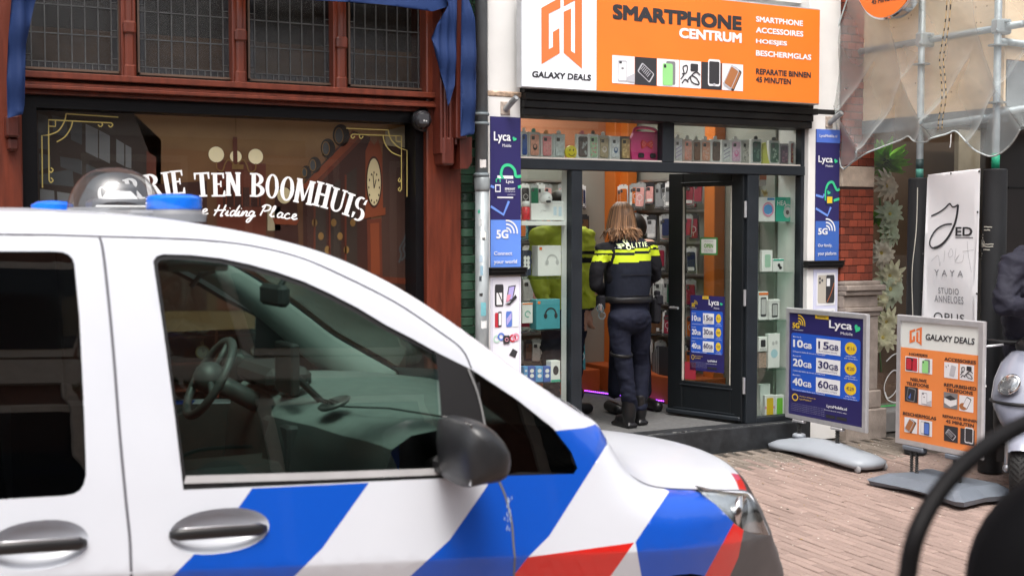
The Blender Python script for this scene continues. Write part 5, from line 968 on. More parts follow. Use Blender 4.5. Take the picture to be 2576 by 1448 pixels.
# ================================================================== sign stands
m_alus = M('brushed_aluminium', (.6, .6, .62), .38, .55, var=.08, scale=20)
def stand_panel(t, fr, u0, u1, v0, v1, bar=.03):
    def bx(name, a, b, c, d, n0, n1, mat, bev=.008):
        mm = Matrix(((fr.u.x, fr.v.x, fr.n.x, fr.o.x), (fr.u.y, fr.v.y, fr.n.y, fr.o.y), (fr.u.z, fr.v.z, fr.n.z, fr.o.z), (0, 0, 0, 1))); return MB().box((a, c, n0), (b, d, n1), bev=bev, mat=mm).build(name, mat, t)
    for side in (0, 1):                      # mitred snap frame
        for pts in ([(u0, v0), (u0 + bar, v0 + bar), (u0 + bar, v1 - bar), (u0, v1)], [(u1, v0), (u1, v1), (u1 - bar, v1 - bar), (u1 - bar, v0 + bar)], [(u0, v1), (u0 + bar, v1 - bar), (u1 - bar, v1 - bar), (u1, v1)], [(u0, v0), (u1, v0), (u1 - bar, v0 + bar), (u0 + bar, v0 + bar)]):
            mb = MB(); s = -1 if side else 1; f0 = [fr.at(*p, 0) for p in pts]; cu = sum(p[0] for p in pts) / 4; cv = sum(p[1] for p in pts) / 4
            ins = [(p[0] + (cu - p[0]) * .0 + math.copysign(.006, (u0 + u1) / 2 - p[0]) * 1, p[1] + math.copysign(.006, (v0 + v1) / 2 - p[1])) for p in pts]
            top = [fr.at(*p, s * .016) for p in ins]; mb.add(f0 + top, [(0, 1, 5, 4), (1, 2, 6, 5), (2, 3, 7, 6), (3, 0, 4, 7), (4, 5, 6, 7)]); mb.build('frame_bar', m_alus, t, fix=True)
    bx('panel', u0 + .005, u1 - .005, v0 + .005, v1 - .005, -.004, .004, m_alus, 0)
    MB().rect(fr, u0 + bar * .9, u1 - bar * .9, v0 + bar * .9, v1 - bar * .9, -.006).build('poster_back', mw, t)
    return bx
S1 = thing('pavement_sign_stand', 'pavement sign on pale grey arched base with navy blue data bundle poster', 'sign stand')
f1 = FX(6.15); a = f1.px(1973, 1046); b = f1.px(2185, 793); f1.o = Vector((6.15, 0, 0)); u0, u1, v0, v1 = a[0] + .02, b[0], a[1] - .005, b[1] + .01
bx1 = stand_panel(S1, f1, u0, u1, v0, v1); lyca_offer(S1, f1, u0 + .03, u1 - .03, v0 + .03, v1 - .03, .006)
def spring(t, p, h_, r=.018, n=5):
    mb = MB(); mb.tube([p, p + Vector((0, 0, h_))], r * .6, 8)
    for k in range(n * 2): mb.lathe([(r * .75, -.004), (r, 0), (r * .75, .004)], p + Vector((0, 0, h_ * (k + .5) / (n * 2))), n=10)
    return mb.build('spring', M('spring_black', (.02, .02, .02), .4), t)
def base_heights(L_, W, Hh):
    def top(u, v):
        a = 1 - min(abs(u) / L_, 1) ** 2; wv = W * (.72 + .28 * min(abs(u) / L_, 1) ** 2); e = min(abs(v) / wv, 1); return .05 + (Hh - .05) * (.12 + .88 * a) * (1 - e ** 2.4)
    return top
m_b1 = M('base_grey', (.3, .325, .36), .45, var=.06, scale=6, bump=.1, bscale=120)
L_, Wd = .5, .21; top = base_heights(L_, Wd, .135); cu, cx1 = (u0 + u1) / 2, 6.15
ol = []
for k in range(48):
    t = 2 * math.pi * k / 48; c_, s_ = math.cos(t), math.sin(t); uu = L_ * math.copysign(abs(c_) ** .55, c_); vv = Wd * (.72 + .28 * (abs(uu) / L_) ** 2) * math.copysign(abs(s_) ** .6, s_); ol.append((uu, vv))
mb = MB(); NR = 9; vs = []
for i in range(NR):
    k = 1 - i / (NR - 1) * .98
    for (p, q_) in ol: vs.append((cx1 + q_ * k, -(cu + p * k), gz(-cu) + top(p * k, q_ * k) * (1 if i else .8)))
nn = len(ol); fs_ = [(i * nn + k, i * nn + (k + 1) % nn, (i + 1) * nn + (k + 1) % nn, (i + 1) * nn + k) for i in range(NR - 1) for k in range(nn)]; fs_.append(tuple(range((NR - 1) * nn, NR * nn)))
low = len(vs)
for (p, q_) in ol: vs.append((cx1 + q_ * .97, -(cu + p * .98), gz(-cu) + .01 + .03 * (1 - (abs(p) / L_) ** 2)))
fs_ += [(k, low + k, low + (k + 1) % nn, (k + 1) % nn) for k in range(nn)]; fs_.append(tuple(range(low, low + nn)))
mb.add(vs, fs_); mb.build('base', m_b1, S1, True, fix=True)
for uu in (.17, .65):
    p = f1.at(u0 + (u1 - u0) * uu, 0, -.0); p.z = gz(p.y) + .12; MB().lathe([(.05, 0), (.045, .02), (.03, .026)], p - Vector((0, 0, .01)), n=18).build('spring_seat', m_b1, S1, True); spring(S1, p, v0 - p.z - .01); bx1('clamp', u0 + (u1 - u0) * uu - .06, u0 + (u1 - u0) * uu + .06, v0 - .02, v0 + .002, -.018, .018, m_alus)
for uu, vv in ((.455, -.12), (.455, .12)): MB().lathe([(.02, -.01), (.026, -.006), (.026, .006), (.02, .01)], (cx1 + vv, -(cu + uu), gz(-cu - uu) + .026), (1, 0, 0), 14).build('castor', M('castor_grey', (.3, .3, .31), .5), S1, True)
for uu, vv in ((-.38, -.1), (-.38, .1)): MB().lathe([(.022, -.018), (.026, -.012), (.024, .03), (.018, .045)], (cx1 + vv, -(cu + uu), gz(-cu - uu) + .018), (0, 0, 1), 12).build('foot', M('castor_grey', (0, 0, 0)), S1, True)
S2 = thing('pavement_sign_stand', 'pavement sign on dark blue grey slab base with orange accessories poster', 'sign stand')
f2 = FX(6.1); a = f2.px(2250, 1112); b = f2.px(2479, 808); u0, u1, v0, v1 = a[0] + .015, b[0], a[1], b[1]
bx2 = stand_panel(S2, f2, u0, u1, v0, v1, .032); fs = Sub(f2, u0 + .03, u1 - .03, v0 + .03, v1 - .03, .006)
MB().poly(fs, [(0, .77), (1, .77), (1, 1), (0, 1)], 0).build('poster_head', P('poster_grey_white', (.72, .75, .72)), S2); MB().poly(fs, [(0, 0), (1, 0), (1, .77), (0, .77)], 0).build('poster_body', P('orange_soft', (.82, .26, .07)), S2)
logo(S2, fs, lambda x, y: (.12 + (x - 200) / 632 * .16, .95 - (y + 200) / 1272 * .15), mOr2, .002); lettering('GALAXY DEALS', fs, .33, .93, .85, .9, mI, S2, .002, bold=.03, shear=.1)
for s_, a_, b_, c_, d_ in (('HOESJES', .12, .36, .705, .732), ('ACCESSOIRES', .57, .95, .7, .727), ('NIEUWE', .14, .35, .5, .527), ('TELEFOONS', .09, .38, .462, .489), ('REFURBISHED', .57, .96, .495, .522), ('TELEFOONS', .6, .92, .457, .484), ('BESCHERMGLAS', .05, .48, .21, .237), ('REPARATIE BINNEN', .56, .98, .245, .268), ('45 MINUTEN', .6, .94, .205, .232)): lettering(s_, fs, a_, b_, c_, d_, mI, S2, .002, bold=.04)
for a_, v_, kd in ((.07, .575, 'red'), (.25, .575, 'green'), (.57, .565, 'ear'), (.76, .565, 'cable'), (.07, .325, 'black'), (.25, .315, 'white'), (.57, .325, 'boxed'), (.76, .32, 'hand'), (.07, .07, 'glass'), (.26, .07, 'screen'), (.58, .06, 'board'), (.78, .06, 'dark')): pic(S2, fs, a_, a_ + .17, v_, v_ + .125, kd, .002)
m_b2 = M('base_slate', (.13, .15, .18), .5, var=.1, scale=8, bump=.15, bscale=90); cu2 = (u0 + u1) / 2 + .03; gy = gz(-cu2)
def slab(name, p, hh, x0=0):
    mb = MB(); n = len(p); low_ = [(6.1 + v * .93, -(cu2 + u * .97), gy + .012 + .02 * (1 - abs(u) / .42)) for u, v in p]; mid = [(6.1 + v, -(cu2 + u), gy + .045) for u, v in p]; up_ = [(6.1 + v * .72, -(cu2 + u * .72), gy + hh) for u, v in p]
    mb.add(low_ + mid + up_, [(k, (k + 1) % n, n + (k + 1) % n, n + k) for k in range(n)] + [(n + k, n + (k + 1) % n, 2 * n + (k + 1) % n, 2 * n + k) for k in range(n)] + [tuple(range(n))[::-1], tuple(range(2 * n, 3 * n))]); return mb.build(name, m_b2, S2, fix=True)
slab('base', [(-.40, -.24), (-.36, -.27), (-.05, -.235), (.05, -.235), (.36, -.27), (.40, -.24), (.36, .0), (.40, .24), (.36, .27), (.05, .235), (-.05, .235), (-.36, .27), (-.40, .24), (-.34, 0)], .095)
for uu in (.22, .72):
    for dv in (-.022, .022): p = f2.at(u0 + (u1 - u0) * uu + dv, 0, 0); p.z = gz(p.y) + .085; spring(S2, p, v0 - p.z - .02, .014)
    bx2('clamp', u0 + (u1 - u0) * uu - .09, u0 + (u1 - u0) * uu + .09, v0 - .03, v0 + .002, -.022, .022, m_b2)
MB().lathe([(.02, -.012), (.03, -.008), (.03, .008), (.02, .012)], (5.93, -(cu2 + .2), gz(-cu2 - .2) + .03), (1, 0, 0), 14).build('castor', M('castor_grey', (0, 0, 0)), S2, True); MB().lathe([(.02, -.012), (.03, -.008), (.03, .008), (.02, .012)], (6.27, -(cu2 + .2), gz(-cu2 - .2) + .03), (1, 0, 0), 14).build('castor', M('castor_grey', (0, 0, 0)), S2, True)
mb = MB(); mb.tube([f2.at(u1, .66, -.01), (6.75, -1.4, .66)], .004, 6); tag(mb.build('tie_cord', mw), 'white cord tying the orange sign stand to the black sleeved pole', 'cord')
# ================================================================== brick pier, neighbour window
pier = thing('brick_pier', 'red brick pier with pale stone band and moulded stone foot beside the phone shop', 'pier')
xp0, xp1 = X(2110) + .002, X(2192); yP = -.02
MB().box((xp0 + .004, yP + .006, 0), (xp1 - .004, .3, 8.5)).build('pier_core', M('mortar_dark', (.05, .03, .025), .9), pier)
m_rb = M('red_brick', (.24, .045, .02), .6, var=.35, scale=40, bump=.3, island=.6, bscale=90); m_st = M('sandstone', (.55, .45, .36), .8, var=.15, scale=20, bump=.3, bscale=90); m_sg2 = M('grey_stone', (.3, .25, .215), .85, var=.25, scale=14, bump=.35, bscale=70)
zb0, zb1 = Z(2150, 470, yP), Z(2150, 419, yP); zf = Z(2150, 706, yP)
MB().box((xp0, yP - .004, zb0), (xp1, .1, zb1), bev=.004).build('stone_band', m_st, pier)
wid = xp1 - xp0; cell = wid / 4; rowh = .0585
dbk = {}
def brk(w_):
    k = round(w_, 4)
    if k not in dbk: dbk[k] = shared(MB().box((-w_ / 2 + .002, -.02, -rowh / 2 + .0025), (w_ / 2 - .002, .02, rowh / 2 - .0025), bev=.003), m_rb)
    return dbk[k]
z = zf + rowh / 2; r_ = 0
while z < 3.5:
    if not (zb0 - rowh / 2 < z < zb1 + rowh / 2):
        xs = [xp0, xp0 + cell, xp0 + 2 * cell, xp0 + 3 * cell, xp1] if r_ % 2 else [xp0, xp0 + cell * .5, xp0 + 1.5 * cell, xp0 + 2.5 * cell, xp0 + 3.5 * cell, xp1]
        for a, b in zip(xs, xs[1:]):
            o = bpy.data.objects.new('brick', brk(b - a)); o.location = ((a + b) / 2, yP + .02 + random.uniform(-.0015, .0015), z); o.rotation_euler = (0, 0, random.uniform(-.006, .006)); link(o, pier)
    z += rowh; r_ += 1
mb = MB(); zz = zf
for p0, p1, pj in ((706, 716, .045), (716, 730, .075), (730, 742, .055), (742, 772, .03), (772, 783, .06), (783, 795, .045)): mb.box((xp0 - .0, yP - pj, Z(2150, p1)), (xp1 + pj * .9, .1, Z(2150, p0)), bev=.006)
mb.build('stone_moulding', m_sg2, pier)
MB().box((xp0, yP - .035, .36), (xp1 + .03, .1, Z(2150, 795)), bev=.006).build('stone_shaft', m_sg2, pier); MB().box((xp0, yP - .06, .22), (xp1 + .05, .1, .36), bev=.01).build('stone_step', m_sg2, pier); MB().box((xp0, yP - .09, -.02), (xp1 + .08, .1, .22), bev=.01).build('stone_plinth', m_sg2, pier)
nb = thing('flower_shop_front', 'dark shop window filled with large paper flowers behind the scaffold', 'building')
xn0, xn1 = xp1 + .002, xp1 + 3.2
MB().box((xn0, .02, 0), (xn1, .25, .16), bev=.006).build('stall_riser', M('riser_grey', (.2, .19, .18), .7, var=.2), nb); MB().box((xn0, .05, .16), (xn1, .2, .2)).build('sill', M('sill_grey', (.3, .3, .29), .6), nb); MB().box((xn0, .045, .2), (xn0 + .8, .06, .212)).build('green_tape', M('tape_green', (.1, .5, .15), .5), nb)
MB().box((xn0, .1, .2), (X(2485, .1), .106, 2.9)).build('window_glass', GL('dim_glass', (.94, .93, .9), .04, .5), nb); MB().box((X(2485, .1), .06, .2), (xn1, .2, 2.9)).build('dark_panel', M('panel_brown', (.03, .022, .02), .35, var=.3, scale=3), nb); MB().box((X(2534, .05), .05, 1.94), (xn1, .062, 1.955)).build('panel_joint', m_cor, nb)
MB().box((xn0, 1.3, 0), (xn1, 1.35, 3.2)).build('back_wall', M('shop_brown', (.15, .09, .055), .7, var=.3, scale=1.5), nb); MB().box((xn0, .15, 0), (xn1, 1.3, .18)).build('window_floor', M('floor_brown', (.12, .07, .04), .6), nb); MB().box((xn0, .02, 2.9), (xn1, .3, 8.5)).build('upper_wall', m_rb, nb); MB().box((xn0, .25, 2.85), (xn1, 1.35, 2.95)).build('shop_ceiling', M('tan_ceiling', (.3, .19, .11), .7), nb)
MB().box((9.0, .9, 1.6), (9.5, .95, 2.5)).build('hanging_panel', M('panel_cream', (.45, .4, .33), .6), nb); MB().box((9.62, .88, .2), (9.7, .96, 2.85)).build('white_column', mw, nb)
mb = MB()
for p in (((2225, 985), (2232, 1000), (2250, 985), (2262, 950), (2250, 930), (2232, 945), (2222, 975), (2232, 1005), (2262, 1010), (2290, 990)), ((2228, 908), (2245, 892), (2262, 885), (2285, 870), (2300, 860))): u = spline([FY(.1).px(*q_) for q_ in p], 5); mb.line(FY(.1), u, .009, .004)
tag(mb.build('window_scribble', mw), 'white looping painted line on the flower shop window', 'lettering')
ft = thing('added_flower_light', 'long light fitting in the flower shop window ceiling', 'lamp'); MB().box((xn0 + .1, .3, 2.8), (xn1 - .2, .42, 2.84)).build('housing', m_alu, ft); MB().box((xn0 + .12, .31, 2.79), (xn1 - .22, .41, 2.799)).build('diffuser', M('added_fill_glow', (1, .95, .85), emit=9, var=0), ft)  # unseen glowing strip, added to brighten the paper flowers behind the glass
# paper flowers
def petal(mb, c, d, n, L_, w_, curl, mi):
    d = d.normalized(); s = d.cross(n).normalized(); pts = []
    for i in range(6):
        t = i / 5; ww = w_ * math.sin(math.pi * (.12 + .8 * t)) ; p = c + d * L_ * t + n * (curl * math.sin(t * 2.6)); pts += [p - s * ww + n * .012 * ww / w_, p, p + s * ww + n * .012 * ww / w_]
    mb.add(pts, [(i * 3 + k, i * 3 + k + 1, i * 3 + 4 + k, i * 3 + 3 + k) for i in range(5) for k in range(2)], mi)
m_petal = M('paper_petal', (.85, .87, .66), .8, var=.1, scale=9); m_petw = M('paper_petal_white', (.82, .8, .72), .8, var=.08, scale=9); m_petc = M('flower_centre', (.6, .5, .15), .8, var=.3, scale=60); m_leafb = M('bright_leaf', (.2, .5, .03), .6, var=.35, scale=12); m_petg = M('paper_petal_sage', (.62, .74, .6), .8, var=.1)
for k, (px, py, r_, col, lab) in enumerate(((2222, 470, .14, 1, 'pale drooping paper flower just under the bright green pompom'), (2234, 540, .13, 2, 'sage green paper flower beside the small green tuft'), (2230, 590, .12, 2, 'second sage paper flower below the small green tuft'), (2212, 636, .13, 1, 'white broad petalled paper flower halfway up the garland'), (2233, 690, .14, 0, 'cream paper flower with long petals level with the brick pier foot'), (2232, 728, .16, 2, 'largest sage paper flower with splayed petals'), (2206, 752, .1, 0, 'small cream paper flower tucked by the stone moulding'), (2224, 806, .13, 0, 'yellowish cream paper flower above the garland end'), (2216, 850, .14, 0, 'cream paper flower at the bottom of the garland'))):
    t = thing('paper_flower', lab, 'flower', 'paper flower garland'); y = .32; c = FP(px, py, y := .2); rnd = random.Random(k); n = Vector((rnd.uniform(-.5, .1), -1, rnd.uniform(-.3, .3))).normalized(); x = n.orthogonal().normalized(); yv = n.cross(x)
    for ring_, (cnt, ll) in enumerate(((13, 1), (10, .7))):
        mb = MB(); 
        for i in range(cnt): a = 2 * math.pi * (i + .5 * ring_) / cnt + rnd.uniform(-.1, .1); petal(mb, c + n * .01 * ring_, x * math.cos(a) + yv * math.sin(a), n, r_ * ll * rnd.uniform(.85, 1.1), r_ * .17, .03 + .03 * ring_, 0)
        mb.build('petals', [m_petal, m_petw, m_petg][col], t, True)
    mb = MB(); mb.ball(c + n * .02, r_ * .16, 10); mb.build('centre', m_petc, t, True)
mb = MB(); c0 = FP(2215, 450, .42)
for k in range(9): p = FP(2212, 440 + 55 * k, .42); mb.tube([p, FP(2216, 440 + 55 * (k + 1), .42)], .008, 6)
tag(mb.build('garland_stem', M('stem_green', (.08, .2, .05), .7)), 'green stem carrying the paper flower garland', 'stem')
for (px, py, r_, lab) in ((2228, 405, .17, 'big bright green leafy pompom above the paper flowers'), (2204, 548, .07, 'small bright green leafy tuft among the paper flowers')):
    t = thing('leaf_pompom', lab, 'plant'); c = FP(px, py, .3); mb = MB(); rnd = random.Random(px)
    for k in range(90 if r_ > .1 else 60):
        d = Vector((rnd.gauss(0, 1), rnd.gauss(0, 1), rnd.gauss(0, 1))).normalized(); petal(mb, c + d * r_ * .15, d, d.orthogonal().normalized(), r_ * rnd.uniform(.7, 1.1), r_ * .12, .02, 0)
    mb.build('leaves', m_leafb, t, True); mb = MB(); mb.ball(c, r_ * .3, 10); mb.build('core', M('stem_green', (0, 0, 0)), t, True)
# ================================================================== scaffold
m_galv = M('scaffold_tube', (.36, .41, .43), .5, .35, var=.25, scale=16, bump=.2); m_foam = M('foam_black', (.012, .013, .015), .6, var=.4, scale=10, bump=.2, stretch=(1, 1, .3)); m_ply = M('plywood', (.82, .63, .41), .75, var=.12, scale=3, stretch=(1, 1, 6), bump=.1)
xs_ = 6.88; poles = [(xs_, XP(2310, 600, xs_).y), (xs_, XP(2500, 600, xs_).y)]
sc = thing('scaffold', 'galvanised tube scaffold frame standing in front of the flower shop', 'scaffold')
for k, (x, y) in enumerate(poles + [(9.2, poles[1][1]), (9.2, poles[0][1])]):
    MB().tube([(x, y, gz(y) - .01), (x, y, 4.2)], .0245, 16).build('standard', m_galv, sc, True)
    if k < 2:
        for zz in (2.40, 2.78): MB().lathe([(.026, -.004), (.062, -.004), (.062, .004), (.026, .004)], (x, y, zz if k == 0 else zz + .05), n=16).build('rosette', m_galv, sc)
zl = 2.955
MB().tube([(xs_ + .06, XP(2160, 125, xs_ + .06).y, zl), (xs_ + .06, poles[1][1] - .15, zl)], .0245, 14).build('ledger', m_galv, sc, True)
MB().tube([(xs_, poles[0][1] + .05, 2.33), (xs_, poles[1][1] - .0, 2.36)], .024, 14).build('ledger', m_galv, sc, True)
MB().tube([(xs_, poles[1][1], 2.86), (9.2, poles[1][1], 2.82)], .024, 14).build('ledger', m_galv, sc, True); MB().tube([(xs_, poles[1][1], 2.38), (9.2, poles[1][1], 2.75)], .024, 14).build('brace', m_galv, sc, True)
for (x, y) in poles:
    mb = MB(); mb.box((x - .035, y - .035, zl - .05), (x + .1, y + .035, zl + .05), bev=.012); mb.tube([(x + .03, y - .07, zl + .03), (x + .03, y + .05, zl + .03)], .012, 8); mb.tube([(x - .05, y - .02, zl - .03), (x + .03, y - .02, zl - .03)], .01, 8); mb.build('coupler', m_galv, sc)
hb = thing('plywood_hoarding', 'pale plywood boxed platform held between the scaffold poles', 'hoarding'); zh = 2.43; yh = poles[1][1] + .03
MB().box((xs_ + .1, yh, zh), (xs_ + .118, .03, 3.25)).build('board', m_ply, hb); MB().box((xs_ + .1, yh, 3.253), (xs_ + .118, .03, 4.1)).build('board', m_ply, hb)
for k in range(3): MB().box((xs_ + .12 + k * .75, yh, 2.75 + .0), (xs_ + .12 + k * .75 + .745, yh + .018, 3.25 if k else 3.4)).build('board', m_ply, hb)
MB().box((xs_ + .12, yh + .02, zh), (9.4, .03, zh + .04)).build('platform', M('platform_grey', (.12, .12, .12), .7), hb); MB().box((xs_ + .09, yh - .01, zh - .1), (xs_ + .13, .03, zh - .002)).build('edge_beam', M('beam_grey', (.2, .22, .23), .6), hb); MB().box((xs_ + .13, yh, zh), (9.4, yh + .018, 2.745)).build('grey_board', M('beam_grey', (0, 0, 0)), hb)
mb = MB(); rnd = random.Random(3)
for k in range(46): mb.oval(FX(xs_ + .1), rnd.uniform(.02, -yh - .03), rnd.uniform(2.5, 3.6), .006, .006, .0015, 0, 8)
mb.build('screw_marks', M('screw', (.25, .17, .1), .7), hb)
# poles' foam sleeves
for (x, y), zt, lab in ((poles[0], XP(2300, 447, xs_).z, 'black foam sleeve on the scaffold pole nearer the brick pier'), (poles[1], XP(2500, 424, xs_).z, 'black foam sleeve with white paint scratches on the scaffold pole by the scooter rider')):
    t = thing('pole_sleeve', lab, 'pole sleeve'); MB().lathe([(.03, zt - .004), (.07, zt - .004), (.078, zt - .012), (.08, .3), (.08, gz(y) + .01)][::-1], (x, y, 0), n=28).build('foam', m_foam, t, 'auto')
    mb = MB(); rnd = random.Random(5); fx_ = Fr((x, y, 0), (0, -1, 0), (0, 0, 1))
    class Cyl(Fr):
        def at(s, u, v, n=0.0): a = u / .08; return Vector((x - math.cos(a) * (.0805 + n), y - math.sin(a) * (.0805 + n), v))
    cy = Cyl((0, 0, 0), (1, 0, 0), (0, 0, 1))
    if y < -1: 
        for vv, l_ in ((1.62, .08), (1.6, .07), (1.505, .09), (1.49, .085), (1.47, .06)): mb.line(cy, [(-.02 + k * .012 + rnd.uniform(0, .004), vv + rnd.uniform(-.002, .002)) for k in range(int(l_ / .012))], .006, .001)
        for k in range(40): mb.oval(cy, -.04 + rnd.gauss(0, .012), 1.5 + rnd.gauss(0, .03), .004, .006, .001, 0, 6)
    else:
        mb.line(cy, spline([(.05, 1.9), (.045, 1.6), (.02, 1.3), (.03, 1.0), (.04, .7)], 6), .006, .001)
    ms0 = M('scratch_pale', (.5, .48, .42), .8); so_ = mb.build('scratches', ms0, t); so_['kind'] = 'stuff'
    MB().lathe([(.0265, zt + .0), (.0265, zt + .1)], (x, y, 0), n=16).build('tape_band', M('tape_turquoise' if y > -1 else 'tape_green2', (.15, .5, .4) if y > -1 else (.02, .4, .22), .5), t, True)
    if y > -1: MB().lathe([(.0268, zt + .06), (.0268, zt + .13)], (x, y, 0), n=16).build('tape_label', M('tape_dark', (.03, .06, .06), .5), t, True)
# banner
BN = thing('fashion_banner', 'white vinyl banner with thin black lettering strung between the two black sleeves', 'banner'); xb_ = xs_ - .085; BF = FX(xb_); tl = BF.px(2331, 440); tr = BF.px(2467, 424); zb_ = .45
def bmap(u, v): return (xb_ + .012 * math.sin((u - tl[0]) * 7 + v * 1.3) + .006 * math.sin(v * 9 + u * 5), -u, v)
lp = [(tl[0] + .0, tl[1]), (tr[0], tr[1]), (tr[0] - .005, zb_), (tl[0] - .055, zb_)]
panel('sheet', [lp], lambda a, b: inpoly(a, b, lp), bmap, [M('banner_white', (.8, .8, .82), .5, var=.04, scale=4, bump=.1)], None, BN, .03)
class BFr(Fr):
    def at(s, u, v, n=0.0): p = bmap(u, v); return Vector((p[0] - n, p[1], p[2]))
bf = BFr((xb_, 0, 0), (0, -1, 0), (0, 0, 1)); bp = lambda a, b: BF.px(2012.1 + a * .3707, 402.4 + b * .3707)
mb = MB(); k1 = [bp(*p) for p in spline([(882, 380), (940, 355), (985, 325), (1018, 297), (1040, 318), (1060, 316), (1080, 304)], 5)]; mb.line(bf, k1, .011, .003)
k2 = [bp(*p) for p in spline([(1080, 304), (1070, 370), (1050, 440), (1010, 520), (960, 575), (905, 597), (880, 575), (885, 530), (920, 475), (975, 442), (1035, 434)], 6)]; mb.line(bf, k2, [.018 if i < 30 else .012 for i in range(len(k2))], .003); mb.build('lettering', mI, BN)
def bt(s_, x0, x1, yt, yb, bold=0, sp=1, m_=mI): a_ = bp(x0, yb); b_ = bp(x1, yt); lettering(s_, bf, a_[0], b_[0], a_[1], b_[1], m_, BN, .003, bold=bold, sp=sp)
bt('ED', 1058, 1175, 455, 515, .03); a_ = bp(1058, 526); b_ = bp(1178, 526); mb = MB(); mb.line(bf, [(a_[0], a_[1]), (b_[0], a_[1])], .005, .003); mb.build('underline', mI, BN)
mg = P('grey_ink', (.2, .2, .22)); bt('Y A Y A', 908, 1118, 750, 784, 0, 1.1, mg); bt('STUDIO', 932, 1085, 872, 905, 0, 1.15, mg); bt('ANNELOES', 902, 1118, 928, 962, 0, 1.15, mg); bt('OPUS', 895, 1120, 1048, 1090, 0, 1.1)
mb = MB(); 
for p in (((890, 685), (915, 660), (940, 650), (950, 720), (955, 690)), ((985, 615), (980, 690)), ((1010, 640), (1030, 600), (1045, 640), (1020, 660), (1010, 630)), ((1065, 600), (1060, 680), (1090, 640), (1060, 690), (1110, 690), (1120, 640)), ((1140, 550), (1150, 640), (1175, 760)), ((1110, 620), (1185, 610))): mb.line(bf, [bp(*q_) for q_ in spline(p, 4)], .003, .003)
mb.build('pencil_scribble', P('pencil', (.45, .45, .47)), BN)
mb = MB()
for p in ((862, 108), (1036, 92), (1222, 78), (850, 370), (1212, 354), (832, 636), (1212, 628), (820, 896), (1212, 906)): mb.oval(bf, *bp(*p), .008, .008, .003, 0, 10)
mb.build('eyelets', M('eyelet', (.12, .12, .12), .4, .6), BN)
# netting
def net_material():
    m = bpy.data.materials.new('debris_net'); m.use_nodes = True; t = m.node_tree; t.nodes.remove(t.nodes['Principled BSDF']); L = t.links; out = t.nodes['Material Output']
    tr = t.nodes.new('ShaderNodeBsdfTransparent'); df = t.nodes.new('ShaderNodeBsdfDiffuse'); df.inputs[0].default_value = (.62, .68, .68, 1); tl_ = t.nodes.new('ShaderNodeBsdfTranslucent'); tl_.inputs[0].default_value = (.55, .62, .62, 1); ms_ = t.nodes.new('ShaderNodeMixShader'); ms_.inputs[0].default_value = .4; L.new(df.outputs[0], ms_.inputs[1]); L.new(tl_.outputs[0], ms_.inputs[2])
    tc = t.nodes.new('ShaderNodeTexCoord'); wv = t.nodes.new('ShaderNodeTexNoise'); wv.inputs['Scale'].default_value = 7; mr = t.nodes.new('ShaderNodeMapRange'); mr.inputs[1].default_value = .3; mr.inputs[2].default_value = .7; mr.inputs[3].default_value = .15; mr.inputs[4].default_value = .18
    L.new(tc.outputs['Object'], wv.inputs['Vector']); L.new(wv.outputs['Fac'], mr.inputs[0]); lw = t.nodes.new('ShaderNodeLayerWeight'); lw.inputs[0].default_value = .5; ad = t.nodes.new('ShaderNodeMath'); ad.operation = 'MULTIPLY_ADD'; ad.inputs[1].default_value = .7; L.new(lw.outputs['Facing'], ad.inputs[0]); L.new(mr.outputs[0], ad.inputs[2])
    mx = t.nodes.new('ShaderNodeMixShader'); L.new(ad.outputs[0], mx.inputs[0]); L.new(tr.outputs[0], mx.inputs[1]); L.new(ms_.outputs[0], mx.inputs[2]); L.new(mx.outputs[0], out.inputs['Surface']); return m
NT = thing('debris_netting', 'sheer grey debris netting draped over the plywood hoarding and scaffold', 'netting'); xn = xs_ - .12; NF = FX(xn)
nlp = [NF.px(*p) for p in ((2140, -150), (2126, 0), (2106, 100), (2099, 180), (2104, 260), (2110, 307), (2113, 420), (2150, 408), (2190, 386), (2220, 370), (2262, 352), (2281, 343), (2303, 356), (2335, 357), (2362, 349), (2385, 338), (2403, 330), (2425, 352), (2448, 376), (2475, 390), (2496, 393), (2522, 382), (2552, 358), (2580, 328), (2640, 300), (2640, -150))]
zmin = 2.1
def nmap(u, v):
    k = max(0, min(1, (2.9 - v) / .8)); r1 = 1 - abs(math.sin(u * 4.1 + v * 2.3 + .5 * math.sin(v * 3))); r2 = 1 - abs(math.sin(u * 6.5 - v * 5.2)); return (xn + .02 * math.sin(u * 9 + v * 4) - .05 * r1 ** 5 * (.35 + k) - .05 * k * r2 ** 4 + .01 * math.sin(v * 14 + u * 10), -u, v)
panel('net', [nlp], lambda a, b: inpoly(a, b, nlp), nmap, [net_material()], None, NT, .014)
mb = MB(); hem = [Vector(nmap(*p)) + Vector((-.004, 0, 0)) for p in nlp[1:-2]]; mb.tube(spline([tuple(p) for p in hem], 3), .006, 6); mb.build('gathered_hem', M('hem_grey', (.5, .55, .55), .8, var=.3, scale=40), NT)
mb = MB()
for off in (0, .035):
    pts = spline([NF.px(*p) for p in ((2398, -60), (2392, 40), (2384, 100), (2376, 150), (2380, 200), (2382, 250), (2374, 300), (2372, 330))], 8)
    cord = MB().tube([NF.at(p[0] + off, p[1], .05) for p in pts], .0028, 6).build('lacing_cord', M('cord_tan', (.5, .36, .18), .8), NT, True); mb = MB()
    for k in range(0, len(pts) - 1, 3): mb.tube([NF.at(pts[k][0] + off, pts[k][1], .05), NF.at(pts[k + 1][0] + off, pts[k + 1][1], .05)], .0042, 6)
    fl_ = mb.build('cord_flecks', M('cord_black', (.03, .03, .03), .8), cord); fl_['kind'] = 'stuff'
mb = MB(); mb.tube([NF.at(*NF.px(*p), .05) for p in ((2405, 338), (2404, 360), (2402, 372))], .003, 6); mb.build('loose_string', mw, NT)
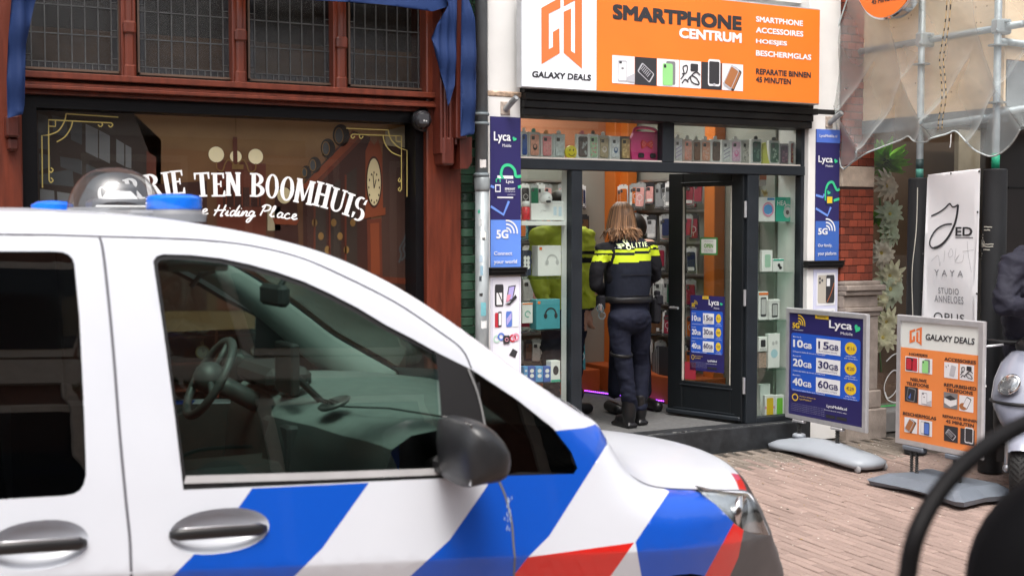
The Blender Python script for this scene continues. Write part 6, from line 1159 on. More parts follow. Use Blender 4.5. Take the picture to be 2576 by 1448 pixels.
# round projecting sign
RS = thing('round_projecting_sign', 'round orange projecting sign with chrome rim hanging from the phone shop', 'sign'); rf = FX(6.7); cu_, cv_ = .58, 3.41; rr = .30
MB().lathe([(rr, -.05), (rr + .012, -.04), (rr + .012, .04), (rr, .05)], rf.at(cu_, cv_, 0), (-1, 0, 0), 48).build('rim', M('chrome', (.75, .75, .78), .12, 1), RS, 'auto'); MB().oval(rf, cu_, cv_, rr - .004, rr - .004, .053, 0, 48).build('face', mOr, RS)
lettering('45 MINUTEN', rf, cu_ - .135, cu_ + .135, cv_ - .19, cv_ - .15, mI, RS, .055, bold=.04); lettering('REPARATIE BINNEN', rf, cu_ - .21, cu_ + .21, cv_ - .125, cv_ - .085, mI, RS, .055, bold=.04); lettering('SMARTPHONE', rf, cu_ - .22, cu_ + .22, cv_ + .0, cv_ + .06, mWt, RS, .055, bold=.04)
MB().tube([(6.7, -.0, cv_ + .1), (6.7, -.3, cv_ + .1)], .015, 8).build('arm', m_alu, RS)
# ================================================================== police van
YV, VW = -4.3, 1.9; YM = YV + VW / 2
van = thing('police_van', 'white police van with blue and red diagonal stripes parked in front of the shops', 'van')
def zbelt(x): return .985 - .085 * (x - .75)
def S(x, z):
    d = z - zbelt(x)
    if d > 0: o = .03 + .15 * d + .1 * d * d
    else:
        d = -d; o = .03 * (1 - d / .21) if d < .21 else .28 * (d - .21) * (1 - .3 * (d - .21))
    if x > 2.1: o += .42 * (x - 2.1) ** 2
    return o
def Rr(x): return .07 if x < 1.78 else (.07 + (x - 1.78) / .2 * .07 if x < 1.98 else max(.05, .14 - (x - 1.98) * .14))
def onT(px, py):
    o = .1
    for _ in range(12): p = FP(px, py, YV + o); o = S(p.x, p.z) + Rr(p.x)
    return (p.x, p.z)
TP = [(0, 531), (150, 534), (300, 542), (430, 553), (560, 573), (660, 593), (760, 619), (840, 646), (920, 681), (1000, 723), (1080, 773), (1150, 821), (1230, 879), (1300, 931), (1380, 986), (1450, 1034), (1484, 1054), (1503, 1083), (1530, 1128), (1560, 1172), (1600, 1206), (1650, 1225), (1740, 1231), (1820, 1233), (1878, 1236)]
T0 = [onT(*p) for p in TP]
T0 = [(-2.35, T0[0][1] - .03), (-1.5, T0[0][1] - .01), (-.7, T0[0][1])] + T0
nose = [onT(*p) for p in ((1900, 1262), (1916, 1300), (1932, 1340), (1947, 1385), (1958, 1430))]; nose += [(nose[-1][0] + .012, nose[-1][1] - .12), (nose[-1][0] + .0, .12)]
TC = spline(T0 + nose, 5); i_nose = len(spline(T0, 5)) - 1
def dT(x, z):
    b = 9
    for (x0, z0), (x1, z1) in zip(TC, TC[1:]):
        if min(abs(x0 - x), abs(z0 - z)) > .6 : continue
        dx, dz = x1 - x0, z1 - z0; L2 = dx * dx + dz * dz or 1e-9; t = max(0, min(1, ((x - x0) * dx + (z - z0) * dz) / L2)); b = min(b, (x - x0 - dx * t) ** 2 + (z - z0 - dz * t) ** 2)
    return math.sqrt(b)
def OFF(x, z):
    r = Rr(x); d = dT(x, z); o = S(x, z)
    if d < r: o += r * (1 - math.sqrt(max(0, 1 - (1 - d / r) ** 2)))
    return o
def on(px, py):
    o = .05
    for _ in range(8): p = FP(px, py, YV + o); o = OFF(p.x, p.z)
    return (p.x, p.z)
def onl(pts): return [on(*p) for p in pts]
def ond(pts, n=7): q_ = pts + [pts[0]]; return [on(a[0] + (b[0] - a[0]) * k / n, a[1] + (b[1] - a[1]) * k / n) for a, b in zip(q_, q_[1:]) for k in range(n)]
def vmap(x, z): return (x, YV + OFF(x, z), z)
outer = [(-2.35, .08)] + TC + [(TC[-1][0], .08)]
wc_ = on(1693, 1446); wcx, wcz, wr = wc_[0], .19, wc_[1] - .19
arch = [(wcx + wr * math.cos(R(a)), max(.08, wcz + wr * math.sin(R(a)))) for a in range(-16, 197, 8)]
hole = onl([(385, 657), (394, 644), (411, 639), (480, 641), (554, 649), (625, 664), (693, 683), (765, 708), (832, 739), (900, 774), (971, 817), (1035, 850), (1096, 884), (1190, 931), (1300, 1004), (1392, 1077), (1437, 1136), (1452, 1176), (1443, 1191), (1260, 1196), (1128, 1201), (800, 1216), (461, 1231), (440, 1050), (412, 840)])
rear = onl([(-70, 632), (60, 632), (135, 632), (158, 634), (172, 640), (182, 650), (187, 664), (200, 800), (212, 1050), (216, 1170), (216, 1195), (211, 1217), (201, 1232), (186, 1241), (160, 1246), (120, 1248), (-70, 1259)])
def ell(px0, px1, py0, py1, n=28):
    a = on(px0, (py0 + py1) / 2); b = on(px1, (py0 + py1) / 2); c = on((px0 + px1) / 2, py0); d = on((px0 + px1) / 2, py1); cx, cz = (a[0] + b[0]) / 2, (c[1] + d[1]) / 2; return cx, cz, (b[0] - a[0]) / 2, (c[1] - d[1]) / 2
H1 = ell(423, 678, 1278, 1391); H2 = ell(-35, 225, 1308, 1432)
def el_pts(e, k=1.0, n=30): return [(e[0] + e[2] * k * math.copysign(abs(math.cos(2 * math.pi * i / n)) ** .85, math.cos(2 * math.pi * i / n)), e[1] + e[3] * k * math.sin(2 * math.pi * i / n)) for i in range(n)]
lamp = onl([(1760, 1223), (1820, 1235), (1880, 1240), (1898, 1262), (1918, 1304), (1934, 1345), (1900, 1342), (1868, 1331), (1843, 1312), (1800, 1268)])
blue = [ond([(634, 1227), (928, 1213), (811, 1377), (740, 1448), (640, 1540), (340, 1540), (434, 1448), (488, 1393), (598, 1278)]), ond([(880, 1590), (1031, 1448), (1131, 1356), (1224, 1223), (1240, 1190), (1300, 1180), (1390, 1120), (1388, 1084), (1470, 1075), (1497, 1066), (1536, 1101), (1465, 1214), (1381, 1347), (1328, 1400), (1290, 1448), (1190, 1560)]), ond([(1697, 1214), (1762, 1217), (1845, 1314), (1772, 1448), (1730, 1520), (1625, 1520), (1613, 1448), (1598, 1362)])]
redp = [ond([(1328, 1400), (1595, 1363), (1535, 1448), (1440, 1560), (1200, 1560), (1290, 1448)]), ond([(1845, 1314), (1870, 1332), (1857, 1400), (1835, 1448), (1812, 1540), (1715, 1540), (1772, 1448)])]
grey = ond([(1870, 1332), (1905, 1338), (1940, 1345), (1965, 1400), (1990, 1460), (2050, 1700), (1790, 1700), (1835, 1448), (1857, 1400)])
grey2 = onl([(1884, 1240), (1940, 1238), (2010, 1300), (2010, 1420), (1936, 1348), (1918, 1304), (1898, 1262)])
def matf(x, z):
    for p in redp:
        if inpoly(x, z, p): return 2
    if inpoly(x, z, grey) or inpoly(x, z, grey2) or z < .2: return 3
    for p in blue:
        if inpoly(x, z, p): return 1
    return 0
m_vw = M('van_white', (.6, .625, .68), .3, var=.04, scale=3, coat=.35); m_vb = M('van_blue', (.003, .075, .47), .3, var=.05, scale=2, coat=.5); m_vr = M('van_red', (.62, .015, .01), .3, var=.05, scale=2, coat=.8); m_vg = M('bumper_grey', (.09, .09, .095), .55, var=.1); m_vk = M('van_black', (.014, .014, .015), .4, var=.1); m_gap = M('panel_gap', (.12, .12, .14), .6)
def inside(x, z):
    if not inpoly(x, z, outer) or (x - wcx) ** 2 + (z - wcz) ** 2 < wr * wr: return False
    for h in (hole, rear, lamp): 
        if inpoly(x, z, h): return False
    for e in (H1, H2):
        if inpoly(x, z, el_pts(e)): return False
    return True
def clip_lines(polys):
    out = []
    for p in polys:
        q_ = p + [p[0]]
        for a, b in zip(q_, q_[1:]):
            n = max(1, int(math.dist(a, b) / .04)); out.append([(a[0] + (b[0] - a[0]) * k / n, a[1] + (b[1] - a[1]) * k / n) for k in range(n + 1)])
    return out
extra = []
for i in range(len(TC)):
    a = TC[max(i - 1, 0)]; b = TC[min(i + 1, len(TC) - 1)]; t = Vector((b[0] - a[0], b[1] - a[1])).normalized()
    for dl in (.004, .012, .024, .04, .06, .085, .11): extra.append((TC[i][0] + t.y * dl, TC[i][1] - t.x * dl))
creases = [[(x * .05, zbelt(x * .05) - .21 + dz) for x in range(-46, 52)] for dz in (.004, -.004)] + [[(x * .05, zbelt(x * .05) + dz) for x in range(-46, 28)] for dz in (-.012, .004)]
side = panel('body_side', [outer, arch, hole, rear, lamp, el_pts(H1), el_pts(H2)], inside, vmap, [m_vw, m_vb, m_vr, m_vg], matf, van, .035, extra, True, clip_lines(blue + redp + [grey]) + creases)
def mirror(o):
    c = bpy.data.objects.new(o.name.split('.')[0], o.data); c.scale = (1, -1, 1); c.location = (0, 2 * YM, 0); link(c, van); return c
mirror(side)
# top: roof, windscreen, bonnet, nose
def top_pt(i, v):
    x, z = TC[i]; o = S(x, z) + Rr(x); k = 4 * v * (1 - v)
    f = max(0, min(1, (x - .9) / .5)); g = max(0, min(1, (x - 1.85) / .6)); bx_ = .07 * f + .2 * g; bz = .018 + .008 * f
    if i > i_nose: bz = .026 * max(0, 1 - (TC[i_nose][1] - z) / .2)
    return (x + bx_ * k, YV + o + (VW - 2 * o) * v, z + bz * k)
def loft(name, i0, i1, mat, n=20, smooth=True, v0=0.0, v1=1.0, lift=0):
    mb = MB(); w_ = n + 1
    for i in range(i0, i1 + 1):
        for j in range(w_): p = top_pt(i, v0 + (v1 - v0) * j / n); mb.v.append((p[0] + lift * .6, p[1], p[2] + lift))
    for i in range(i1 - i0):
        for j in range(n): mb.f.append((i * w_ + j, i * w_ + j + 1, (i + 1) * w_ + j + 1, (i + 1) * w_ + j)); mb.m.append(0)
    return mb.build(name, mat, van, smooth)
def iT(px, py): q_ = onT(px, py); return min(range(len(TC)), key=lambda i: math.dist(TC[i], q_))
ih, ic = iT(600, 580), iT(1470, 1045)
loft('roof', 0, ih, m_vw); m_vgl = GL('van_glass', (.58, .72, .66), .1, .6); loft('windscreen', ih, ic, m_vgl)
loft('bonnet', ic, i_nose - 2, m_vw); loft('bonnet_edge', i_nose - 2, i_nose, m_vr, 4, True, 0, .13); loft('bonnet_edge', i_nose - 2, i_nose, m_vw, 14, True, .13, .87); loft('bonnet_edge', i_nose - 2, i_nose, m_vr, 4, True, .87, 1); loft('grille', i_nose, i_nose + 14, m_vk); loft('bumper', i_nose + 14, len(TC) - 1, m_vg)
mb = MB(); mb.add([(-2.36, YV + .1, .1), (-2.36, YV + VW - .1, .1), (-2.36, YV + VW - .17, T0[0][1]), (-2.36, YV + .17, T0[0][1])], [(0, 1, 2, 3)]); mb.build('rear_door', m_vw, van)
MB().box((-2.3, YV + .12, .1), (2.4, YV + VW - .12, .2)).build('underbody', m_vk, van)
for v in (0.0, 1.0):
    mb = MB(); mb.tube([tuple(Vector(top_pt(i, v)) + Vector((0, 0, .001))) for i in range(ic, i_nose + 1)], .0032, 6); mb.build('bonnet_gap', m_gap, van)
# glazing and seals
def lift(x, z, d): return (x, YV + OFF(x, z) + d, z)
def cut(name, loops, ins, mats, d, step=.05, par=van): return panel(name, loops, ins, lambda x, z: lift(x, z, d), mats, None, par, step)
glass = onl([(397, 664), (405, 655), (430, 652), (500, 656), (554, 662), (625, 678), (693, 697), (765, 722), (832, 753), (900, 789), (971, 831), (1035, 862), (1094, 892), (1103, 960), (1110, 1067), (1119, 1176), (800, 1187), (468, 1196), (448, 1050), (422, 840)])
g1 = cut('side_window', [glass], lambda a, b: inpoly(a, b, glass), [m_vgl], .012); mirror(g1)
sill0 = onl([(468, 1196), (800, 1187), (1119, 1176), (1126, 1193), (800, 1206), (463, 1216)])
sl_ = cut('belt_strip', [sill0], lambda a, b: inpoly(a, b, sill0), [M('belt_alu', (.55, .55, .56), .4, .3)], .002); 
sail = onl([(1094, 885), (1190, 931), (1217, 1067), (1243, 1195), (1128, 1200), (1119, 1176), (1110, 1067), (1103, 960)]); qw = onl([(1193, 935), (1300, 1006), (1390, 1078), (1434, 1137), (1449, 1176), (1441, 1189), (1260, 1193), (1247, 1193), (1221, 1067)])
se = cut('window_seal', [hole, glass], lambda a, b: inpoly(a, b, hole) and not inpoly(a, b, glass) and not inpoly(a, b, sill0) and not inpoly(a, b, sail) and not inpoly(a, b, qw), [m_vk], .006, .04); mirror(se)
sa = cut('mirror_sail', [sail], lambda a, b: inpoly(a, b, sail), [m_vk], -.002); mirror(sa)
m_dkg = GL('privacy_glass', (.06, .065, .065), .13, .7); qg = cut('quarter_window', [qw], lambda a, b: inpoly(a, b, qw), [GL('quarter_glass', (.12, .13, .125), .06, .6)], .008); mirror(qg)
rg = cut('rear_side_window', [rear], lambda a, b: inpoly(a, b, rear), [m_dkg], .008); mirror(rg)
def seam(pts, wd=.006, name='panel_gap', mat=m_gap, d=-.0012):
    p2 = onl(pts); mb = MB(); p2 = spline(p2, 6)
    for (a, b) in zip(p2, p2[1:]):
        t = Vector((b[0] - a[0], b[1] - a[1]));
        if t.length < 1e-6: continue
        t.normalize(); n = (-t.y * wd / 2, t.x * wd / 2); mb.add([lift(a[0] - n[0], a[1] - n[1], d), lift(b[0] - n[0], b[1] - n[1], d), lift(b[0] + n[0], b[1] + n[1], d), lift(a[0] + n[0], a[1] + n[1], d)], [(0, 1, 2, 3)])
    return mb.build(name, mat, van)
seam([(-40, 588), (120, 590), (255, 594), (400, 598), (520, 604), (640, 619), (760, 649), (880, 701), (1000, 763), (1100, 830), (1160, 876), (1185, 926)], .005); seam([(248, 592), (260, 640), (282, 850), (300, 1080), (316, 1254), (326, 1350), (330, 1446), (330, 1560)], .007); seam([(1252, 1204), (1270, 1245), (1286, 1310), (1292, 1380), (1292, 1446), (1285, 1560)], .007)
seam([(1175, 926), (1200, 990), (1217, 1067), (1236, 1165)], .006, 'divider_bar', M('bar_grey', (.2, .2, .2), .4), -.006)
mb = MB(); rnd = random.Random(2); sc_b = onl([(1268, 1330)])[0]
for k in range(22): a = on(1279 + rnd.gauss(0, 3), 1245 + rnd.random() * 85); mb.add([lift(a[0] - .0015, a[1] - .005, -.0015), lift(a[0] + .0015, a[1] - .005, -.0015), lift(a[0] + .001, a[1] + .005, -.0015), lift(a[0] - .001, a[1] + .004, -.0015)], [(0, 1, 2, 3)])
mb.build('paint_scuff', M('scuff', (.3, .38, .55), .7), van)
# headlamp
mb = MB(); hl = panel('headlight', [lamp], lambda a, b: inpoly(a, b, lamp), lambda x, z: lift(x, z, .03), [M('lamp_chrome', (.6, .62, .64), .4, .35, var=.35, scale=14)], None, van, .03)
panel('lamp_lens', [lamp], lambda a, b: inpoly(a, b, lamp), lambda x, z: lift(x, z, .0), [GL('lamp_glass', (.82, .86, .88), .22, .7)], None, hl, .03)
lc = on(1862, 1290); mb = MB(); mb.lathe([(.01, -.0), (.05, .015), (.055, .03)], lift(lc[0], lc[1], .035), (.55, -.83, 0), 18); mb.build('reflector', M('lamp_bowl', (.7, .7, .7), .1, 1), hl, True); hl2 = mirror(hl)
lc = on(1800, 1250); 
# handles
for e in (H1, H2):
    h = bpy.data.objects.new('door_handle', None); link(h, van); mb = MB(); n = 30; rings = []
    for k, dp_ in ((1, 0), (.93, .012), (.8, .026), (.55, .036), (.2, .04)):
        for p in el_pts(e, k): mb.v.append(lift(*p, dp_))
    mb.f = [(i * n + j, i * n + (j + 1) % n, (i + 1) * n + (j + 1) % n, (i + 1) * n + j) for i in range(4) for j in range(n)] + [tuple(range(4 * n, 5 * n))]
    mb.m = [0] * len(mb.f); mb.build('recess', m_vw, h, True)
    x0, x1, zc = e[0] - e[2] * .98, e[0] + e[2] * .93, e[1] + .0; pts = []; tl_ = .0 if e is H1 else 0
    for k in range(13):
        t = k / 12; x = x0 + (x1 - x0) * t; z = zc + .005 - .012 * (t - .5) * 0 + .004 * math.sin(math.pi * t) - .012 * t; out_ = -.026 * math.sin(math.pi * min(1, max(0, .06 + .88 * t))) ** .5 + .008; pts.append(Vector(lift(x, z, out_)))
    mb = MB(); mb.tube(pts, [.008] + [.0165] * 11 + [.009], 12, flat=.75); mb.build('grip', m_vk, h, True); mb = MB(); mb.tube([p + Vector((0, -.006, .0135)) for p in pts[1:-1]], .0035, 8, flat=.8); mb.build('trim', M('handle_chrome', (.4, .4, .42), .3, .8), h, True)
# wing mirror
MR = bpy.data.objects.new('wing_mirror', None); link(MR, van); prof = [(1127, 1052), (1145, 1043), (1168, 1041), (1192, 1046), (1222, 1068), (1248, 1096), (1263, 1122), (1267, 1150), (1262, 1182), (1252, 1203), (1228, 1214), (1180, 1220), (1140, 1228), (1131, 1200), (1124, 1130)]
ym = YV - .14; pl_ = [FP(1196 + (p[0] - 1196) * .84, 1132 + (p[1] - 1132) * .9, ym) for p in prof]; cx = sum(p.x for p in pl_) / len(pl_); cz = sum(p.z for p in pl_) / len(pl_); mb = MB(); n = len(pl_); rows_ = []
for dy, k in ((.13, .78), (.09, .95), (.03, 1.0), (-.03, .99), (-.07, .93), (-.095, .78), (-.108, .5), (-.112, .2)):
    for p in pl_: mb.v.append((cx + (p.x - cx) * k, ym + dy, cz + (p.z - cz) * k))
mb.f = [(i * n + j, i * n + (j + 1) % n, (i + 1) * n + (j + 1) % n, (i + 1) * n + j) for i in range(7) for j in range(n)] + [tuple(range(n))[::-1], tuple(range(7 * n, 8 * n))]; mb.m = [0] * len(mb.f)
mb.build('housing', M('mirror_plastic', (.018, .019, .021), .36, var=.15, scale=30, bump=.1, bscale=200), MR, True, fix=True)
MB().box((cx - .054, ym - .08, cz - .075), (cx - .05, ym + .09, cz + .085), bev=.002).build('mirror_glass', M('mirror', (.8, .8, .8), .02, 1, var=0), MR); MB().box((cx - .04, ym + .08, cz - .09), (cx + .05, YV + .06, cz - .04), bev=.012).build('arm', m_vk, MR)
for ch in list(MR.children): pass
m2 = bpy.data.objects.new('wing_mirror', None); m2.scale = (1, -1, 1); m2.location = (0, 2 * YM, 0); link(m2, van)
for ch in MR.children: c = ch.copy(); link(c, m2)
# wheels
for y, xw in ((YV + .02, wcx), (YV + VW - .26, wcx), (YV + .02, wcx - 3.2), (YV + VW - .26, wcx - 3.2)):
    wh = bpy.data.objects.new('wheel', None); link(wh, van); s = 1
    MB().lathe([(.2, 0), (.27, -.0), (.325, .02), (.335, .06), (.335, .18), (.32, .22), (.2, .24)], (xw, y, .186), (0, 1, 0), 40).build('tyre', M('tyre', (.02, .02, .02), .8, bump=.3, bscale=120), wh, 'auto'); MB().lathe([(.04, .02), (.05, .01), (.16, .03), (.2, .005), (.205, .1)], (xw, y, .186), (0, 1, 0), 30).build('rim', M('rim', (.35, .35, .36), .35, .8), wh, 'auto')
mb = MB(); arc = [(wcx + (wr + .02) * math.cos(R(a)), wcz + (wr + .02) * math.sin(R(a))) for a in range(-20, 201, 10)]; mb.add([(x, YV + .1, z) for x, z in arc] + [(x, YV + .45, z) for x, z in arc], [(i, i + 1, len(arc) + i + 1, len(arc) + i) for i in range(len(arc) - 1)]); wl = mb.build('wheel_liner', m_vk, van, True); mirror(wl)
# cab interior
m_trim = M('trim_grey', (.24, .265, .255), .7, var=.06); m_dash = M('dash_grey', (.15, .17, .165), .75, var=.12, scale=20, bump=.15, bscale=200); m_drk = M('cab_black', (.02, .022, .022), .6, var=.2)
cab = bpy.data.objects.new('cab_interior', None); link(cab, van); ya, yb_ = YV + .16, YV + VW - .16
dprof = [(1.30, .55), (1.33, .9), (1.36, 1.0), (1.42, 1.035), (1.55, 1.05), (1.75, 1.045), (2.05, 1.0), (2.05, .55)]
mb = MB(); nseg = 16; n = len(dprof)
for j in range(nseg + 1):
    v = j / nseg; y = ya + (yb_ - ya) * v; hump = .03 * math.exp(-((v - .78) / .12) ** 2) - .02 * math.exp(-((v - .3) / .15) ** 2)
    mb.v += [(x - (.1 * math.exp(-((v - .5) / .1) ** 2) if x < 1.4 else 0), y, z + (hump if z > .95 else 0)) for x, z in dprof]
mb.f = [(j * n + k, j * n + k + 1, (j + 1) * n + k + 1, (j + 1) * n + k) for j in range(nseg) for k in range(n - 1)]; mb.m = [1 if k < 2 else 0 for j in range(nseg) for k in range(n - 1)]; mb.build('dashboard', [m_dash, m_drk], cab, True)
yc = YV + 1.42; c = FP(527, 950, yc); wdir = Vector((-.86, 0, .5)); e1 = Vector((0, 1, 0)); e2 = wdir.cross(e1); mb = MB(); mb.tube([c + (e1 * math.cos(2 * math.pi * k / 28) + e2 * math.sin(2 * math.pi * k / 28)) * .15 for k in range(28)], .016, 10, closed=True)
for a in (20, 160, 270): mb.tube([c, c + (e1 * math.cos(R(a)) + e2 * math.sin(R(a))) * .15], .012, 8)
mb.ball(c, .06, 14, sc=(1, 1, 1)); mb.tube([c, c - wdir * .3], .035, 10); mb.build('steering_wheel', M('wheel_leather', (.06, .065, .065), .45), cab, True)
for y in (YV + .5, YV + 1.42):
    st = MB(); st.box((.0, y - .25, .35), (.55, y + .25, .52), bev=.05); st.box((-.18, y - .25, .5), (.02, y + .25, 1.12), bev=.06); st.box((-.2, y - .14, 1.14), (-.08, y + .14, 1.38), bev=.05); st.build('seat', m_drk, cab, 'auto')
mb = MB(); mb.box((.7, YM - .12, .3), (1.32, YM + .12, .86), bev=.03); mb.build('console', m_drk, cab, 'auto')
p = FP(722, 925, YM); mb = MB(); mb.box((p.x - .015, p.y - .09, p.z - .085), (p.x + .015, p.y + .09, p.z + .085), bev=.006); mb.tube([p, p + Vector((.12, 0, -.12))], .012, 8); mb.build('tablet', m_drk, cab); p = FP(812, 760, YM - .4)
p = FP(690, 742, YM); mb = MB(); mb.box((p.x - .02, p.y - .11, p.z - .035), (p.x + .02, p.y + .11, p.z + .035), bev=.015); mb.tube([p, p + Vector((.06, 0, .09))], .01, 8); mb.build('rear_view_mirror', m_drk, cab)
mb = MB(); mb.box((-2.2, YV + .2, TC[6][1] - .07), (.75, YV + VW - .2, TC[6][1] - .055)); mb.build('headliner', m_trim, cab); MB().box((-.35, YV + .2, .3), (-.3, YV + VW - .2, 1.55)).build('partition', m_drk, cab)
def pillar(far):
    mb = MB(); rows_ = []
    for i in range(ih - 2, ic + 3):
        x, z = TC[i]; a = TC[i - 1]; b = TC[i + 1]; t = Vector((b[0] - a[0], b[1] - a[1])).normalized(); o = S(x, z) + Rr(x)
        wdt = .055 + .09 * (i - ih) / (ic - ih); pts = [(x - t.y * 0, .03, z - .012), (x + t.y * .03, .075, z - t.x * .03), (x + t.y * wdt, .06, z - t.x * wdt), (x + t.y * (wdt + .02), .0, z - t.x * (wdt + .02))]
        for (xx, dd, zz) in pts: y = YV + o - .02 + dd; mb.v.append((xx, y if not far else 2 * YM - y, zz))
    m_ = ic + 3 - ih + 2
    for i in range(m_ - 1):
        for k in range(3): mb.f.append((i * 4 + k, i * 4 + k + 1, (i + 1) * 4 + k + 1, (i + 1) * 4 + k)); mb.m.append(0)
    return mb.build('pillar_trim', m_trim, cab, True)
pillar(False); pillar(True)
mb = MB(); dpz = onl([(461, 1231), (1443, 1191)]); mb.add([(.55, YV + .11, .3), (1.95, YV + .11, .3), (1.95, YV + .11, .9), (.55, YV + .11, .97)], [(0, 1, 2, 3)]); dpn = mb.build('door_card', m_drk, cab); mb = MB(); mb.add([(.55, YV + VW - .11, .3), (1.95, YV + VW - .11, .3), (1.95, YV + VW - .11, .9), (.55, YV + VW - .11, .97)], [(0, 1, 2, 3)]); mb.build('door_card', m_drk, cab)
mb = MB(); mb.add([(-2.3, YV + .2, .3), (-.36, YV + .2, .3), (-.36, YV + .2, .9), (-2.3, YV + .2, .9)], [(0, 1, 2, 3)]); mb.build('side_lining', m_drk, cab)
vents = []
for v, x_ in ((.06, 1.6), (.36, 1.38), (.62, 1.38), (.94, 1.5)):
    y = ya + (yb_ - ya) * v; mb = MB(); mb.lathe([(.02, -.01), (.05, -.004), (.056, .006), (.048, .01)], (x_ + .02, y, 1.055), (-.35, 0, .94), 20); mb.build('air_vent', M('vent_ring', (.1, .1, .1), .3, .3), cab, True)
    mb = MB(); [mb.box((x_ - .02 + .018 * k, y - .04, 1.062), (x_ - .014 + .018 * k, y + .04, 1.068)) for k in range(4)]; mb.build('vent_slats', m_drk, cab)
MB().box((1.33, yc - .2, 1.04), (1.5, yc + .2, 1.12), bev=.03).build('instrument_hood', m_drk, cab); MB().box((1.27, YM - .14, .78), (1.33, YM + .14, .98), bev=.01).build('radio_unit', m_drk, cab)
for y in (YV + .52, YV + 1.4): MB().box((.78, y - .2, 1.5), (.95, y + .2, 1.52), bev=.008).build('sun_visor', m_trim, cab)
mb = MB(); mb.tube([(1.62, ya + .02, 1.058), (1.5, ya + .35, 1.062), (1.42, ya + .62, 1.04)], .003, 5); mb.build('airbag_seam', m_drk, cab)
mb = MB(); mb.tube([(.3, YV + .22, 1.35), (.34, YV + .3, 1.0), (.42, YV + .55, .55)], .022, 6, flat=.12); mb.build('seat_belt', m_drk, cab); mb = MB(); mb.tube([FP(p, q_, YM - .25) for p, q_ in ((480, 722), (505, 690), (540, 680))], .008, 6); mb.build('cable_lead', m_drk, cab)
# roof beacons
LB = thing('roof_light_bar', 'roof beacon bar with clear dome and blue lamps on the police van', 'light bar'); zr = TC[10][1] + .012
def beacon(px, pyb, pyt, wpx, y, blue_):
    c = FP(px, pyb, y); k = (c - CAM).dot(FW) / F; r = wpx * k / 2; h = (pyb - pyt) * k; b0 = Vector((c.x, y, zr)); return c, r, h
c, r, h = beacon(438, 527, 487, 138, -3.78, 1); b = bpy.data.objects.new('blue_lamp', None); link(b, LB)
m_bl = M('beacon_blue', (.01, .16, .75), .12, var=.25, scale=30, coat=.5); m_bb = M('beacon_base', (.2, .205, .215), .45)
MB().lathe([(r * 1.16, zr - c.z - .015), (r * 1.12, -.035), (r * 1.0, -.008), (r * .96, 0)], c, n=30).build('base', m_bb, b, 'auto'); MB().lathe([(r * .98, 0), (r, .004), (r * .99, h * .72), (r * .9, h * .86), (r * .5, h * .97), (.002, h)], c, n=30).build('lens', m_bl, b, 'auto')
c, r, h = beacon(132, 531, 518, 80, -2.85, 1); b = bpy.data.objects.new('blue_lamp', None); link(b, LB); c.z = zr - .006; MB().lathe([(.075, -.06), (.072, 0)], c, n=24).build('base', m_bb, b); MB().lathe([(.07, 0), (.07, .03), (.05, .042), (.002, .046)], c, n=24).build('lens', m_bl, b, 'auto')
c, r, h = beacon(288, 532, 421, 226, -3.34, 0); n_ = 12; prof_ = [(r * math.cos(R(90 * k / n_)) ** .8 + .001, h * math.sin(R(90 * k / n_)) ** 1.1) for k in range(n_ + 1)]
MB().lathe(prof_, c, n=36).build('dome', GL('dome_clear', (.93, .94, .94), .16, .75, .02), LB, True); MB().lathe([(r * 1.02, zr - c.z - .01), (r * 1.0, .008), (r * .95, .012)], c, n=36).build('base', m_bb, LB, 'auto')
mb = MB(); mb.box(c + Vector((-r * .55, -r * .5, .0)), c + Vector((r * .65, r * .5, h * .28)), bev=.01); mb.box(c + Vector((-r * .05, -r * .3, h * .28)), c + Vector((r * .45, r * .3, h * .62)), bev=.012); mb.build('lamp_core', M('core_dark', (.05, .05, .055), .35), LB); mb = MB(); mb.add([c + Vector((-r * .5, -r * .52, h * .1)), c + Vector((r * .6, -r * .52, h * .1)), c + Vector((r * .3, -r * .3, h * .45)), c + Vector((-r * .2, -r * .3, h * .45))], [(0, 1, 2, 3)]); mb.build('reflector', M('core_silver', (.6, .6, .6), .2, .9), LB)
MB().box((c.x - .05, -3.82, zr - .03), (c.x + .1, -2.8, zr - .004), bev=.008).build('mounting_bar', m_bb, LB)
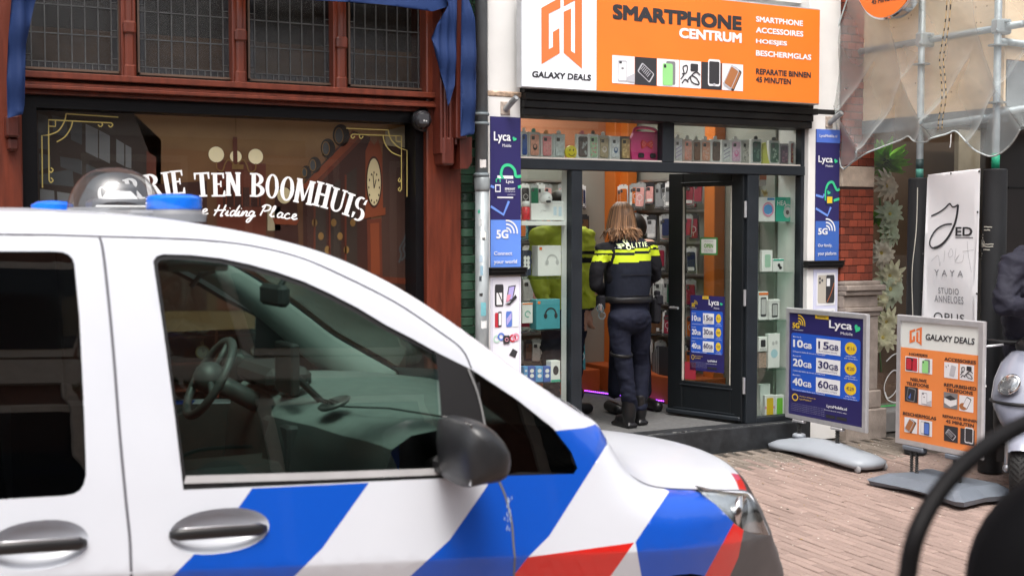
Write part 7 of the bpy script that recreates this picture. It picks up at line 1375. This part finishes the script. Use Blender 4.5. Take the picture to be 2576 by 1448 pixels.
# ================================================================== people
def capsule(mb, p0, r0, p1, r1, flat=1.0, n=14):
    p0 = Vector(p0); p1 = Vector(p1); d = p1 - p0; L_ = d.length or 1e-6; t = d / L_; pts = []; rs = []
    for a in (-80, -50, -25): pts.append(p0 + t * r0 * math.sin(R(a))); rs.append(r0 * math.cos(R(a)))
    for k in range(5): pts.append(p0 + d * k / 4); rs.append(r0 + (r1 - r0) * k / 4)
    for a in (25, 50, 80): pts.append(p1 + t * r1 * math.sin(R(a))); rs.append(r1 * math.cos(R(a)))
    return mb.tube(pts, rs, n, flat=flat)
from mathutils import noise
def skin(mb, name, mats, matf, parent, voxel=.011, smooth=5, fold=0.0):
    me = bpy.data.meshes.new('t'); me.from_pydata(mb.v, [], mb.f); o = bpy.data.objects.new('t', me); COL.objects.link(o)
    m = o.modifiers.new('r', 'REMESH'); m.mode = 'VOXEL'; m.voxel_size = voxel; s = o.modifiers.new('s', 'SMOOTH'); s.factor = .5; s.iterations = smooth
    dg = bpy.context.evaluated_depsgraph_get(); m2 = bpy.data.meshes.new_from_object(o.evaluated_get(dg)); bpy.data.objects.remove(o); m2.name = name
    if fold:                                 # cloth folds
        ns = [v.normal.copy() for v in m2.vertices]
        for v, n_ in zip(m2.vertices, ns):
            p = v.co; a = noise.noise(Vector((p.x * 7, p.y * 7, p.z * 15 + 3 * noise.noise(p * 4)))); b = noise.noise(Vector((p.x * 16 + 9, p.y * 16, p.z * 30)))
            v.co = p + n_ * fold * (a - .5 * abs(b) + .2)
    m2.materials.clear()
    for x in mats: m2.materials.append(x)
    m2.polygons.foreach_set('material_index', [matf(p.center) for p in m2.polygons]); m2.polygons.foreach_set('use_smooth', [True] * len(m2.polygons)); m2.update()
    return link(bpy.data.objects.new(name, m2), parent)
def hand(mb, w_, d, up_, side=1, s=1.0):          # palm, four curled fingers, thumb
    d = Vector(d).normalized(); up_ = Vector(up_).normalized(); sd_ = d.cross(up_).normalized() * side; w_ = Vector(w_)
    capsule(mb, w_ + d * .01 * s, .024 * s, w_ + d * .07 * s, .03 * s, .6)
    for k, L_ in enumerate((.07, .078, .072, .058)):
        b = w_ + d * .085 * s + sd_ * (.026 - .0175 * k) * s; m_ = b + d * L_ * .5 * s - up_ * .012 * s; e = m_ + d * L_ * .3 * s - up_ * .03 * s; capsule(mb, b, .0095 * s, m_, .009 * s); capsule(mb, m_, .009 * s, e, .0075 * s)
    b = w_ + d * .025 * s + sd_ * .028 * s; e = b + (d * .6 + sd_ * .6 - up_ * .3).normalized() * .055 * s; capsule(mb, b, .012 * s, e, .009 * s)
def head(mb, c, face, s=1.0):                     # skull, jaw, nose, ears
    c = Vector(c); f = Vector(face).normalized(); sd_ = f.cross(Vector((0, 0, 1))).normalized(); rot = Matrix((( sd_.x, f.x, 0), (sd_.y, f.y, 0), (0, 0, 1)))
    mb.ball(c + Vector((0, 0, .015 * s)) - f * .008 * s, .098 * s, 16, sc=(.8, .98, 1.05), mat=rot); mb.ball(c + f * .025 * s - Vector((0, 0, .055 * s)), .07 * s, 14, sc=(.78, .95, 1.0), mat=rot)
    capsule(mb, c + f * .093 * s + Vector((0, 0, .015)), .011 * s, c + f * .108 * s - Vector((0, 0, .02 * s)), .016 * s)
    for a in (-1, 1): mb.ball(c + sd_ * a * .078 * s - Vector((0, 0, .008)), .028 * s, 10, sc=(.35, .7, 1.1), mat=rot)
    capsule(mb, c - Vector((0, 0, .07)) - f * .015, .055 * s, c - Vector((0, 0, .17)) - f * .025, .06 * s)
def face_parts(par, c, face, s=1.0, brow=(.05, .03, .02)):
    c = Vector(c); f = Vector(face).normalized(); sd_ = f.cross(Vector((0, 0, 1))).normalized(); mw_ = MB(); mi_ = MB()
    for a in (-1, 1): mi_ = MB(); MB().ball(c + sd_ * a * .031 * s + f * .082 * s + Vector((0, 0, .012)), .011 * s, 8).build('eye', M('eye_white', (.7, .7, .68), .3), par, True); MB().ball(c + sd_ * a * .031 * s + f * .09 * s + Vector((0, 0, .012)), .0055 * s, 8).build('iris', M('brow_dark', brow, .6), par, True); mi_.tube([c + sd_ * a * .018 * s + f * .094 * s + Vector((0, 0, .032)), c + sd_ * a * .046 * s + f * .082 * s + Vector((0, 0, .032))], .004, 6); mi_.build('brow', M('brow_dark', brow, .6), par, True)
    mm = MB(); mm.tube([c - sd_ * .022 * s + f * .088 * s - Vector((0, 0, .055)), c + f * .095 * s - Vector((0, 0, .056)), c + sd_ * .022 * s + f * .088 * s - Vector((0, 0, .055))], .0055, 6); mm.build('mouth', M('lips', (.4, .14, .11), .5), par, True)
m_skin = M('skin', (.52, .3, .21), .5, var=.06, scale=30); m_nav = M('uniform_navy', (.009, .011, .024), .8, spec=.25, var=.25, scale=12, bump=.5, bscale=26); m_blk = M('uniform_black', (.008, .008, .011), .8, spec=.25, var=.2, scale=14, bump=.4, bscale=30); m_hv = M('hi_vis_yellow', (.6, .75, .02), .55, var=.06, scale=20, bump=.2); m_vest = M('vest_navy', (.011, .014, .025), .8, spec=.25, var=.2, scale=20, bump=.3, bscale=40); m_boot = M('boot_black', (.009, .009, .01), .3, var=.2, bump=.2)
YO = .33
def O(px, py, dy=0.0): return FP(px, py, YO + dy)
of = thing('person', 'police officer with long light brown hair and yellow striped vest, back turned, in the doorway', 'person')
mb = MB()
capsule(mb, O(1557, 800), .09, O(1562, 858, -.01), .079); capsule(mb, O(1562, 858, -.01), .079, O(1568, 915, -.03), .063); capsule(mb, O(1568, 915, -.03), .063, O(1580, 985, -.03), .057); capsule(mb, O(1580, 985, -.03), .057, O(1585, 1030, -.02), .051)
capsule(mb, O(1606, 800), .089, O(1609, 858, .03), .077); capsule(mb, O(1609, 858, .03), .077, O(1611, 910, .07), .061); capsule(mb, O(1611, 910, .07), .061, O(1610, 985, .07), .055); capsule(mb, O(1610, 985, .07), .06, O(1609, 1022, .06), .052)
mb.ball(O(1582, 800, -.02), .15, 18, sc=(1.14, .86, .8)); mb.ball(O(1581, 752), .14, 18, sc=(1.2, .85, .9)); mb.ball(O(1578, 690), .16, 18, sc=(1.1, .78, 1.2)); mb.ball(O(1575, 648), .15, 18, sc=(1.2, .76, 1.0))
capsule(mb, O(1518, 630), .064, O(1632, 624), .064); capsule(mb, O(1562, 600), .06, O(1562, 640), .085)
capsule(mb, O(1517, 632), .058, O(1501, 680, -.01), .054); capsule(mb, O(1501, 680, -.01), .054, O(1498, 716, .0), .049); capsule(mb, O(1498, 716), .049, O(1517, 735, .2), .037); hand(mb, O(1517, 736, .22), (.25, .95, .1), (0, 0, 1), 1)
capsule(mb, O(1635, 628), .057, O(1646, 670, 0), .053); capsule(mb, O(1646, 670), .053, O(1648, 695, .02), .048); capsule(mb, O(1648, 695, .02), .048, O(1632, 702, .24), .037); hand(mb, O(1632, 702, .26), (-.2, .95, .1), (0, 0, 1), -1)
hc = O(1561, 553, .02); head(mb, hc, (.1, 1, -.05))
zW = O(1580, 752).z; zN = O(1562, 604).z
def om(p):
    if p.z > zN - .01: return 2
    if (p.y > YO + .23 and p.z > zW - .1): return 2
    if p.z < zW: return 0
    # hi-vis bands round the sleeves
    xx = abs(p.x - O(1576, 640).x)
    if xx > .165:
        zl_ = O(1500, 638).z if p.x < O(1576, 640).x else O(1640, 624).z
        if -.055 < p.z - zl_ < -.012 or .004 < p.z - zl_ < .022: return 3
    return 1
body = skin(mb, 'body', [m_nav, m_blk, m_skin, m_hv], om, of, .0105, 4, .012)
face_parts(of, hc, (.1, 1, -.05))
# vest shell
cxv = O(1578, 680); VX = cxv.x; VY = YO
SECS = [(O(0 + 1578, 748).z, .158, .13), (O(1578, 715).z, .165, .142), (O(1578, 680).z, .168, .15), (O(1578, 650).z, .165, .148), (O(1578, 625).z, .155, .148), (O(1578, 606).z, .125, .13), (O(1578, 596).z, .085, .095)]
def vsec(z):
    for a, b in zip(SECS, SECS[1:]):
        if z <= b[0]: t = max(0, (z - a[0]) / (b[0] - a[0])); return a[1] + (b[1] - a[1]) * t, a[2] + (b[2] - a[2]) * t
    return SECS[-1][1:]
class VestFr(Fr):
    def __init__(s): s.n = Vector((0, -1, 0))
    def at(s, u, v, n=0.0):
        a, b = vsec(v); k = max(-1, min(1, u / a)); return Vector((VX + u, VY - (b + n) * (1 - abs(k) ** 3) ** (1 / 3), v))
vf = VestFr(); mb = MB(); NZ, NA = 44, 40; zb0_, zb1_ = SECS[0][0], SECS[-1][0]
sl = .075
def vband(x, z):
    q_ = z - sl * (x - VX); zl_ = O(1578, 628).z
    if abs(q_ - zl_) < .0105: return 1
    zl_ = O(1578, 647.5).z
    if abs(q_ - zl_) < .0255: return 1
    return 0
for i in range(NZ + 1):
    z = zb0_ + (zb1_ - zb0_) * i / NZ; a, b = vsec(z)
    for k in range(NA): t = 2 * math.pi * k / NA; c_, s_ = math.cos(t), math.sin(t); mb.v.append((VX + a * math.copysign(abs(c_) ** .8, c_), VY + b * math.copysign(abs(s_) ** .8, s_), z + sl * a * c_ * (0)))
for i in range(NZ):
    for k in range(NA):
        f_ = (i * NA + k, i * NA + (k + 1) % NA, (i + 1) * NA + (k + 1) % NA, (i + 1) * NA + k); c_ = sum((Vector(mb.v[j]) for j in f_), Vector()) / 4; mb.f.append(f_); mb.m.append(vband(c_.x, c_.z) if c_.y < VY + .02 and abs(c_.x - VX) < .2 else 0)
mb.build('vest', [m_vest, m_hv], of, True)
mv = M('reflective_print', (.8, .9, .55), .5, var=0)
class VestTilt(VestFr):
    def at(s, u, v, n=0.0): return VestFr.at(s, u, v + sl * u, n)
vt = VestTilt(); zt_ = O(1578, 621).z; x_ = lambda px: O(px, 620).x - VX
for ch, a, b in (('P', 1539, 1547), ('L', 1561, 1567), ('I', 1571, 1573.5), ('T', 1577, 1584), ('I', 1588, 1590.5), ('E', 1594, 1601)): lettering(ch, vt, x_(a), x_(b), zt_, zt_ + .034, mv, of, .006, bold=.03)
mb = MB(); mb.ring(vt, x_(1554), zt_ + .006, .014, .008, 0, 360, .006, 0, 14); mb.oval(vt, x_(1553), zt_ + .03, .013, .011, .006, 0, 8); mb.line(vt, spline([(x_(1551), zt_ + .03), (x_(1548), zt_ + .048), (x_(1552), zt_ + .062)], 4), .007, .006); mb.line(vt, spline([(x_(1555), zt_ + .035), (x_(1553), zt_ + .05), (x_(1557), zt_ + .06)], 4), .006, .006)
mb.build('emblem', mv, of)
mb = MB()
for px in (1520, 1524, 1528, 1534, 1538, 1613, 1617, 1621, 1628, 1632):
    for k, dz in enumerate((0, .016)):
        if (px + k) % 3: mb.rect(vt, x_(px) - .0035, x_(px) + .0035, zt_ + .004 + dz, zt_ + .011 + dz, .006)
mb.build('chequer_marks', M('reflective_white', (.7, .7, .72), .5, var=0), of)
mb = MB(); mb.tube([vf.at(u * .01 * 15 * .9, O(1578, 690).z, .004) for u in [-1 + k * .2 for k in range(11)]], .0025, 5); mb.tube([vf.at(u * .14, SECS[0][0] + .02, .004) for u in [-1 + k * .2 for k in range(11)]], .0025, 5); mb.build('vest_seams', m_blk, of)
mb = MB(); mb.tube([(VX + .1 * math.cos(t), VY - .01 + .085 * math.sin(t), O(1578, 598).z - .004 * math.sin(t)) for t in [2 * math.pi * k / 20 for k in range(20)]], .004, 6, closed=True); mb.build('collar_piping', M('piping', (.35, .4, .2), .6), of)
mb = MB(); zbelt_ = O(1580, 752).z; mb.tube([(O(1581, 750).x + .178 * math.cos(t), YO + .135 * math.sin(t), zbelt_) for t in [2 * math.pi * k / 28 for k in range(28)]], .024, 8, closed=True, flat=.4); mb.build('duty_belt', M('belt_black', (.01, .01, .011), .4), of, True)
p = O(1648, 765, -.02); mb = MB(); mb.box(p + Vector((-.03, -.05, -.14)), p + Vector((.025, .04, .05)), bev=.015); mb.box(p + Vector((-.02, -.06, .0)), p + Vector((.035, -.01, .07)), bev=.01); mb.box(p + Vector((.0, -.03, .06)), p + Vector((.03, .03, .1)), bev=.01); mb.build('holster', m_blk, of)
p = O(1509, 775, -.05); mb = MB(); mb.ring(Fr(p, (.5, -.85, 0), (0, 0, 1)), 0, 0, .026, .009, 0, 360, 0, 0, 16); mb.ring(Fr(p + Vector((.01, -.01, -.05)), (.5, -.85, 0), (0, 0, 1)), 0, 0, .026, .009, 0, 360, 0, 0, 16); mb.box(p + Vector((-.012, -.012, -.02)), p + Vector((.012, .012, .03)), bev=.004); mb.build('handcuffs', M('cuff_steel', (.6, .6, .62), .25, .9), of); p = O(1513, 757, -.02); MB().box(p + Vector((-.03, -.03, -.06)), p + Vector((.02, .04, .04)), bev=.01).build('pouch', m_blk, of)
mb = MB(); c = O(1563, 890, -.02); mb.tube([c + Vector((.079 * math.cos(t), .079 * math.sin(t), .012 * math.sin(t))) for t in [2 * math.pi * k / 22 for k in range(22)]], .012, 6, closed=True, flat=.3); mb.build('thigh_strap', M('belt_black', (0, 0, 0)), of, True)
for px, py, dy, s in ((1582, 1072, -.02, 1), (1609, 1070, .06, 1)):
    a = O(px, 1030, dy); g = O(px, py, dy); g.z = STEP + .002; mb = MB(); capsule(mb, (g.x, g.y, g.z + .2), .056, (g.x, g.y, g.z + .08), .05); capsule(mb, (g.x, g.y, g.z + .045), .042, (g.x + .02, g.y + .15, g.z + .035), .042); mb.box((g.x - .042, g.y - .05, g.z), (g.x + .05, g.y + .19, g.z + .03), bev=.01)
    skin(mb, 'boot', [m_boot], lambda p: 0, of, .008, 3)
# hair: a cap of strands falling over the collar
mb = MB(); rnd = random.Random(11); mb.ball(hc + Vector((0, -.012, .022)), .104, 18, sc=(.8, 1, 1.02))
for k in range(430):
    a = rnd.uniform(0, 2 * math.pi) if rnd.random() < .3 else rnd.uniform(math.pi * 1.02, math.pi * 1.98); top_ = hc + Vector((.03 * math.cos(a), .03 * math.sin(a) - .01, .122 + rnd.uniform(-.006, .006)))
    rx_ = rnd.uniform(.82, .95); L_ = rnd.triangular(.0, .2, .06); w_ = rnd.uniform(-.013, .013); fl = rnd.uniform(.0, .05)
    pts = [top_, hc + Vector((.075 * math.cos(a) * rx_, .085 * math.sin(a) * rx_ - .01, .09)), hc + Vector((.097 * math.cos(a) * rx_, .107 * math.sin(a) * rx_ - .01, .02)), hc + Vector((.113 * math.cos(a) * rx_, .118 * math.sin(a) * rx_ - .01, -.05)), hc + Vector(((.098 + fl * .5) * math.cos(a) + w_ * .8, (.125 + fl * .4) * math.sin(a) - .012, -.06 - L_ * .3)), hc + Vector(((.094 + fl * .9) * math.cos(a) + w_ * 1.2, (.13 + fl * .8) * math.sin(a) - .015, -.06 - L_ * .52))]
    pts = spline([tuple(p) for p in pts], 3); mb.tube(pts, [.0042 + .0016 * math.sin(math.pi * i / len(pts)) - .0038 * (i / len(pts)) ** 3 for i in range(len(pts))], 5)
mb.build('hair', M('light_brown_hair', (.26, .14, .07), .42, var=.55, scale=25, island=.75), of, True)
# colleague in a yellow jacket behind the narrow left window
YJ = 1.02
def J(px, py, dy=0.0): return FP(px + 3, py, YJ + dy)
hv = thing('person', 'person in fluorescent yellow jacket with dark bands standing inside behind the left shop window', 'person')
mb = MB(); capsule(mb, J(1385, 770), .1, J(1385, 880), .08); capsule(mb, J(1385, 880), .08, J(1383, 995), .06); capsule(mb, J(1440, 770), .1, J(1440, 880), .08); capsule(mb, J(1440, 880), .08, J(1442, 995), .06)
mb.ball(J(1412, 700), .175, 18, sc=(1.05, .8, 1.4)); mb.ball(J(1412, 630), .17, 18, sc=(1.1, .78, 1.1)); capsule(mb, J(1360, 590), .075, J(1460, 590), .075); capsule(mb, J(1352, 595), .075, J(1345, 670), .07); capsule(mb, J(1345, 670), .07, J(1362, 735, -.1), .06); capsule(mb, J(1468, 597), .078, J(1476, 680), .074); capsule(mb, J(1476, 680), .072, J(1478, 765, -.02), .062); hand(mb, J(1363, 738, -.12), (.2, -.6, -.7), (0, -1, .2), 1); hand(mb, J(1478, 782, -.02), (0, -.1, -1), (-1, 0, 0), 1)
hj = J(1412, 520); head(mb, hj, (.9, .4, 0))
zj = [J(1412, a).z for a in (575, 632, 640, 648, 662, 775)]
skin(mb, 'body', [m_nav, M('hi_vis_jacket', (.42, .5, .03), .6, var=.2, scale=8, bump=.3), m_skin, m_blk], lambda p: 2 if p.z > zj[0] + .03 or p.z < J(1412, 782).z and abs(p.x - J(1478, 700).x) < .09 and p.z > J(1412, 830).z else (0 if p.z < zj[5] else (3 if zj[2] < p.z < zj[1] or zj[4] < p.z < zj[3] else 1)), hv, .013, 4, .025)
face_parts(hv, hj, (.9, .4, 0)); mb = MB(); mb.ball(hj + Vector((-.015, -.006, .03)), .107, 16, sc=(.95, .92, .95)); mb.build('hair', M('dark_hair', (.02, .015, .012), .5), hv, True)
for px in (1383, 1442): g = J(px, 1000); g.z = STEP; mb = MB(); capsule(mb, (g.x - .03, g.y, g.z + .05), .048, (g.x + .14, g.y + .03, g.z + .042), .044); skin(mb, 'boot', [m_boot], lambda p: 0, hv, .01, 3)
# dark haired customer hidden behind the officer
YC = 1.0
def K(px, py, dy=0.0): return FP(px, py, YC + dy)
ct = thing('person', 'dark haired person in dark clothes almost hidden behind the officer in the doorway', 'person'); mb = MB()
capsule(mb, K(1562, 770), .09, K(1555, 880), .075); capsule(mb, K(1555, 880), .075, K(1545, 985), .055); capsule(mb, K(1608, 770), .09, K(1612, 880), .075); capsule(mb, K(1612, 880), .075, K(1622, 985), .055); mb.ball(K(1585, 720), .16, 16, sc=(1.05, .75, 1.3)); mb.ball(K(1585, 660), .16, 16, sc=(1.1, .75, 1.1)); capsule(mb, K(1545, 630), .062, K(1628, 630), .062); capsule(mb, K(1540, 635), .06, K(1538, 700), .055); capsule(mb, K(1538, 700), .05, K(1560, 735, -.16), .04); capsule(mb, K(1632, 635), .06, K(1634, 700), .055); capsule(mb, K(1634, 700), .05, K(1612, 735, -.16), .04); hand(mb, K(1562, 736, -.18), (.2, -.95, 0), (0, 0, 1), 1); hand(mb, K(1610, 736, -.18), (-.2, -.95, 0), (0, 0, 1), -1)
hk = K(1590, 578); head(mb, hk, (.3, 1, -.1)); zk = K(1585, 596).z
skin(mb, 'body', [m_nav, m_blk, m_skin], lambda p: 2 if p.z > zk or p.y < YC - .19 else (0 if p.z < K(1585, 770).z else 1), ct, .013, 5); face_parts(ct, hk, (.3, 1, -.1)); mb = MB(); mb.ball(hk + Vector((0, -.02, .02)), .112, 16, sc=(.92, .97, 1.05)); mb.build('hair', M('dark_hair', (0, 0, 0)), ct, True)
for px in (1530, 1628): g = K(px + 10, 1000); g.z = STEP; mb = MB(); capsule(mb, (g.x, g.y + .05, g.z + .05), .046, (g.x - .02, g.y - .12, g.z + .04), .044); skin(mb, 'boot', [m_boot], lambda p: 0, ct, .01, 3)
# rider by the scooter
YR = -1.78
def Q(px, py, dy=0.0): return FP(px, py, YR + dy)
rd = thing('person', 'person in dark navy hooded jacket standing by the pale scooter', 'person'); mb = MB(); m_jk = M('jacket_navy', (.02, .02, .032), .75, spec=.25, var=.2, scale=10, bump=.6, bscale=14)
mb.ball(Q(2600, 880), .2, 18, sc=(1.05, .9, .8)); mb.ball(Q(2600, 800), .21, 18, sc=(1.1, .85, 1.2)); mb.ball(Q(2602, 705), .21, 18, sc=(1.12, .85, 1.1)); capsule(mb, Q(2546, 668), .085, Q(2660, 668), .085)
capsule(mb, Q(2548, 672), .085, Q(2526, 748, -.02), .076); capsule(mb, Q(2526, 748, -.02), .076, Q(2530, 772, -.04), .07); capsule(mb, Q(2530, 770, -.04), .07, Q(2595, 775, -.22), .05); capsule(mb, Q(2665, 672), .085, Q(2685, 755), .07); capsule(mb, Q(2685, 755), .065, Q(2640, 780, -.2), .05); hand(mb, Q(2598, 775, -.24), (.4, -.9, 0), (0, 0, 1), 1); hand(mb, Q(2636, 781, -.22), (-.4, -.9, 0), (0, 0, 1), -1)
for a in (2572, 2632): capsule(mb, Q(a, 890), .1, Q(a, 1010), .075); capsule(mb, Q(a, 1010), .075, Q(a, 1160), .06)
hr = Q(2636, 585); head(mb, hr, (-.5, -.85, -.25)); mb.ball(Q(2602, 640, .03), .12, 16, sc=(1.2, 1, .55)); zr1, zr2 = Q(2600, 603).z, Q(2600, 905).z
skin(mb, 'body', [m_nav, m_jk, m_skin], lambda p: 2 if p.z > zr1 or (p.y < YR - .26 and Q(2600, 840).z < p.z < Q(2600, 720).z) else (0 if p.z < zr2 else 1), rd, .013, 4, .02); face_parts(rd, hr, (-.5, -.85, -.25)); mb = MB(); mb.ball(hr + Vector((.02, .035, .03)), .11, 16, sc=(.95, .95, .95)); mb.build('hair', M('dark_hair', (0, 0, 0)), rd, True)
for a in (2572, 2632): g = Q(a, 1180); g.z = gz(YR); mb = MB(); capsule(mb, (g.x, g.y + .04, g.z + .06), .05, (g.x - .06, g.y - .14, g.z + .05), .046); skin(mb, 'boot', [m_boot], lambda p: 0, rd, .01, 3)
# ================================================================== scooter at the right edge
sc2 = thing('motor_scooter', 'pale lilac white motor scooter with twin headlights parked by the scaffold', 'scooter'); hd = Vector((-.80, -.60, 0)).normalized(); sdv = Vector((hd.y, -hd.x, 0)); w0 = GP(2572, 1256, gz(-2.1)); wc2 = w0 + Vector((0, 0, .215)) - hd * .02
class ScF:
    pass
def L3(f, s, u): return wc2 + hd * f + sdv * s + Vector((0, 0, u))
tread = []
for rr_, ww in ((.13, -.05), (.17, -.062), (.2, -.055), (.214, -.03), (.218, 0), (.214, .03), (.2, .055), (.17, .062), (.13, .05)): tread.append((rr_, ww))
wl_ = bpy.data.objects.new('front_wheel', None); link(wl_, sc2); wcW = wc2 + hd * .17; MB().lathe(tread, wcW, sdv, 44).build('tyre', M('tyre', (0, 0, 0)), wl_, True); MB().lathe([(.03, -.05), (.05, -.03), (.13, -.04), (.132, .04), (.05, .03), (.03, .05)], wcW, sdv, 30).build('rim', M('rim_dark', (.1, .1, .1), .4, .6), wl_, 'auto')
mb = MB()
for k in range(40):
    for s_ in (-1, 1):
        pts = []
        for j in range(6): t = j / 5; a = 2 * math.pi * (k + .5 * (s_ > 0)) / 40 + t * .22; ww = s_ * (.004 + .048 * t); r_ = .2192 - .34 * max(0, abs(ww) - .03) ** 1.15 * 2.2 - abs(ww) * .06; pts.append(wcW + sdv * ww + (hd * math.cos(a) + Vector((0, 0, math.sin(a)))) * r_)
        mb.tube(pts, [.0028] * 6, 4)
mb.build('tread_grooves', M('groove', (.004, .004, .004), .9), wl_)
m_scw = M('scooter_white', (.25, .265, .33), .22, var=.04, coat=.6); m_sck = M('scooter_black', (.015, .015, .016), .4)
mb = MB(); 
for a in [R(35 + 10 * k) for k in range(13)]:
    for w_, dr in ((-.07, -.02), (-.05, .012), (0, .024), (.05, .012), (.07, -.02)): mb.v.append(tuple(wcW + (hd * math.cos(a) + Vector((0, 0, math.sin(a)))) * (.235 + dr) + sdv * w_))
mb.f = [(i * 5 + k, i * 5 + k + 1, i * 5 + 6 + k, i * 5 + 5 + k) for i in range(12) for k in range(4)]; mb.m = [0] * len(mb.f); mb.build('mudguard', m_scw, sc2, True)
for s_ in (-.085, .085): mb = MB(); mb.tube([L3(.17, s_, 0), L3(-.02, s_, .4)], .019, 10); mb.ball(L3(.17, s_, 0), .028, 10); mb.build('fork', M('fork_silver', (.45, .46, .48), .3, .8), sc2, True)
def shell(name, secs, mat, par=sc2):           # secs: (height, forward nose, half width, depth)
    mb = MB(); n = 17
    for (u, f, w_, dpt) in secs:
        for k in range(n): t = math.pi * k / (n - 1); mb.v.append(tuple(L3(f - dpt * (1 - math.sin(t) ** .7), w_ * math.cos(t), u)))
    m_ = len(secs); mb.f = [(i * n + k, i * n + k + 1, (i + 1) * n + k + 1, (i + 1) * n + k) for i in range(m_ - 1) for k in range(n - 1)]; mb.m = [0] * len(mb.f); return mb.build(name, mat, par, True)
shell('front_shield', [(.12, .07, .04, .04), (.19, .1, .1, .1), (.27, .12, .15, .15), (.35, .12, .19, .19), (.41, .1, .205, .23), (.51, .05, .195, .24), (.61, -.03, .16, .2), (.68, -.1, .1, .12), (.7, -.14, .05, .05)], m_scw); shell('leg_shield', [(.0, -.2, .17, .06), (.2, -.16, .2, .08), (.42, -.12, .2, .1), (.52, -.14, .18, .1)], m_sck)
mb = MB(); mb.tube([L3(.125 - .26 * (1 - math.cos(t)),   .21 * math.sin(t), .385) for t in [-1.35 + 2.7 * k / 14 for k in range(15)]], .011, 8); mb.build('trim_strip', m_sck, sc2, True)
for s_ in (-1, 1):
    hl_ = bpy.data.objects.new('headlight', None); link(hl_, sc2); p = L3(.075, s_ * .085, .50); ax = (hd * .85 + sdv * s_ * .35 + Vector((0, 0, .3))).normalized(); MB().lathe([(.02, -.03), (.055, -.01), (.062, .006), (.054, .012)], p, ax, 24, sy=1.25).build('bezel', M('lamp_bowl', (.7, .7, .7), .1, 1), hl_, True); MB().lathe([(.054, .008), (.04, .022), (.002, .03)], p, ax, 24, sy=1.25).build('lens', GL('scooter_lens', (.9, .92, .92), .2, .6), hl_, True)
mb = MB(); mb.tube([L3(-.2, s_, .74 + .0) for s_ in (-.24, -.15, 0, .15, .24)], .016, 8); mb.ball(L3(-.19, 0, .72), .075, 14, sc=(1, 1, .8)); mb.build('handlebar', m_sck, sc2, True)
for s_ in (-1, 1): mb = MB(); mb.tube([L3(-.2, s_ * .24, .74), L3(-.22, s_ * .35, .725)], .02, 10); mb.build('grip', m_sck, sc2, True); mb = MB(); mb.tube([L3(-.13, s_ * .14, .73), L3(-.1, s_ * .24, .715), L3(-.13, s_ * .34, .69)], .008, 8); mb.build('brake_lever', M('lever_silver', (.7, .7, .72), .3, .6), sc2, True)
mb = MB(); mb.box((-.12, -.16, -.1), (.12, .16, .1)); sbm = MB(); ctr = L3(-1.0, 0, .42)
sbm.ball(ctr, .2, 18, sc=(1.7, .9, 1.0), mat=Matrix.Rotation(math.atan2(hd.y, hd.x), 3, 'Z')); sbm.build('rear_body', m_scw, sc2, True); sbm = MB(); sbm.ball(ctr + Vector((0, 0, .2)), .16, 18, sc=(2.1, .95, .45), mat=Matrix.Rotation(math.atan2(hd.y, hd.x), 3, 'Z')); sbm.build('saddle', m_sck, sc2, True)
mb = MB(); p0, p1 = L3(-.2, 0, .0), L3(-.8, 0, .0); mb.prism([L3(-.16, -.17, -.02), L3(-.16, .17, -.02), L3(-.85, .17, -.02), L3(-.85, -.17, -.02)], (0, 0, .1)); mb.build('footboard', m_sck, sc2, fix=True)
MB().lathe(tread, L3(-1.22, 0, 0), sdv, 36).build('rear_wheel', M('tyre', (0, 0, 0)), sc2, True)
# ================================================================== cargo bike close to the lens
bk = thing('cargo_bike', 'black cargo bike corner with curved tube hoop very close and out of focus', 'bicycle')
def B(px, py, d): return CAM + ray(px, py) * d
dd = 1.45; pts = spline([tuple(B(*p, q_)) for p, q_ in (((2262, 1620), dd), ((2282, 1448), dd), ((2302, 1350), dd), ((2345, 1262), dd + .02), ((2410, 1180), dd + .05), ((2490, 1115), dd + .09), ((2585, 1062), dd + .13), ((2720, 1015), dd + .2), ((2900, 1000), dd + .3))], 6)
m_bkb = M('bike_black', (.006, .0055, .006), .6, var=.1, spec=.15)
mb = MB(); mb.tube(pts, .011, 14); mb.build('hoop', m_bkb, bk, True)
oc = B(2790, 1500, dd + .2); ax = (CAM - oc); ax.z = 0; ax.normalize(); mb = MB(); mb.lathe([(.13, -.1), (.165, -.08), (.178, 0), (.165, .05), (.12, .075), (.02, .085)], oc, ax, 40); mb.build('box_shell', M('bike_shell', (.005, .005, .006), .8, var=.1, spec=.1), bk, True)
mb = MB(); g = gz(oc.y)
for k in (-.12, .12): mb.tube([oc + Vector((k, 0, -.1)), Vector((oc.x + k * 1.2, oc.y, g))], .02, 10)
mb.build('stand_leg', m_bkb, bk, True); q0 = Vector(pts[0]); mb = MB(); mb.tube([q0, Vector((q0.x + .1, q0.y + .02, g + .55)), Vector((oc.x, oc.y, g + .5))], .0125, 10); mb.build('frame_tube', m_bkb, bk, True)
for k in (-.35, .6): pw = Vector((oc.x + k * RT.x, oc.y + k * RT.y, g + .26)); mb = MB(); mb.tube([pw + (RT * math.cos(2 * math.pi * i / 30) + Vector((0, 0, math.sin(2 * math.pi * i / 30)))) * .24 for i in range(30)], .02, 8, closed=True); mb.build('wheel', M('tyre', (0, 0, 0)), bk, True)
